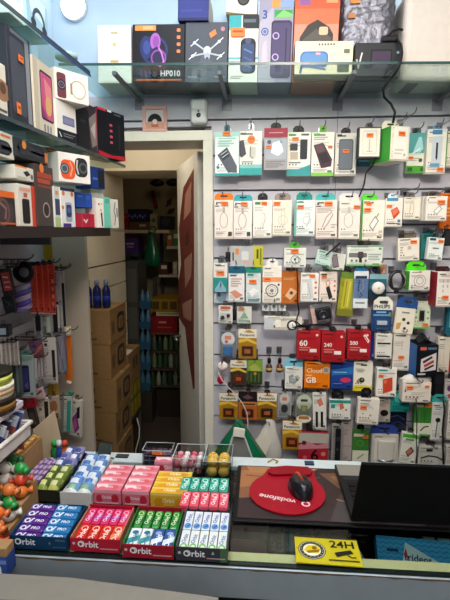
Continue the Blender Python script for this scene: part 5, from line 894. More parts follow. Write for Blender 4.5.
# topmost
lb('white_box', 'pale lit white box on the topmost side shelf', 8, 24, z1, -20, .14, 'eef2f2', [('r', .2, .2, .8, .4, 'd8e0e4')], inn=.02, g='boxes on the topmost side shelf')
lb('headset_box', 'pale blue clear fronted box with a dark headset on the topmost side shelf', 26, 47, z1, -14, .14, 'a8ccdc', [('p', [(.1, 0), (.9, 0), (.8, .6), (.2, .5)], 'd4ecf4'), ('o', .55, .66, .3, .09, '3c4c5c'), ('e', .3, .74, .12, .12, '2c3844'), ('e', .8, .74, .12, .12, '2c3844'), ('r', 0, .9, 1, 1, '88a8b8')], inn=.016, g='boxes on the topmost side shelf')
r = empty('round_stand', (-.575, 1.40, z1+.001)); tag(r, 'small greyish round box at the far end of the topmost side shelf', 'box'); m = MB(); m.lathe([(.03, 0), (.032, .004), (.032, .014), (.02, .018)], '9cb4b4'); m.build('body', r)
# middle glass shelf
lb('watch_box', 'white box with a brown bronze picture at the near end of the middle side shelf', -14, 6, z2_, 52, .13, 'e4dccc', [('e', .75, .5, .4, .2, 'a07858'), ('c', .8, .45, .16, '604838'), ('r', .5, .85, .95, .9, '605850')], g=G2)
lb('phone_case_box', 'dark clear box with orange stickers behind the bronze picture box', 8.5, 31, z2_, 22, .12, '33363e', [('rr', .1, .1, .7, .9, .1, '4a4e58'), ('r', .74, .05, .92, .95, '8a8e94'), ('r', .15, .02, .9, .06, '6a7480')], st=[(.5, .28, .2, .07), (.28, .84, .16, .12)], g=G2)
lb('phone_box', 'beige white phone box showing a pink and yellow phone', 34, 53.5, z2_, 54, .11, 'ded2bc', [('r', .0, 0, .2, 1, 'cbbfa8'), ('rr', .3, .12, .93, .80, .08, '2c2a30'), ('rr', .34, .15, .89, .77, .05, 'd05888'), ('p', [(.5, .2), (.86, .3), (.86, .55), (.6, .7)], 'e88c8c'), ('e', .68, .58, .16, .14, 'e4b070'), ('p', [(.34, .6), (.6, .77), (.34, .77)], '9c3c78'), ('r', .4, .86, .46, .96, '6a7488'), ('r', .55, .86, .61, .96, '6a7488'), ('r', .7, .86, .76, .96, '6a7488')], g=G2)
rA = lb('laptop_box', 'white box with a small violet laptop picture and a black foot, under the watch box', 56.5, 76, z2_, 98, .11, 'e6e2da', [('r', .3, .36, .9, .58, '6c6c90'), ('r', .34, .4, .86, .54, '8484a8'), ('r', 0, .72, 1, 1, '1c1e24'), ('l', [(.1, .8), (.2, .92)], .04, 'd0d0d0'), mt(.3, .8, .9, .92, 2, '6a6a70')], turn=14, g=G2)
lb('black_box', 'plain black box between the laptop picture box and the photo box', 77, 89, z2_, 104, .10, '1c1c22', [('r', .3, .3, .7, .36, '3a3a44')], turn=10, g=G2)
zt_ = rA.children[0].dimensions.z if False else P(55, 98, yof(55, .012, 117)).z-z2_
lb('smart_watch_box', 'white box with a dark watch and a bracelet loop, on the laptop picture box', 54.5, 88, z2_, 66, .10, 'ece4d8', [('rr', .06, .14, .32, .95, .06, '6c3c44'), ('c', .19, .52, .125, '26262c'), ('o', .19, .52, .09, .02, '8a7a8a'), ('c', .19, .52, .05, '4a4a58'), ('o', .68, .56, .23, .025, 'b8a488'), ('r', .44, .4, .5, .76, '9a8c78')], turn=34, lift=zt_+.0015, st=[(.04, -.02, .16, .1)][:0], g=None)
lb('photo_box', 'dark box with a grey hand photo beside the black and red box', 89, 97, z2_, 104, .10, '3a3034', [('p', [(0, .3), (.9, .1), (.9, .8), (.3, .9)], '8a7c78'), ('p', [(.2, .5), (.8, .3), (.7, .7)], 'c0b4ac'), ('r', .9, 0, 1, 1, 'a83030')], turn=10, g=G2)
lb('gaming_box', 'black box with red edges at the far end of the middle side shelf', 98, 124.5, z2_, 106, .09, '15161c', [('r', 0, 0, .3, .05, 'c03040'), ('r', .35, 0, .5, .04, 'd8d0d0'), ('r', .6, .04, .85, .07, '58585e'), ('p', [(0, .88), (.5, .94), (1, .9), (1, 1), (0, 1)], 'b0202c')]+[('r', .42, .28+.12*i, .52, .33+.12*i, 'c05060') for i in range(4)]+[('r', .75, .25, .8, .8, '2c2c34')], turn=22, g=G2, side='1c2850')
# dark lowest shelf
zz0 = z3_
lb('headset_box', 'dark maroon box with an orange band at the near end of the dark shelf', -24, 17, z3_, 186, .13, '2a1e20', [('r', 0, 0, 1, .18, 'e86c28'), ('rr', .3, .34, .9, .9, .1, '443436'), ('o', .6, .6, .2, .05, '6c4c4c'), ('r', .55, .9, .95, .95, 'd06028'), ('l', [(.5, .3), (.7, .5), (.66, .8)], .05, '8a6a68')], g=G3)
lb('speaker_box', 'white box with a black rounded speaker picture, on top of the dark maroon box', -20, 13.5, z3_, 122, .12, 'e6dfd0', [('rr', .2, .34, .93, .9, .16, '2c2c32'), ('rr', .3, .42, .88, .82, .12, '40424a'), ('r', .6, .1, .9, .2, 'f08040')], lift=.155, g=None)
rB = lb('white_plug_box', 'small white box with a black plug picture above the red edged phone box', 15, 34.5, z3_, 164, .10, 'ebe6d6', [('r', 0, 0, .6, .12, 'f0903c'), ('p', [(.4, .42), (.62, .26), (.78, .5), (.56, .72)], '24262a'), ('c', .84, .66, .07, '707070'), mt(.1, .8, .6, .92, 2, 'a8b890')], lift=.112, g=None)
lb('earbud_case_box', 'white box with a red edge and a black phone picture on the dark shelf', 18.5, 36, z3_, 183, .11, 'eae2d4', [('r', .74, 0, 1, 1, 'd84830'), ('rr', .2, .34, .62, .93, .07, '2c1e20'), ('rr', .25, .4, .58, .88, .05, '1a1416'), ('r', .1, .08, .7, .16, 'e8a890'), ('r', .3, .2, .5, .3, 'd06048')], g=G3)
lb('grey_tower_box', 'tall dark grey box with red orange print and a pale ring on the dark shelf', 36.5, 54, z3_, 163, .10, '4a3e3c', [('r', .1, .12, .9, .2, 'b84830'), ('r', .1, .22, .8, .29, 'c04c34'), ('r', .1, .32, .9, .36, '8a4838'), ('c', .35, .05, .12, ORANGE), ('o', .5, .72, .2, .04, 'b8a8a0'), ('e', .5, .72, .1, .1, '2c2424')], g=G3)
lb('dark_speaker_pack', 'black rounded speaker pack with an orange sticker, lying above the small plug box', 15, 47, z3_, 136, .09, '34373c', [('rr', .06, .12, .9, .92, .12, '22242a'), ('rr', .12, .2, .82, .84, .1, '33363e'), ('rr', .2, .06, .32, .5, .05, 'f09038'), ('r', .9, .3, 1, .9, 'e08040')], lift=.166, inn=.014, g=None)
lb('watch_pack', 'narrow pack with a grey watch and orange corner behind the orange and black watches', 47.5, 58, z3_, 147, .06, '8a8880', [('r', 0, 0, 1, .34, '5a3c34'), ('r', .1, .04, .6, .14, 'e87838'), ('o', .5, .62, .4, .14, 'd8d8d8'), ('c', .5, .62, .24, '3c4450')], lift=.166, inn=.055, g=None)
lb('white_earphone_pack', 'narrow white pack with a blue phone, under the orange and black watches', 54.8, 60.5, z3_, 186, .09, 'dcdcd4', [('r', .1, .3, .9, .7, '3c4464'), ('r', 0, .76, 1, 1, 'c0d090'), ('r', .2, .1, .7, .2, 'e0a060')], g=G3)
lb('kids_watch_box', 'white box with a navy watch and violet foot on the dark shelf', 61, 75, z3_, 187, .09, 'ece8e6', [('r', 0, 0, 1, .08, '2c2c50'), ('c', .2, .14, .1, 'e0803c'), ('c', .8, .14, .1, 'e0803c'), ('rr', .3, .36, .76, .86, .1, 'a4acc0'), ('rr', .36, .42, .72, .74, .1, '2c3858'), ('c', .54, .56, .12, '5064a0'), ('r', .1, .9, .66, 1, '482c7c'), ('c', .12, .5, .08, 'e0803c')], turn=10, g=G3)
lb('red_box', 'low crimson red box under the bright blue one on the dark shelf', 76, 95, z3_, 213, .09, 'b8203c', [('r', .3, .0, .34, 1, 'd04860'), ('p', [(.36, .4), (.5, .7), (.64, .4), (.56, .4), (.5, .54), (.44, .4)], 'f0dce0'), ('r', .66, 0, .7, 1, '8c1430')], turn=16, g=G3)
lb('blue_box', 'bright blue box standing on the low crimson box', 76, 92, z3_, 192, .09, '2450b0', [('r', .5, 0, .53, 1, '1c3c8c'), ('r', .1, .2, .4, .3, '5080d0'), ('r', .6, .15, .9, .4, '3868c4')], lift=.062, turn=16, g=None)
lb('watches_box', 'white box showing an orange and a black smart watch', 58.5, 90, z3_, 151, .08, 'ece6dc', [('rr', .06, .24, .5, .9, .14, 'e0582c'), ('c', .18, .55, .14, '485058'), ('o', .18, .55, .1, .02, '9aa8b0'), ('l', [(.34, .3), (.42, .5), (.34, .8)], .05, 'f09878'), ('rr', .5, .12, .9, .78, .14, '2c2c30'), ('c', .76, .46, .14, '585c60'), ('c', .76, .46, .09, '2a2c30'), ('l', [(.58, .2), (.55, .45), (.6, .7)], .05, 'c8c0b8')], turn=30, lift=.128, g=None)
rC = lb('navy_pack', 'small dark blue pack at the far end beside the white watches box', 91, 104.5, z3_, 166, .07, '1c3a80', [('r', .5, .1, .95, .95, '1a1c24'), ('r', .1, .5, .45, .6, '5078c0')], turn=20, lift=.132, inn=.02, g=None)
lb('white_dot_box', 'small white and black box under the small dark blue pack', 92, 104, z3_, 187, .07, 'd8d4ca', [('c', .3, .35, .12, '2a2a2c'), ('c', .7, .4, .12, '2a2a2c'), ('r', .2, .7, .8, .9, '3a3434')], turn=20, inn=.035, g=G3)
lb('lipstick_box', 'slim white box with a dark stick picture near the mint case on the dark shelf', 96.5, 104, z3_, 198, .05, 'ece2d6', [('p', [(.55, .5), (.75, .46), (.85, .95), (.65, .95)], '3a2a28'), ('c', .35, .2, .1, '5a4a44'), ('c', .7, .18, .08, 'd89868'), ('r', .5, .36, .7, .44, 'e0906c')], turn=24, inn=-.018, g=G3)
lb('mint_case', 'mint green phone case upright near the end of the dark shelf', 104, 110.5, z3_, 197, .035, '6cc4ac', [('rr', .2, .05, .9, .2, .1, '58a890')], turn=24, inn=-.01, g=G3)
lb('case_pack', 'pale pack with a dark curved print, last on the shelf by the doorway', 111, 118.5, 1.612, 199, .03, 'd4cfc2', [('l', [(.6, .1), (.4, .4), (.6, .6), (.45, .9)], .1, '4a4a48'), ('r', .7, .3, .9, .6, '8a8880')], turn=24, inn=-.004, g=G3)

# ================================================================ HANGING ON THE LEFT WALL
gL = 'goods on the left wall hooks'
def wallhook(x, y, z, what, x1=None, tip=True):
    m = MB(); m.box(-.873, y-.01, z-.012, -.866, y+.01, z+.014, '8a8a90:m'); x1 = x1 or x+.03
    m.tube([(-.87, y, z), (x1-.012, y, z), (x1, y, z+.006), (x1+.006, y, z+.016)], .0024, '6a6460:m', 6)
    tag(m.build('wall_hook'), 'left wall hook of '+what, 'hook', 'steel hooks on the left wall')
def lp(name, label, bb, Y, c, art=(), t=.02, cat='pack', g=gL, hook=True, tab=None, yaw=12, part='carton', st=(), roll=0, bl=None, side=None, more=None):
    x0, y0, x1, y1 = bb; A, _, B = label.partition('|')
    r = pk(name, label, bb, art, Y=Y, t=t, c=c, cat=cat, g=g, tab=tab, st=st, roll=roll, yaw=yaw, part=part, hook=False, bl=bl, side=side, more=more)
    if hook: q = P((x0+x1)/2, y0+1, Y+.012); wallhook(q.x, q.y, q.z+(.006 if not tab else .010), 'the '+A)
    return r
for i in range(4):
    lp('red_pack', ('first', 'second', 'third', 'last')[i]+' slim bright red pack from the shop front|of the four', (29.5+6*i, 266-.6*i, 36.5+6*i, 313.5+.3*i), 1.50+.045*i, 'e4503c', [('r', .0, .0, .06, 1, 'c83c2c'), ('r', .45, .05, .5, .95, 'ee6850'), ('r', 0, .97, 1, 1, 'd8b0a8')]+([mt(.6, .3, .95, .9, 4, 'f0a090')] if i == 3 else []), tab=(.2, .8, 4, '1c1a1c'), t=.014, g='slim red packs', hook=True)
lp('gamepad_pack', 'red and black patterned pack|leftmost on the left wall, beside the round black gadget', (3, 268, 13, 296), 1.22, '241c20', [('r', .2, .15, .95, .8, 'a83c30'), ('l', [(.3, .3), (.8, .35)], .12, 'e0c0b0'), ('l', [(.3, .5), (.85, .5)], .12, 'd0a898'), ('l', [(.35, .66), (.8, .7)], .1, 'd8b0a0')], roll=-8, cat='pack')
lp('black_holder', 'black folded holder|below the red and black patterned pack', (5, 296, 15, 313), 1.25, '16181a', [('l', [(.2, .2), (.8, .6)], .15, '2c4040'), ('l', [(.3, .7), (.8, .3)], .1, '303438')], roll=-10, hook=False)
r = empty('round_black_gadget', P(24, 283, 1.33)); tag(r, 'round black gadget with a grey disc above the rainbow twist', 'gadget')
m = MB(); m.lathe([(.004, 0), (.030, .001), (.033, .01), (.028, .02), (.003, .02)], '16161a', M=Matrix.Translation((0, .01, .033)) @ Matrix.Rotation(radians(90), 4, 'X')); m.build('housing', r)
m = MB(); m.lathe([(.002, .0), (.015, .0), (.014, .003), (.002, .003)], '707478', M=Matrix.Translation((.008, -.0105, .033)) @ Matrix.Rotation(radians(90), 4, 'X')); m.build('grey_disc', r)
q = r.location; wallhook(q.x, q.y+.02, q.z+.07, 'the round black gadget', q.x+.02)
r = empty('rainbow_twist', P(23, 312, 1.33)); tag(r, 'twisted violet and rainbow striped cable pack under the round black gadget', 'cable')
for k in range(5):
    m = MB(); z = .006+.016*k; m.tube([(-.026, .004, z-.006), (-.008, -.004, z), (.01, -.002, z+.006), (.026, .004, z+.014)], [.007, .009, .009, .006], ('8c7cb0', '5c4c9c', 'b09ab8', '6058a0', 'a8a0c0')[k], 8); m.build('hang_twist', r)
    m = MB(); m.tube([(-.026, .007, z+.002), (.0, .003, z+.007), (.026, .007, z+.018)], .005, ('b07070', '5a8a9a', 'b89058', '384088', 'a06088')[k], 6); m.build('twist', r)
lp('white_black_pack', 'long white and grey pack|with a black insert, right of the red packs', (53.5, 271, 60.5, 305), 1.66, 'b8b8be', [('r', .1, .1, .5, .3, '8a8a94'), ('r', .2, .35, .45, .42, '303034'), ('c', .3, .75, .2, 'b88890'), ('r', 0, .9, .6, 1, '1c1c20')], t=.015)
lp('white_black_pack', 'long black edged white pack|second right of the red packs', (60, 269, 65, 338), 1.70, 'ccc8c8', [('r', .5, .2, 1, .9, '26242a'), ('r', .1, .04, .6, .1, 'b84850'), ('r', .1, .02, .5, .04, '3a6a4a')], t=.015)
lp('white_black_pack', 'grey white pack with a black insert|hanging below the long grey one', (52, 305, 59.5, 341), 1.64, 'b4b0ae', [('r', .2, .05, .75, .75, '201c1c'), ('r', .8, 0, 1, 1, 'd8d4d0')], t=.014, hook=False)
# two bare curved hooks reaching out over the pier
for i, (px, py, Y) in enumerate(((70, 264, 1.72), (77.5, 327, 1.72))):
    q = P(px, py, Y); wallhook(q.x-.012, Y, q.z-.012, ('nothing, bare above the white and black packs', 'the orange strip and its pale roll')[i], q.x-.004)
lp('case_row_pack', 'pale grey clear packs strip|under the red packs, nearest one', (34, 316, 41, 338), 1.50, 'a8a8ae', [('r', .3, .0, .8, 1, '7c7c84')], hook=False, t=.012)
lp('case_row_pack', 'pale green clear pack|under the last red pack', (43, 315, 51, 337), 1.6, 'a8b0aa', [('r', .5, .1, .9, .8, 'c8d0c8'), ('r', .1, .5, .4, .9, '607c6c')], hook=False, t=.012)
lp('black_pack', 'narrow black pack|under the red packs', (35.5, 316, 40, 331), 1.46, '18181c', hook=False, t=.01)
# grey ledge tray with boxes
def shelf_tray(name, label, x0, x1, y0, y1, z, c, lip=.03, g=None):
    r = empty(name, (0, 0, z)); tag(r, label, 'tray', g); m = MB(); m.box(x0, y0, -.008, x1, y1, 0, c); m.build('tray_floor', r, .002)
    m = MB(); m.box(x1-.004, y0, .0002, x1, y1, lip, c); m.build('tray_lip', r, .001); return r
zt_ = P(20, 337, 1.3).z
shelf_tray('grey_wall_tray', 'grey white ledge tray on the left wall under the red packs', -.871, -.80, 1.10, 1.62, zt_-.02, 'a8a6ac', .022)
lp('small_screen_box', 'small black box with a pale screen|at the near end of the grey tray', (-4, 326, 8, 337), 1.10, '1c1e24', [('r', .2, .2, .8, .8, '8a98a4')], hook=False, cat='box', t=.03, g=None)
# packs with phones, in rows
for i in range(5):
    lp('screen_guard_pack', ORD[i]+' pale slotted screen guard pack|from the shop front in its row', (-3+4.2*i, 345-.8*i, 1.4+4.2*i, 366-.2*i), 1.08+.03*i, ('b8b0a8', 'a8a098')[i % 2], [('r', .2, 0, .36, 1, '6c6460'), ('r', .7, 0, .8, 1, '8a827c')], t=.01, hook=(i == 2), g='slotted screen guard packs')
lp('phone_guard_pack', 'grey green pack with a dark blue phone front|in front of the slotted packs', (19.5, 356, 33, 398), 1.26, '98a4a4', [('rr', .22, .22, .72, .86, .12, '1c1e38'), ('rr', .28, .28, .66, .8, .09, '30346a'), ('p', [(.34, .7), (.6, .6), (.6, .78)], '6a4a7c'), ('r', .0, .0, 1, .1, '78948c')], tab=(.1, .9, 5, '5c8478'), t=.02)
lp('phone_guard_pack', 'dark green grey pack|behind the pack with the blue phone front', (11, 352, 20, 397), 1.22, '4a5454', [('r', .0, .0, .5, 1, '3a4242'), ('r', .6, .1, .8, .9, '6a7876')], tab=(.1, .9, 4, '3c5c50'), t=.02)
for i in range(4):
    lp('slim_guard_pack', ORD[i]+' slim white slotted pack|from the shop front beside the blue phone pack', (33+2.9*i, 359-1.2*i, 36.4+2.9*i, 381-1.2*i), 1.34+.03*i, ('c4bcba', 'b0a8a8')[i % 2], [('r', .3, .05, .55, .95, '6a6068')], t=.01, hook=(i == 1), g='slim slotted packs')
lp('patterned_pack', 'red violet patterned pack|above the slim slotted packs', (31, 341, 43, 358), 1.36, '6c4450', [('p', [(0, .8), (1, .2), (1, .45), (0, 1)], 'b8604c'), ('p', [(.1, .4), (.7, .05), (.9, .1), (.2, .6)], '5c5080'), ('c', .4, .3, .16, '38345c')], t=.015, roll=-6)
lp('white_phone_pack', 'black edged white phone pack|with small rosettes beside the grey patterned strip', (43.5, 338, 55.5, 384), 1.52, 'd8d0c8', [('r', .7, .26, .94, .86, '2a2628'), ('c', .28, .14, .13, '383840'), ('c', .16, .62, .1, '50484c'), ('r', .1, .9, .8, .94, 'b8b0a4')], t=.02)
lp('grey_strip_pack', 'grey checked strip|between the white phone pack and the orange strip', (56.5, 333, 66, 374), 1.62, '74707c', [('p', [(.1, .1), (.8, .05), (.9, .9), (.5, 1), (.2, .9)], '8c8894'), ('l', [(.2, .2), (.7, .9)], .08, '5c5868'), ('l', [(.7, .2), (.3, .9)], .08, 'a4a0ac')], t=.012)
r = empty('orange_strip', P(69.5, 384, 1.70)); tag(r, 'bright orange strip with a white tip hanging in front of the pier', 'strip')
h_ = P(69.5, 335, 1.70).z-r.location.z
m = MB(); m.prism([(-.014, .01), (.012, .012), (.016, h_*.45), (.013, h_*.52), (.017, h_*.6), (.015, h_), (-.013, h_), (-.012, h_*.56), (-.016, h_*.45)], 0, .004, 'f08028', Matrix(((1, 0, 0, 0), (0, 0, 1, 0), (0, 1, 0, 0), (0, 0, 0, 1)))); m.build('strip', r, .001)
m = MB(); m.ball((-.003, .002, .006), (.011, .006, .009), 'e8e0d4'); m.build('tip', r)
m = MB(); q = P(67.5, 331, 1.70)-r.location; m.lathe([(.012, -.018), (.014, -.016), (.014, .016), (.012, .018)], 'e4d4c0', q); m.build('hang_roll', r, label='pale roll at the top')
r = lp('yellow_box', 'small yellow box|below the white phone pack', (48, 384, 58, 397), 1.60, 'a8842c', [('r', .4, 0, .5, 1, '7c601c')], t=.05, hook=False, cat='box', g=None, yaw=25)
r = lp('violet_phone_pack', 'white pack with a tilted violet phone|lowest, against the pier', (68, 400, 79.5, 437), 1.72, 'e4ddd2', [('p', [(.2, .5), (.62, .3), (.9, .74), (.5, .9)], '8c3c7c'), ('p', [(.62, .2), (.86, .14), (.9, .45), (.66, .5)], '1c1a20'), ('p', [(.3, .6), (.55, .46), (.7, .7), (.5, .82)], 'b860a0'), ('r', .05, .03, .5, .06, 'b8b0a8')], roll=5, yaw=-6)
lp('teal_edge_pack', 'teal edged pack|behind the violet phone pack', (61, 397, 70, 432), 1.66, 'c8c8bc', [('r', .5, .1, .9, 1, '38a090'), ('r', .0, .0, .2, 1, '8a8a84')], tab=(.4, .95, 5, '38a898'), roll=4)
lp('brown_picture_pack', 'pack with a brown cat like picture|behind the beige card panel', (49, 397, 59, 420), 1.5, 'b8a898', [('e', .5, .4, .34, .25, 'a86c44'), ('r', .1, .7, .9, .9, '785040')])
lp('white_gadget_box', 'white box with black print|left behind the beige card panel', (36, 399, 48, 424), 1.38, 'd8ccb8', [('r', .7, .1, 1, .9, '2a2422'), ('c', .4, .4, .12, '7c6c5c'), mt(.1, .7, .6, .85, 2)], g=None, cat='box')
lp('dark_gadget_box', 'tilted dark and cream box|left of the beige card panel', (31, 408, 38, 428), 1.30, '3a302c', [('rr', .2, .2, .8, .8, .1, '544840')], roll=-10, hook=False, cat='box', g=None)
lp('red_pouch', 'crimson pouch|above the white bin of sachets', (23, 396, 36, 408), 1.30, 'a02030', [('p', [(.1, .3), (.6, .1), (.9, .6), (.4, .8)], 'c84050')], t=.02, roll=-14, cat='pouch')
lp('pale_sachet_pack', 'pale pink printed pack|beside the crimson pouch', (34, 389, 45, 399), 1.36, 'c8a8a8', [('l', [(.1, .6), (.9, .3)], .15, '9c6c74')], t=.015, roll=-14)
# ================================================================ LEFT SIDE DISPLAY
YE = PX(22, 402, -.56).y; ZE = PX(22, 402, -.56).z
r = empty('pink_topped_shelf', (0, 0, ZE)); tag(r, 'small wall shelf with a pink violet top and white edge on the left wall', 'shelf')
m = MB(); m.prism([(-.871, .55), (-.565, .55), (-.565, YE), (-.871, YE)], -.01, 0, '8c4058', c2='8c4058'); m.build('shelf_board', r)
m = MB(); m.box(-.565, .55, -.011, -.560, YE, .003, 'dcd4d8'); m.box(-.871, YE, -.011, -.560, YE+.005, .003, 'dcd4d8'); m.build('white_edge', r)
for y in (.62, YE-.03): m = MB(); m.prism([(-.871, -.0105), (-.72, -.0105), (-.871, -.05)], y, y+.008, 'b0a8a8', Matrix(((1, 0, 0, 0), (0, 0, 1, 0), (0, 1, 0, 0), (0, 0, 0, 1)))); m.build('shelf_bracket', r)
# stack of round tins
zb = ZE+.001; QT = PX(0, 395, -.60)
for i, (hh, c, c2, l) in enumerate(((.036, '38281c', '8a6428', 'lowest dark brown round tin of the stack on the pink topped shelf'), (.030, 'd8cdb4', 'c8a878', 'cream round tin in the middle of the stack'), (.030, '9ca828', 'd4dc6c', 'lime green round tin with a dark lid, topmost of the stack'))):
    r = empty('round_tin', (P(-11, 385, YE-.062).x, YE-.062, zb)); tag(r, l, 'tin', 'stacked round tins'); m = MB(); R_ = .052-.002*i
    m.lathe([(R_-.002, 0), (R_, .003), (R_, hh-.006), (R_-.002, hh-.003)], c+':g', n=28); m.build('tin_body', r)
    m = MB(); m.lathe([(R_+.0006, hh*.3), (R_+.0006, hh*.62)], c2, n=28); m.build('label_band', r)
    m = MB(); m.lathe([(R_+.001, hh-.010), (R_+.001, hh-.001), (R_-.004, hh-.0005)], ('2c2018', 'e4dcc8', '2a2a20')[i], n=28); m.build('lid', r); zb += hh
# white bin of silver and blue sachets, on a stand
e0 = PX(0, 446, -.56); e1 = PX(31, 424, -.56); Z_ = (e0.z+e1.z)/2-.036; YB = e1.y; YA = .62
r = empty('white_sachet_bin', (0, 0, Z_)); tag(r, 'white rimmed bin full of silver and blue sachets below the pink topped shelf', 'bin')
m = MB()
for q in ((-.86, YA, 0, -.56, YB, .006), (-.566, YA, .0, -.56, YB, .035), (-.86, YB-.006, 0, -.56, YB, .035), (-.86, YA, 0, -.56, YA+.006, .035), (-.86, YA, 0, -.854, YB, .035)): m.box(*q, 'dcd6d0')
m.build('bin_body', r, .001)
m = MB(); m.tube([(-.56, YA, .037), (-.56, YB, .037), (-.86, YB, .037)], .006, 'ece4da', 8); m.build('rim', r)
m = MB(); m.box(-.868, YB-.05, -.02, -.70, YB-.03, -.0005, '7c7068'); m.box(-.868, YA+.03, -.02, -.70, YA+.05, -.0005, '7c7068'); m.build('wall_arm', r, .002)
cs = ('8c94b4', 'b4b8c8', '2c3474', 'c8ccd4', '4c5c9c', '7a7074', '3a3a50', '9aa0b4'); NS = 13
for i in range(NS):
    for j in range(2):
        r2 = empty('sachet', (-.588-.075*j, YA+.05+(YB-YA-.10)*i/(NS-1), Z_+.0095), radians(8*(-1)**i), radians(14), radians(-20)); c = cs[(i*3+j*5) % 8]
        tag(r2, ('eleventh twelfth thirteenth'.split()[i-10] if i > 9 else ORD[i])+' sachet from the near end in the '+('outer', 'inner')[j]+' row of the white bin', 'sachet', 'sachets in the white bin')
        m = MB(); m.box(-.011, -.004, 0, .011, .004, .068, c+':g'); m.box(-.0112, -.0044, .03, .0112, .0044, .05, ('2c3474', 'd8dce4', '88403c')[i % 3]); m.box(-.012, -.0015, .068, .012, .0015, .073, 'c8ccd4:g'); m.build('pouch', r2, .0015)
# stepped sweets rack
r = empty('sweets_rack', (0, 0, .901)); tag(r, 'stepped cardboard sweets rack with a blue printed corner on the side counter', 'rack')
CB = 'a8845a:k'
MR = Matrix(((0, 0, 1, 0), (1, 0, 0, 0), (0, 1, 0, 0), (0, 0, 0, 1)))
m = MB(); m.prism([(.819, .0), (.996, .0), (.996, .111), (.978, .111), (.978, .089), (.922, .089), (.922, .067), (.867, .067), (.867, .044), (.819, .044)], -.86, -.531, CB, MR)
m.prism([(.9965, .0), (1.168, .0), (1.168, .134), (1.035, .134), (1.035, .111), (.9965, .111)], -.86, -.601, CB, MR); m.build('rack_body', r, .002)
m = MB(); m.box(-.600, 1.0, 0, -.5475, 1.178, .066, '6a4a34:k'); m.build('bar_ledge', r, .001)
m = MB(); m.box(-.86, .784, .022, -.492, .818, .064, '2c4890'); m.box(-.86, .786, .0645, -.492, .816, .084, CB); m.art([('r', .0, .1, 1, .3, '6c88c8'), ('t', 'm', .93, .6, .08, 'e4e8f0')], (-.86, .784, .064), (1, 0, 0), (0, 0, -1), .368, .042); m.build('printed_front', r, .002, 'blue printed front')
cc = ('2c9c48', 'e8e0d8', 'e8702c', 'd84c30', 'f0e8e0', 'e07838', '3c8c58', 'e8d8c8')
rows = [(.845, .945, 8), (.895, .968, 8), (.95, .990, 8), (1.006, 1.012, 7)]
rn = ('bottom', 'second', 'third', 'top')
n_ = 0
for ri, (y, z, cnt) in enumerate(rows):
    for j in range(cnt):
        x = (-.590, -.590, -.591, -.640)[ri]-.037*j; c = cc[(j*3+ri*2+(j//2)) % 8]
        if j == 0 and ri < 3: c = ('e84830', 'e8e0d8', 'e87c30')[ri]
        x += .043
        for lay in range(3 if j < 3 else 1):
            r2 = empty('wrapped_sweet', (x-.004*lay, y+.012*(lay % 2)+.02*(lay == 2), z+.0005+.024*lay), radians(random.uniform(-50, 50))); n_ += 1
            tag(r2, ORD[j]+' sweet from the aisle in the '+rn[ri]+' step of the rack, '+('lower', 'middle', 'upper')[lay]+' layer', 'sweet', 'wrapped sweets on the rack')
            c3 = cc[(j+ri*3+lay*5) % 8] if lay else c
            m = MB(); m.ball((0, 0, .0135), (.0165, .0145, .0135), c3+':g', 12, 8, .04); m.ball((0, 0, .0138), (.0168, .006, .0135), cc[(j+lay+ri+3) % 8]+':g', 12, 6); m.build('wrapped_body', r2)
            for s in (-1, 1):
                m = MB(); m.lathe([(.003, .0135), (.005, .018), (.010, .026)], c3+':g', n=8, M=Matrix.Translation((0, 0, .0135)) @ Matrix.Rotation(s*pi/2, 4, 'Y')); m.build('twist_end', r2)
# dark toffees on the top of the rack below the bin
k = 0
for i in range(4):
    for j in range(5):
        r2 = empty('dark_toffee', (-.675-.042*j, 1.058+.03*i, 1.0355)); k += 1
        tag(r2, ORD[i]+' dark foil toffee from the front, '+ORD[j]+' row from the aisle on the top step', 'sweet', 'dark foil toffees')
        hh = .042+.010*((i+j) % 3)
        m = MB(); m.lathe([(.012, 0), (.015, .004), (.015, hh*.7), (.009, hh*.86), (.012, hh)], ('2c2020', '4a3430', '3a3438')[(i+j) % 3]+':g', n=12); m.build('toffee_body', r2)
        m = MB(); m.lathe([(.0155, hh*.25), (.0155, hh*.5)], ('a08c80', '6c5c58', 'b0a8a4')[(i*2+j) % 3], n=12); m.build('wrap_band', r2)
# snack bars between rack and gum
for kk, (nm, n_b) in enumerate((('orange brown', 4), ('violet', 4))):
    for i in range(n_b):
        cA = (('c08434', 'a86824'), ('6c4c7c', '8c6c9c'))[kk][i % 2]; x = (-.609, -.5545)[kk]-.0116*i; zb_ = (1.0358, .9678)[kk]; L_ = .165-.012*(i % 2)
        r2 = empty('snack_bar', (x, (1.04, 1.005)[kk]+.006*(i % 2)-(.03 if kk == 0 else 0), zb_)); tag(r2, ORD[i]+' '+nm+' snack bar from the gum trays, lying lengthwise beside the sweets', 'bar', nm+' snack bars')
        if kk == 0: L_ = .15
        m = MB(); m.box(-.0053, .012, 0, .0053, L_-.012, .012, cA+':g'); m.art([('r', .1, .08+.2*q, .9, .2+.2*q, ('e0bc78', 'b8a0c4')[kk]) for q in range(5)], (-.0053, L_-.012, .012), (1, 0, 0), (0, -1, 0), .0106, L_-.024); m.build('wrapper', r2, .002)
        for s in (0, 1): m = MB(); m.box(-.0055, .0 if s == 0 else L_-.0118, .004, .0055, .0118 if s == 0 else L_, .007, ('e0b060', 'b8a0c0')[kk]); m.build('crimped_end', r2)
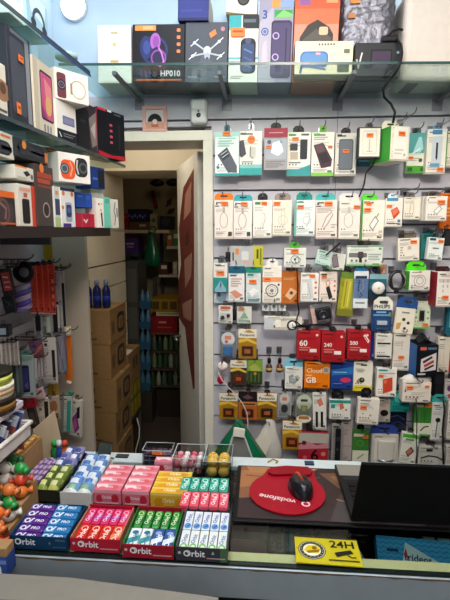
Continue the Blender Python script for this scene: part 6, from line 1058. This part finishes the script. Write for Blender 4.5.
# beige card panel and the little coloured bottles
q0 = P(33, 430, 1.185); q1 = P(60, 430, 1.222)
r = empty('beige_card_panel', (q0.x, 1.185, .901), atan2(.037, q1.x-q0.x)); tag(r, 'plain beige card panel with a slanted top standing behind the sweets', 'panel')
wd_ = sqrt((q1.x-q0.x)**2+.0016); h0 = P(33, 432, 1.175).z-.901; h1 = P(55, 412, 1.21).z-.901; h2 = P(60, 440, 1.215).z-.901
m = MB(); m.prism([(0, 0), (wd_, 0), (wd_, h2), (wd_*.83, h1), (0, h0)], 0, .006, 'c0ab8c', Matrix(((1, 0, 0, 0), (0, 0, 1, 0), (0, 1, 0, 0), (0, 0, 0, 1)))); m.build('panel_board', r, .001)
m = MB(); m.box(0, .0065, 0, wd_*.7, .02, .02, 'a89474'); m.build('panel_foot', r)
for i, (px, c, c2, l) in enumerate(((55, '2c7a3c', '3c9c48', 'green'), (60, '2c4c9c', 'd0d4dc', 'blue'), (65.5, 'd86830', 'c84830', 'orange'))):
    q = PZ(px, 459, .952); r = empty('toy_bottle', (q.x, q.y, .9525)); tag(r, l+' little candy bottle at the back corner of the counter', 'bottle', 'candy bottles'); m = MB()
    m.lathe([(.009, 0), (.011, .003), (.011, .026), (.005, .036), (.005, .042)], c+':g', n=12); m.build('body', r); m = MB(); m.lathe([(.007, .040), (.008, .046), (.006, .056)], c2, n=12); m.build('cap', r)

# ================================================================ GUM AND SWEETS ON THE COUNTER
T0 = .951
def tray_box(name, label, px0, px1, pyf, pyr, c, inner, logo='Orbit', g='open gum trays', lw=.42, lu=.33, extra=()):
    A = PZ(px0, pyf, T0); B = PZ(px1, pyf, T0); R_ = PZ((px0+px1)/2, pyr, T0); w = B.x-A.x-.002; dp = R_.y-A.y; hf = .029
    r = empty(name, ((A.x+B.x)/2, (A.y+B.y)/2, T0)); tag(r, label, 'tray', g)
    m = MB(); m.box(-w/2, 0, 0, w/2, dp, .002, c); m.box(-w/2, 0, .002, w/2, .002, hf, c); m.box(-w/2, dp-.002, .002, w/2, dp, .034, c)
    for s in (-1, 1): x = s*(w/2-.001); m.box(x-.001, .002, .002, x+.001, dp-.002, .031, inner)
    m.art(list(extra)+[('o', lu-lw/2+.055, .44, .056, .022, 'f0f0f4'), ('t', 'Orbit', lu, .42, lw, 'f4f4f8')], (-w/2, 0, hf), (1, 0, 0), (0, 0, -1), w, hf)
    m.build('tray_body', r); return r, w, dp
def gum(parent, w, dp, row0, rows, cols, c, arts, lab, gname, along='y', z0=.004, tilt_=9, c_end=None, y_in=.006, lenk=.94, thick=.012, names=None):
    """packs lying in a tray: rows from the front, cols from the left; the first is built, the rest are copies"""
    step = (dp-2*y_in)/rows if along == 'x' else dp
    O = parent.location; proto = {}
    return
def gpack(w, l, t, c, art):
    m = MB(); t = .016; m.box(-w/2, 0, 0, w/2, l, t, c+':g'); m.art(art, (-w/2, l, t), (1, 0, 0), (0, -1, 0), w, l)
    m.art([('r', .1, .2, .9, .8, art[0][-1])], (-w/2, 0, t), (1, 0, 0), (0, 0, -1), w, t)
    return m
def place_packs(root, w, slots):
    """slots: (x0, x1, y, length, lift, tilt, colour, art, label, group)"""
    cache = {}
    for (x0, x1, y, l, lift, tl, c, art, lab, g, nm) in slots:
        key = (round(x1-x0, 4), round(l, 4), c, str(art))
        if key not in cache:
            o = gpack(x1-x0-.0022, l, .012, c, art).build(nm, None, .0035); cache[key] = o
        else:
            o = cache[key].copy(); COL.objects.link(o)
        o.location = root.location+Vector(((x0+x1)/2, y, lift)); o.rotation_euler = (radians(tl), 0, 0); tag(o, lab, 'chewing gum', g)
def tex_wide(cbg, c1, c2):     # label of a pack lying across
    return [('r', .0, .0, .36, 1, c1), ('e', .16, .5, .12, .36, 'e8ecf4'), ('e', .17, .5, .07, .2, c2), ('p', [(.24, .8), (.36, .1), (.42, .1), (.3, .8)], 'f0f0f8'), ('t', 'PRO', .66, .5, .34, 'f4f4fc')]
def tex_long(c1, c2, c3, ring=True):     # label of a pack lying front to back
    return [('p', [(0, .55), (1, .35), (1, .62), (0, .82)], c1)]+([('o', .5, .22, .34, .11, c2)] if ring else [('e', .5, .22, .3, .1, c2)])+[('t', 'Orbit', .5, .58, 1.5, c3, 80)]
# tray 1: blue, packs across
r1, w, dp = tray_box('gum_tray', 'dark blue open gum tray holding violet and light blue packs', 8.5, 68.5, 549.5, 518, '123a5c', '1c4468', lu=.27, lw=.36, extra=[('p', [(.68, .48), (.70, .34), (.72, .48), (.70, .62)], '5c88a8'), ('r', .8, .14, .97, .3, '3c6888'), ('r', .75, .72, .98, .8, '3c6888')])
sl = []; n5 = 5; st_ = (dp-.012)/n5
for i in range(n5):
    for j, (c, c1, c2, nm) in enumerate((('5c2c8c', '6c4a9c', '4a2478', 'violet'), ('2c7cb8', '4c98d0', '2060a0', 'light blue'))):
        x0 = -w/2+.003+j*(w/2-.003); sl.append((x0, x0+w/2-.004, .006+i*st_, st_*.97, .004+.004*i, 7, c, tex_wide(c, c1, c2), ORD[i]+' '+nm+' gum pack from the front in the dark blue tray', nm+' gum packs', 'gum_pack'))
place_packs(r1, w, sl)
def long_tray(label, px0, px1, pyf, pyr, c, inner, rows, extra=()):
    r, w, dp = tray_box('gum_tray', label, px0, px1, pyf, pyr, c, inner, extra=list(extra)+[('r', .6, .7, .96, .78, 'c8a8a8'), ('c', .07, .4, .03, 'd8c8c8')], lu=.36, lw=.42)
    nr = len(rows); ln = (dp-.008)/nr; sl = []
    for i, row in enumerate(rows):
        cw = (w-.006)/len(row)
        for j, (c_, a_, nm) in enumerate(row):
            sl.append((-w/2+.003+j*cw, -w/2+.003+(j+1)*cw, .004+i*ln, ln*.97, .004+.005*i, 4.5, c_, a_, ORD[j]+' gum pack from the left, '+nm+', '+('front', 'second')[i]+' row, '+label.split(' open')[0]+' tray', 'gum packs in the '+label.split(' open')[0]+' tray', 'gum_pack'))
    place_packs(r, w, sl); return r
RED = ('e03424', tex_long('c82820', 'f0b8a8', 'fce8e0'), 'red'); ORN = ('e44c30', tex_long('f08058', 'f4c8b8', 'fce8e0'), 'orange red')
MAG = ('e4306c', tex_long('b84898', 'f8a0c0', 'f4dcf0'), 'magenta'); MAG2 = ('e43064', tex_long('c83880', 'fca8c4', 'f8e0f0'), 'pink ringed')
long_tray('crimson open gum tray holding red and magenta packs', 69.5, 121, 552, 519, 'b81c34', 'c88060', [[RED, RED, RED, ORN], [MAG2, MAG, MAG, MAG, MAG2]])
WHT = ('e4eaec', tex_long('3c9c9c', '2c6c8c', '2c6888', False), 'white and teal'); NVY = ('2c5090', tex_long('d4dce8', '88a4d0', 'f0f4fc', False), 'navy and white')
GRN = ('2c8c3c', tex_long('1c6c2c', 'b8e080', 'dcf4c8'), 'green')
long_tray('dark red open gum tray holding white, navy and green packs', 121.5, 174.5, 558.5, 521, 'a01c30', '2c7c38', [[WHT, WHT, NVY, NVY], [GRN, GRN, GRN, GRN, GRN]])
WG = ('e4e8e4', tex_long('dce4dc', '78b868', '5c6c9c', False), 'white and green'); WB2 = ('dfe4ec', tex_long('c8d0e0', '4878b8', '3c5c9c', False), 'white and blue')
WG = ('e4e8e4', [('e', .5, .8, .42, .16, '7cc068'), ('e', .5, .8, .24, .08, 'dcecd4'), ('t', 'Orbit', .5, .42, 1.5, '5c6ca8', 80)], 'white and green'); WB2 = ('dfe4ec', [('e', .5, .8, .42, .15, '5c94cc'), ('p', [(.2, .9), (.7, .7), (.8, .8)], '2c5ca8'), ('t', 'Orbit', .5, .38, 1.5, '54649c', 80)], 'white and blue')
r4 = long_tray('dark grey open gum tray holding white green and white blue packs', 175, 228, 561.5, 523, '3c3c42', '50545a', [[WG]*5, [WB2]*5], extra=[('p', [(.72, .2), (.75, .45), (.69, .45)], 'b0c0b0'), ('r', .86, 0, 1, 1, '4c6c4c')])
PNK = ('e85468', tex_long('e04860', 'f8d0d4', 'fce8ec'), 'coral pink'); TL = ('2c9c84', tex_long('48b49c', 'c4ecdc', 'e8fcf4'), 'teal')
for (py0, py1, pk_, nm, l2) in ((509.5, 494.5, PNK, 'coral pink', 'coral'), (494, 480, TL, 'teal green', 'teal')):
    A = PZ(178, py0, T0+.03); B = PZ(229, py0, T0+.03); R_ = PZ(200, py1, T0+.035); w = B.x-A.x-.004; dp = R_.y-A.y-.002
    r = empty('gum_tray', ((A.x+B.x)/2, A.y+.001, T0)); tag(r, 'low grey tray under the row of '+nm+' gum packs', 'tray', 'low gum trays')
    m = MB(); m.box(-w/2, 0, 0, w/2, dp, .022, '4a4a50'); m.build('tray_body', r, .001)
    cw = w/5
    place_packs(r, w, [(-w/2+j*cw, -w/2+(j+1)*cw, .001, dp, .0235, 3, pk_[0], pk_[1], ORD[j]+' '+nm+' gum pack from the left behind the dark grey tray', nm+' gum packs', 'gum_pack') for j in range(5)])
# pink and yellow cartons piled in rows
def pile(px0, px1, pyf, pyr, rows, h, c, art_f, art_t, nm, colname, top2=None):
    A = PZ(px0, pyf, T0); B = PZ(px1, pyf, T0); R_ = PZ(px0+6, pyr, T0+h); w = B.x-A.x-.0015; dp = (R_.y-A.y)/rows; proto = None
    for i in range(rows):
        if proto is None:
            m = MB(); m.box(-w/2, 0, 0, w/2, dp-.0012, h, c); m.art(art_f, (-w/2, 0, h), (1, 0, 0), (0, 0, -1), w, h); m.art(art_t, (-w/2, dp-.0012, h), (1, 0, 0), (0, -1, 0), w, dp-.0012); o = proto = m.build('gum_carton', None, .0025)
        else: o = proto.copy(); COL.objects.link(o)
        o.location = ((A.x+B.x)/2, A.y+i*dp, T0+.0005); o.rotation_euler = (radians(2.2), 0, 0)
        tag(o, ORD[i]+' '+nm+' gum carton from the front in the '+colname, 'carton', nm+' gum cartons')
SF = [('r', 0, .0, 1, .2, 'f4b0bc'), ('e', .2, .62, .12, .3, 'c82c40'), ('e', .78, .6, .14, .34, 'c4283c'), ('t', 'Orbit', .48, .5, .36, 'fce8ec'), ('r', .1, .86, .9, .94, 'f8c8d0')]
STp = [('r', 0, 0, 1, .3, 'f0a0a8'), ('p', [(0, .2), (.4, .1), (.5, .5), (.1, .7)], 'fcd8d8'), ('e', .7, .5, .16, .3, 'e8606c'), ('e', .28, .68, .14, .2, 'e87080'), ('t', 'Orbit', .52, .5, .3, 'fdf0f0'), ('r', 0, .86, 1, 1, 'e87888')]
pile(94, 122, 503.5, 464, 4, .036, 'e4788c', SF, STp, 'strawberry pink', 'outer pink column')
pile(122.5, 150, 505, 465, 4, .036, 'e4788c', SF, STp, 'strawberry pink', 'inner pink column')
YF = [('r', 0, .0, 1, .16, 'f8d878'), ('e', .24, .6, .14, .3, 'd8981c'), ('e', .8, .6, .14, .3, 'e8a020'), ('t', 'Orbit', .5, .5, .34, 'fff4d0'), ('r', .1, .84, .9, .94, 'c8881c')]
YT = [('r', 0, 0, 1, .2, 'f4d060'), ('e', .3, .6, .18, .3, 'e89c18'), ('e', .74, .5, .16, .28, 'd8901c'), ('t', 'Orbit', .52, .46, .34, 'fff4d4'), ('p', [(0, .8), (.6, .9), (1, .7), (1, 1), (0, 1)], 'd8a428')]
pile(150.5, 187.5, 507.5, 471, 4, .038, 'e8b834', YF, YT, 'yellow', 'column beside the teal packs')
A = PZ(152, 472.5, T0); r = empty('pink_gum_carton', (PZ(171, 472, T0).x, A.y+.004, T0)); tag(r, 'single pink gum carton lying behind the yellow column', 'carton')
m = MB(); m.box(-.045, 0, 0, .045, .028, .030, 'e88ca0'); m.art(STp, (-.045, .028, .030), (1, 0, 0), (0, -1, 0), .09, .028); m.art(SF, (-.045, 0, .030), (1, 0, 0), (0, 0, -1), .09, .030); m.build('carton', r, .002)
# white tray of blue and white pouches, and the lime and lilac ones
def pouch_bed(name, label, px0, px1, pyf, pyr, c, hf, rows, cols, colf, lab, gname, front=True):
    A = PZ(px0, pyf, T0); B = PZ(px1, pyf, T0); q = PZ((px0+px1)/2+8, pyr, T0+.02); w = B.x-A.x; dp = q.y-A.y; sh_ = PZ(px0+ (pyf-pyr)*.62, pyr, T0).x-A.x
    r = empty(name, ((A.x+B.x)/2, A.y, T0)); tag(r, label, 'tray')
    m = MB(); m.box(-w/2, 0, 0, w/2, dp, .003, c); m.box(-w/2, 0, .003, w/2, .002, hf, c); m.box(-w/2, dp-.002, .003, w/2, dp, hf, c)
    for s in (-1, 1): x = s*(w/2-.001); m.box(x-.001, .002, .003, x+.001, dp-.002, hf*.8, c)
    m.build('tray_body', r)
    st2 = (dp-.012)/rows; cache = {}
    for i in range(rows):
        for j in range(cols):
            k = colf(i, j); cw = (w-.008)/cols
            if k not in cache:
                m = MB(); hh = hf*1.15; vs = []; fs = []; nu, nv = 10, 6
                for a_ in range(nv+1):
                    for b_ in range(nu+1):
                        u, v = b_/nu, a_/nv; z = .006+.012*sin(pi*u)**.6*sin(pi*v)**.6+random.uniform(-.0012, .0012); vs.append(((u-.5)*cw*.96, v*(st2*1.5), z))
                for a_ in range(nv):
                    for b_ in range(nu): i0 = a_*(nu+1)+b_; fs.append((i0, i0+1, i0+nu+2, i0+nu+1))
                for gi, f in enumerate(fs):
                    pass
                c1, c2, c3 = k
                N0 = len(fs)
                for part_, fl, cq in (('a', [f for t_, f in enumerate(fs) if (t_//nu) < 2], c1), ('b', [f for t_, f in enumerate(fs) if 2 <= (t_//nu) < 4 and 2 <= t_ % nu < 8], c3), ('c', [f for t_, f in enumerate(fs) if not ((t_//nu) < 2) and not (2 <= (t_//nu) < 4 and 2 <= t_ % nu < 8)], c2)):
                    m.add(vs, fl, cq+':g', True)
                bt = [(x_, y_, .0) for x_, y_ in ((-cw*.48, 0), (cw*.48, 0), (cw*.48, st2*1.5), (-cw*.48, st2*1.5))]; m.add(bt, [(3, 2, 1, 0)], c2)
                o = m.build('sweet_pouch'); cache[k] = o
                md = o.modifiers.new('weld', 'WELD')
            else: o = cache[k].copy(); COL.objects.link(o)
            o.location = r.location+Vector((-w/2+.004+(j+.5)*cw, .004+i*st2, hf*.55+.002*i)); o.rotation_euler = (radians(18), 0, radians(random.uniform(-4, 4)))
            tag(o, ORD[i]+' '+lab(i, j)+' pouch from the front, '+('outer', 'inner')[j]+' column'+gname[1], 'pouch', gname[0])
    return r
pouch_bed('white_pouch_tray', 'white fronted tray of blue and white mint pouches beside the pink cartons', 60.5, 92, 505, 463, 'dcd8d4', .034, 6, 2, lambda i, j: (('e8ecf0', '5c88c8', 'd8e0ec') if (i+j) % 2 else ('7ca4d8', 'dce4ec', '4c7cb8')) if i else ('e0e4e0', '6c9cc0', '88b088'), lambda i, j: 'blue and white', ('blue and white pouches', ' of the white tray'))
pouch_bed('dark_pouch_tray', 'dark tray of lime green and lilac pouches behind the dark blue gum tray', 33.5, 59, 501, 455, '2a2c22', .030, 6, 2, lambda i, j: (('b8b858', '6c8030', 'd8d8a0') if j else ('8c9c40', '4c6024', 'd0d088')) if i < 3 else (('9ca4c8', '4c5c98', 'e0e0ec') if (i+j) % 2 else ('d8d8e0', '8c88b8', '4c5898')), lambda i, j: 'lime green' if i < 3 else 'lilac blue', ('lime and lilac pouches', ' of the dark tray'))
# clear containers at the back
def clear_box(name, label, px0, px1, pyf, pyt, dep, lab_c=None, Yadd=0):
    A = PZ(px0, pyf, T0+.001); B = PZ(px1, pyf, T0+.001); w = B.x-A.x; h = P((px0+px1)/2, pyt, A.y).z-T0-.002; t = .002
    r = empty(name, ((A.x+B.x)/2, A.y, T0+.001+.0015)); tag(r, label, 'container')
    m = MB(); C = 'e4eaea:t'
    m.box(-w/2, 0, 0, w/2, dep, t, C); m.box(-w/2, 0, t, w/2, t, h, C); m.box(-w/2, dep-t, t, w/2, dep, h, C); m.box(-w/2, t, t, -w/2+t, dep-t, h, C); m.box(w/2-t, t, t, w/2, dep-t, h, C); m.build('clear_body', r)
    m = MB(); m.tube([(-w/2, 0, h), (w/2, 0, h), (w/2, dep, h), (-w/2, dep, h), (-w/2, 0, h)], .0011, 'c4cccc:g', 6); m.build('rim', r)
    return r, w, h
rb, w, h = clear_box('clear_sweets_box', 'clear plastic box of dark violet sweets with an orange sticker', 142.5, 172, 465, 451, .05)
sticker(rb, w, h, .52, .12, .34, .2)
for i in range(5):
    for k in range(2):
        for j in range(2):
            r2 = empty('violet_sweet', rb.location+Vector((-w/2+.0085+(w-.017)/4*i, .014+.026*j, .0026+.0135*k))); tag(r2, ORD[i]+' violet sweet from the left, '+('bottom', 'top')[k]+' layer, '+('front', 'back')[j]+' of the clear box', 'sweet', 'violet sweets in the clear box')
            m = MB(); m.box(-.006, -.006, 0, .006, .006, .012, ('4c3450', '5c4460', '3c2840')[(i+k+j) % 3]+':g'); m.box(-.0062, -.0064, .004, .0062, -.0058, .008, 'b8a8b8'); m.build('sweet_body', r2, .002)
rb, w, h = clear_box('clear_sweets_box', 'clear plastic box of pink, red and white sweets', 172.5, 202, 476.5, 459, .085)
k = 0
for kk in range(2):
    for j in range(4):
        for i in range(4):
            r2 = empty('pink_sweet', rb.location+Vector((-w/2+.010+(w-.020)/3*i, .011+.0205*j, .0026+.0165*kk)), random.uniform(0, 6)); c = ('e8c8cc', 'd05868', 'f0e4e0', 'e08c98')[(i*3+j*2+kk) % 4]
            tag(r2, ORD[i]+' sweet from the left, '+('front', 'second', 'third', 'back')[j]+' row, '+('bottom', 'top')[kk]+' layer of the pink sweets box', 'sweet', 'pink red and white sweets'); k += 1
            m = MB(); m.ball((0, 0, .008), (.009, .0085, .008), c+':g', 10, 7, .06); m.ball((0, 0, .0082), (.0092, .0035, .0079), ('d85868', 'f4ecec')[(i+j) % 2]+':g', 10, 6); m.build('sweet_body', r2)
rb, w, h = clear_box('clear_chocolate_box', 'clear plastic box holding gold wrapped chocolates', 203.5, 231, 480.5, 462, .10)
for kk in range(2):
    for j in range(3 if kk == 0 else 2):
        for i in range(2):
            r2 = empty('gold_chocolate', rb.location+Vector(((-.0158, .0158)[i], .017+.0245*j*(.98)+.0115*kk, .0026+.0225*kk)), random.uniform(0, 6)); tag(r2, ('outer', 'inner')[i]+' gold wrapped chocolate, '+('front', 'second', 'third', 'back')[j]+' in the '+('bottom', 'upper')[kk]+' layer of the clear box', 'chocolate', 'gold wrapped chocolates')
            m = MB(); m.ball((0, 0, .0128), (.0152, .0150, .0135), 'e2b650:g', 14, 10, .045); fb = m.build('foil_ball', r2)
            m = MB(); m.lathe([(.006, .0243), (.0066, .0252), (.001, .0256)], '5c3418', n=12); m.build('paper_seal', fb)
# tilted clear holders near the corner
for (px0, px1, pyf, pyt, Y0, l, c) in ((66, 84, 462, 450, 0, 'low clear tray with a grey card at the back corner of the counter', '8c98a0'), (93, 110, 462, 443, 0, 'clear plastic leaflet holder tilted back beside the pink cartons', 'a8a8a4')):
    A = PZ(px0, pyf, T0+.002); B = PZ(px1, pyf, T0+.002); w = B.x-A.x; h = P((px0+px1)/2, pyt, A.y+.01).z-T0
    r = empty('clear_holder', ((A.x+B.x)/2, A.y-.0, T0+.0025), radians(-14)); tag(r, l, 'holder')
    m = MB(); M = Matrix.Rotation(radians(-24), 4, 'X'); m.box(-w/2, 0, .002, w/2, .003, h*1.05, 'd0d8d8:t', M); m.box(-w/2, 0, 0, w/2, .03, .003, 'd0d8d8:t'); m.build('clear_wall', r)
    m = MB(); m.box(-w*.42, .004, .004, w*.42, .008, h*.92, c, M); m.art([mt(.1, .1, .9, .9, 7, '787874')], (-w*.42, .0035, h*.92), (1, 0, 0), (0, .4, -.91), w*.84, h*.8) if False else None; m.build('leaflet', r)
m = MB(); A = PZ(122, 457, .9525); m.box(A.x-.018, A.y-.006, .9525, A.x+.018, A.y+.012, .956, '3a3a3a'); tag(m.build('black_card'), 'small black card lying on the white ledge behind the pink cartons', 'card')

# ================================================================ DESK MAT, MOUSE, LAPTOP
MZ = T0
q = [PZ(237, 467, MZ), PZ(234.5, 523, MZ)]
x0 = -.056; y0 = .953; y1 = 1.204; x1 = .66
r = empty('desk_mat', (x0, y0, MZ)); tag(r, 'big dark desk mat with a black rim and a copper and slate picture', 'mat'); W_, D_ = x1-x0, y1-y0
m = MB(); m.box(0, 0, 0, W_, D_, .005, '141214'); m.build('rim', r, .002, 'black stitched rim')
m = MB(); m.box(.010, .010, .0052, W_-.01, D_-.008, .0058, '3a2e2c')
m.art([('p', [(0, 0), (.16, 0), (.2, .3), (.14, .6), (0, .66)], '8a5a40'), ('p', [(0, .1), (.1, .04), (.13, .34), (0, .46)], 'a87048'), ('p', [(.02, .0), (.3, .0), (.26, .12), (.04, .14)], 'b07c50'), ('p', [(0, .7), (.2, .66), (.4, .9), (.3, 1), (0, 1)], '3c3030'), ('p', [(.3, .1), (.48, .05), (.5, .5), (.38, .5)], '70503c'), ('p', [(.34, .16), (.44, .12), (.45, .4), (.38, .38)], '8c6248'), ('p', [(.36, .5), (.56, .46), (.6, 1), (.3, 1)], '4c4444'), ('l', [(.34, .62), (.42, .72), (.44, .9), (.5, .96)], .006, 'a8765c'), ('l', [(.38, .58), (.48, .66), (.52, .82)], .005, '9c7c6c'), ('l', [(.02, .2), (.12, .24), (.3, .2)], .006, '7c4a34'), ('r', .6, 0, 1, 1, '2c2628')], (.010, D_-.008, .0058), (1, 0, 0), (0, -1, 0), W_-.02, D_-.018)
m.build('printed_surface', r)
PZm = MZ+.0082
out = [(110, 150), (118, 132), (135, 116), (155, 105), (168, 92), (178, 78), (205, 70), (250, 67), (300, 68), (335, 73), (352, 85), (356, 108), (368, 128), (386, 147), (396, 172), (392, 196), (376, 216), (350, 233), (315, 244), (280, 248), (240, 246), (205, 238), (170, 226), (140, 210), (120, 190), (111, 170)]
out = [(220+x/3.75, 450+y/3.75) for x, y in out]
pts = [PZ(x, y, PZm) for x, y in out]; cen = sum(pts, Vector())/len(pts)
r = empty('mouse_pad', (cen.x, cen.y, PZm-.0004)); tag(r, 'red shaped mouse pad with a white brand word printed upside down', 'mouse pad')
m = MB(); m.prism([(p.x-cen.x, p.y-cen.y) for p in pts], 0, .005, 'a41024'); pad_ = m.build('pad', r, .0015)
rest = [PZ(220+x/3.75, 450+y/3.75, PZm)-cen for x, y in ((190, 78), (250, 73), (330, 78), (345, 95), (335, 108), (270, 104), (200, 106), (178, 98))]
m = MB(); m.prism([(p.x, p.y) for p in rest], .0052, .012, '900c1c'); m.build('wrist_rest', pad_, .004, seg=3)
ctr = PZ(220+215/3.75, 450+182/3.75, PZm+.005)-cen; e0 = PZ(220+152/3.75, 450+170/3.75, PZm)-PZ(220+292/3.75, 450+196/3.75, PZm)
m = MB(); ang_ = atan2(e0.y, e0.x)
m.art([('t', 'vodafone', .5, .5, .98, 'f0d0d0')], (ctr.x+.5*cos(ang_ + pi)*e0.length-0, ctr.y+.5*sin(ang_+pi)*e0.length, .0051), (cos(ang_), sin(ang_), 0), (sin(ang_), -cos(ang_), 0), e0.length, .0002)
ce = PZ(220+322/3.75, 450+202/3.75, PZm+.005)-cen
m.art([('o', .5, .5, .5, .2, 'f0d0d0')], (ce.x-.0105, ce.y+.0105, .0051), (1, 0, 0), (0, -1, 0), .021, .021); m.build('lettering', pad_)
# mouse
c1 = PZ(300, 489, PZm+.006); r = empty('computer_mouse', (c1.x+.001, c1.y-.004, PZm+.0052), radians(10)); tag(r, 'black computer mouse with orange red scroll strip on the red pad', 'mouse')
def mousehull(m, c, k=1.0, zk=1.0):
    vs = []; fs = []; nu, nv = 20, 10
    for a_ in range(nv+1):
        f = a_/nv; rr = cos(f*pi/2)**.5 if f < 1 else 0; z = .034*sin(f*pi/2)*zk
        for b_ in range(nu):
            t = 2*pi*b_/nu; y = .052*sin(t)*rr*k; x = .030*cos(t)*rr*k*(1-.12*sin(t)**2); vs.append((x, y, z*(1-.2*sin(t)*rr)))
    for a_ in range(nv):
        for b_ in range(nu): fs.append((a_*nu+b_, a_*nu+(b_+1) % nu, (a_+1)*nu+(b_+1) % nu, (a_+1)*nu+b_))
    fs.append(tuple(range(nu-1, -1, -1))); m.add(vs, fs, c, True)
m = MB(); mousehull(m, '18191f:g'); shell_ = m.build('shell', r)
m = MB(); m.tube([(0, .044, .0215), (0, .022, .029), (0, -.002, .0335), (0, -.022, .0345)], [.003, .0045, .0045, .003], '8c3020', 8); m.build('centre_strip', r, label='dark red centre strip')
m = MB(); m.lathe([(.006, -.0035), (.008, -.002), (.008, .002), (.006, .0035)], '303034', M=Matrix.Translation((0, -.024, .031)) @ Matrix.Rotation(pi/2, 4, 'Y')); m.build('scroll_wheel', shell_)
for yy in (.030, .012): m = MB(); m.ball((0, yy, .0285+.0035*(yy < .02)), (.005, .006, .004), 'd86038:g', 8, 6); m.build('button', shell_)
for s in (-1, 1): m = MB(); m.ball((s*.0255, .004, .012), (.0045, .02, .006), '3c4450', 8, 6); m.build('side_grip', shell_)
# laptop, open, its lid towards the viewer
L0 = PZ(352.5, 522, MZ+.02); bx0 = L0.x; by0 = .962; bz = MZ+.0082
r = empty('laptop', (bx0, by0, bz)); tag(r, 'open black laptop on the desk mat, back of its screen towards the aisle', 'laptop')
LW, LD = .335, .232
m = MB(); m.box(0, .004, 0, LW, LD, .016, '1a1a1c'); base_ = m.build('base', r, .003)
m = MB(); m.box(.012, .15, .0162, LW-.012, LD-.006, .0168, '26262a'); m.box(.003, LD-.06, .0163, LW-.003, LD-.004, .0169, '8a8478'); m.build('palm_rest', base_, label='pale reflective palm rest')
for row in range(5):
    m = MB()
    for kx in range(14): m.box(.016+kx*.0218, .03+row*.0225, .0163, .016+kx*.0218+.0185, .03+row*.0225+.0185, .0185, '0c0c0e')
    m.build('keyboard_row', base_, .001)
m = MB(); m.box(LW/2-.05, LD-.052, .017, LW/2+.05, LD-.008, .0176, '3a3836'); m.build('touchpad', base_)
hl = (P(364.5, 461, by0-.068).z-bz-.014); a_ = atan2(.072, hl); M = Matrix.Translation((0, .002, .014)) @ Matrix.Rotation(a_, 4, 'X'); ll = hl/cos(a_)
m = MB(); m.box(0, -.0075, 0, LW, 0, ll, '080809:r', M); lid_ = m.build('lid', r, .002)
m = MB(); m.box(.010, .0002, .012, LW-.010, .0008, ll-.010, '08090c:g', M); m.build('screen', lid_)
for xx in (.04, LW-.08): m = MB(); m.tube([(xx, .004, .014), (xx+.04, .004, .014)], .006, '202022', 10); m.build('hinge', r)
# yellow alarm card lying at the front edge
a1, a2, a3, a4 = [PZ(*p_, T0+.0006) for p_ in ((296, 571), (362.5, 574.5), (355, 540.5), (297.5, 538))]
w_ = (a2-a1).length; d_ = ((a4-a1).length+(a3-a2).length)/2
r = empty('alarm_card', ((a1.x+a2.x)/2+.004, .832, T0+.0003), radians(-1.5)); tag(r, 'yellow alarm card with a badge, the sign 24H and a camera, at the front edge', 'card')
w_ = .130; d_ = .082
m = MB(); m.box(-w_/2, 0, 0, w_/2, d_, .0022, 'c8b820')
m.art([('r', 0, 0, 1, .06, '2a2a20'), ('c', .26, .53, .215, '2c2c24'), ('c', .26, .53, .20, 'e8e4d0'), ('c', .26, .53, .192, '38382c'), ('c', .26, .53, .14, 'f0ecd8'), ('p', [(.13, .56), (.2, .38), (.34, .34), (.4, .5), (.36, .64), (.2, .66)], 'e0c018'), ('p', [(.17, .58), (.38, .5), (.36, .6), (.2, .66)], '8a7010'), ('c', .30, .46, .04, '7c6410'), ('t', '24H', .74, .27, .38, '1c1c14'), ('p', [(.62, .58), (.86, .46), (.9, .58), (.66, .72)], '22221c'), ('p', [(.60, .6), (.64, .58), (.68, .72), (.63, .74)], '22221c'), ('l', [(.8, .66), (.86, .74), (.92, .72)], .025, '22221c'), ('m', .5, .84, .96, .93, 1, '4c4818'), ('c', .03, .5, .012, '8a8020')]
      +[('r', .26+.168*cos(a)-.006, .53+.168*1.65*sin(a)-.014, .26+.168*cos(a)+.006, .53+.168*1.65*sin(a)+.014, 'c8c8b0') for a in [2*pi*i/18 for i in range(18)]], (-w_/2, d_, .0022), (1, 0, 0), (0, -1, 0), w_, d_)
m.build('card', r)
m = MB(); m.tube([PZ(268, 462, .955), PZ(273, 459, .9555), PZ(278, 461, .955), PZ(276, 463, .955)], .002, 'a89030', 6); tag(m.build('yellow_strap'), 'little yellow and black strap on the white rear ledge above the red pad', 'strap')
q = PZ(309, 464, .953); m = MB(); m.box(q.x-.012, q.y-.008, .9525, q.x+.014, q.y+.012, .957, '2c3c58'); tag(m.build('blue_clip', bev=.001), 'small dark blue clip on the white rear ledge beside the mat', 'clip')
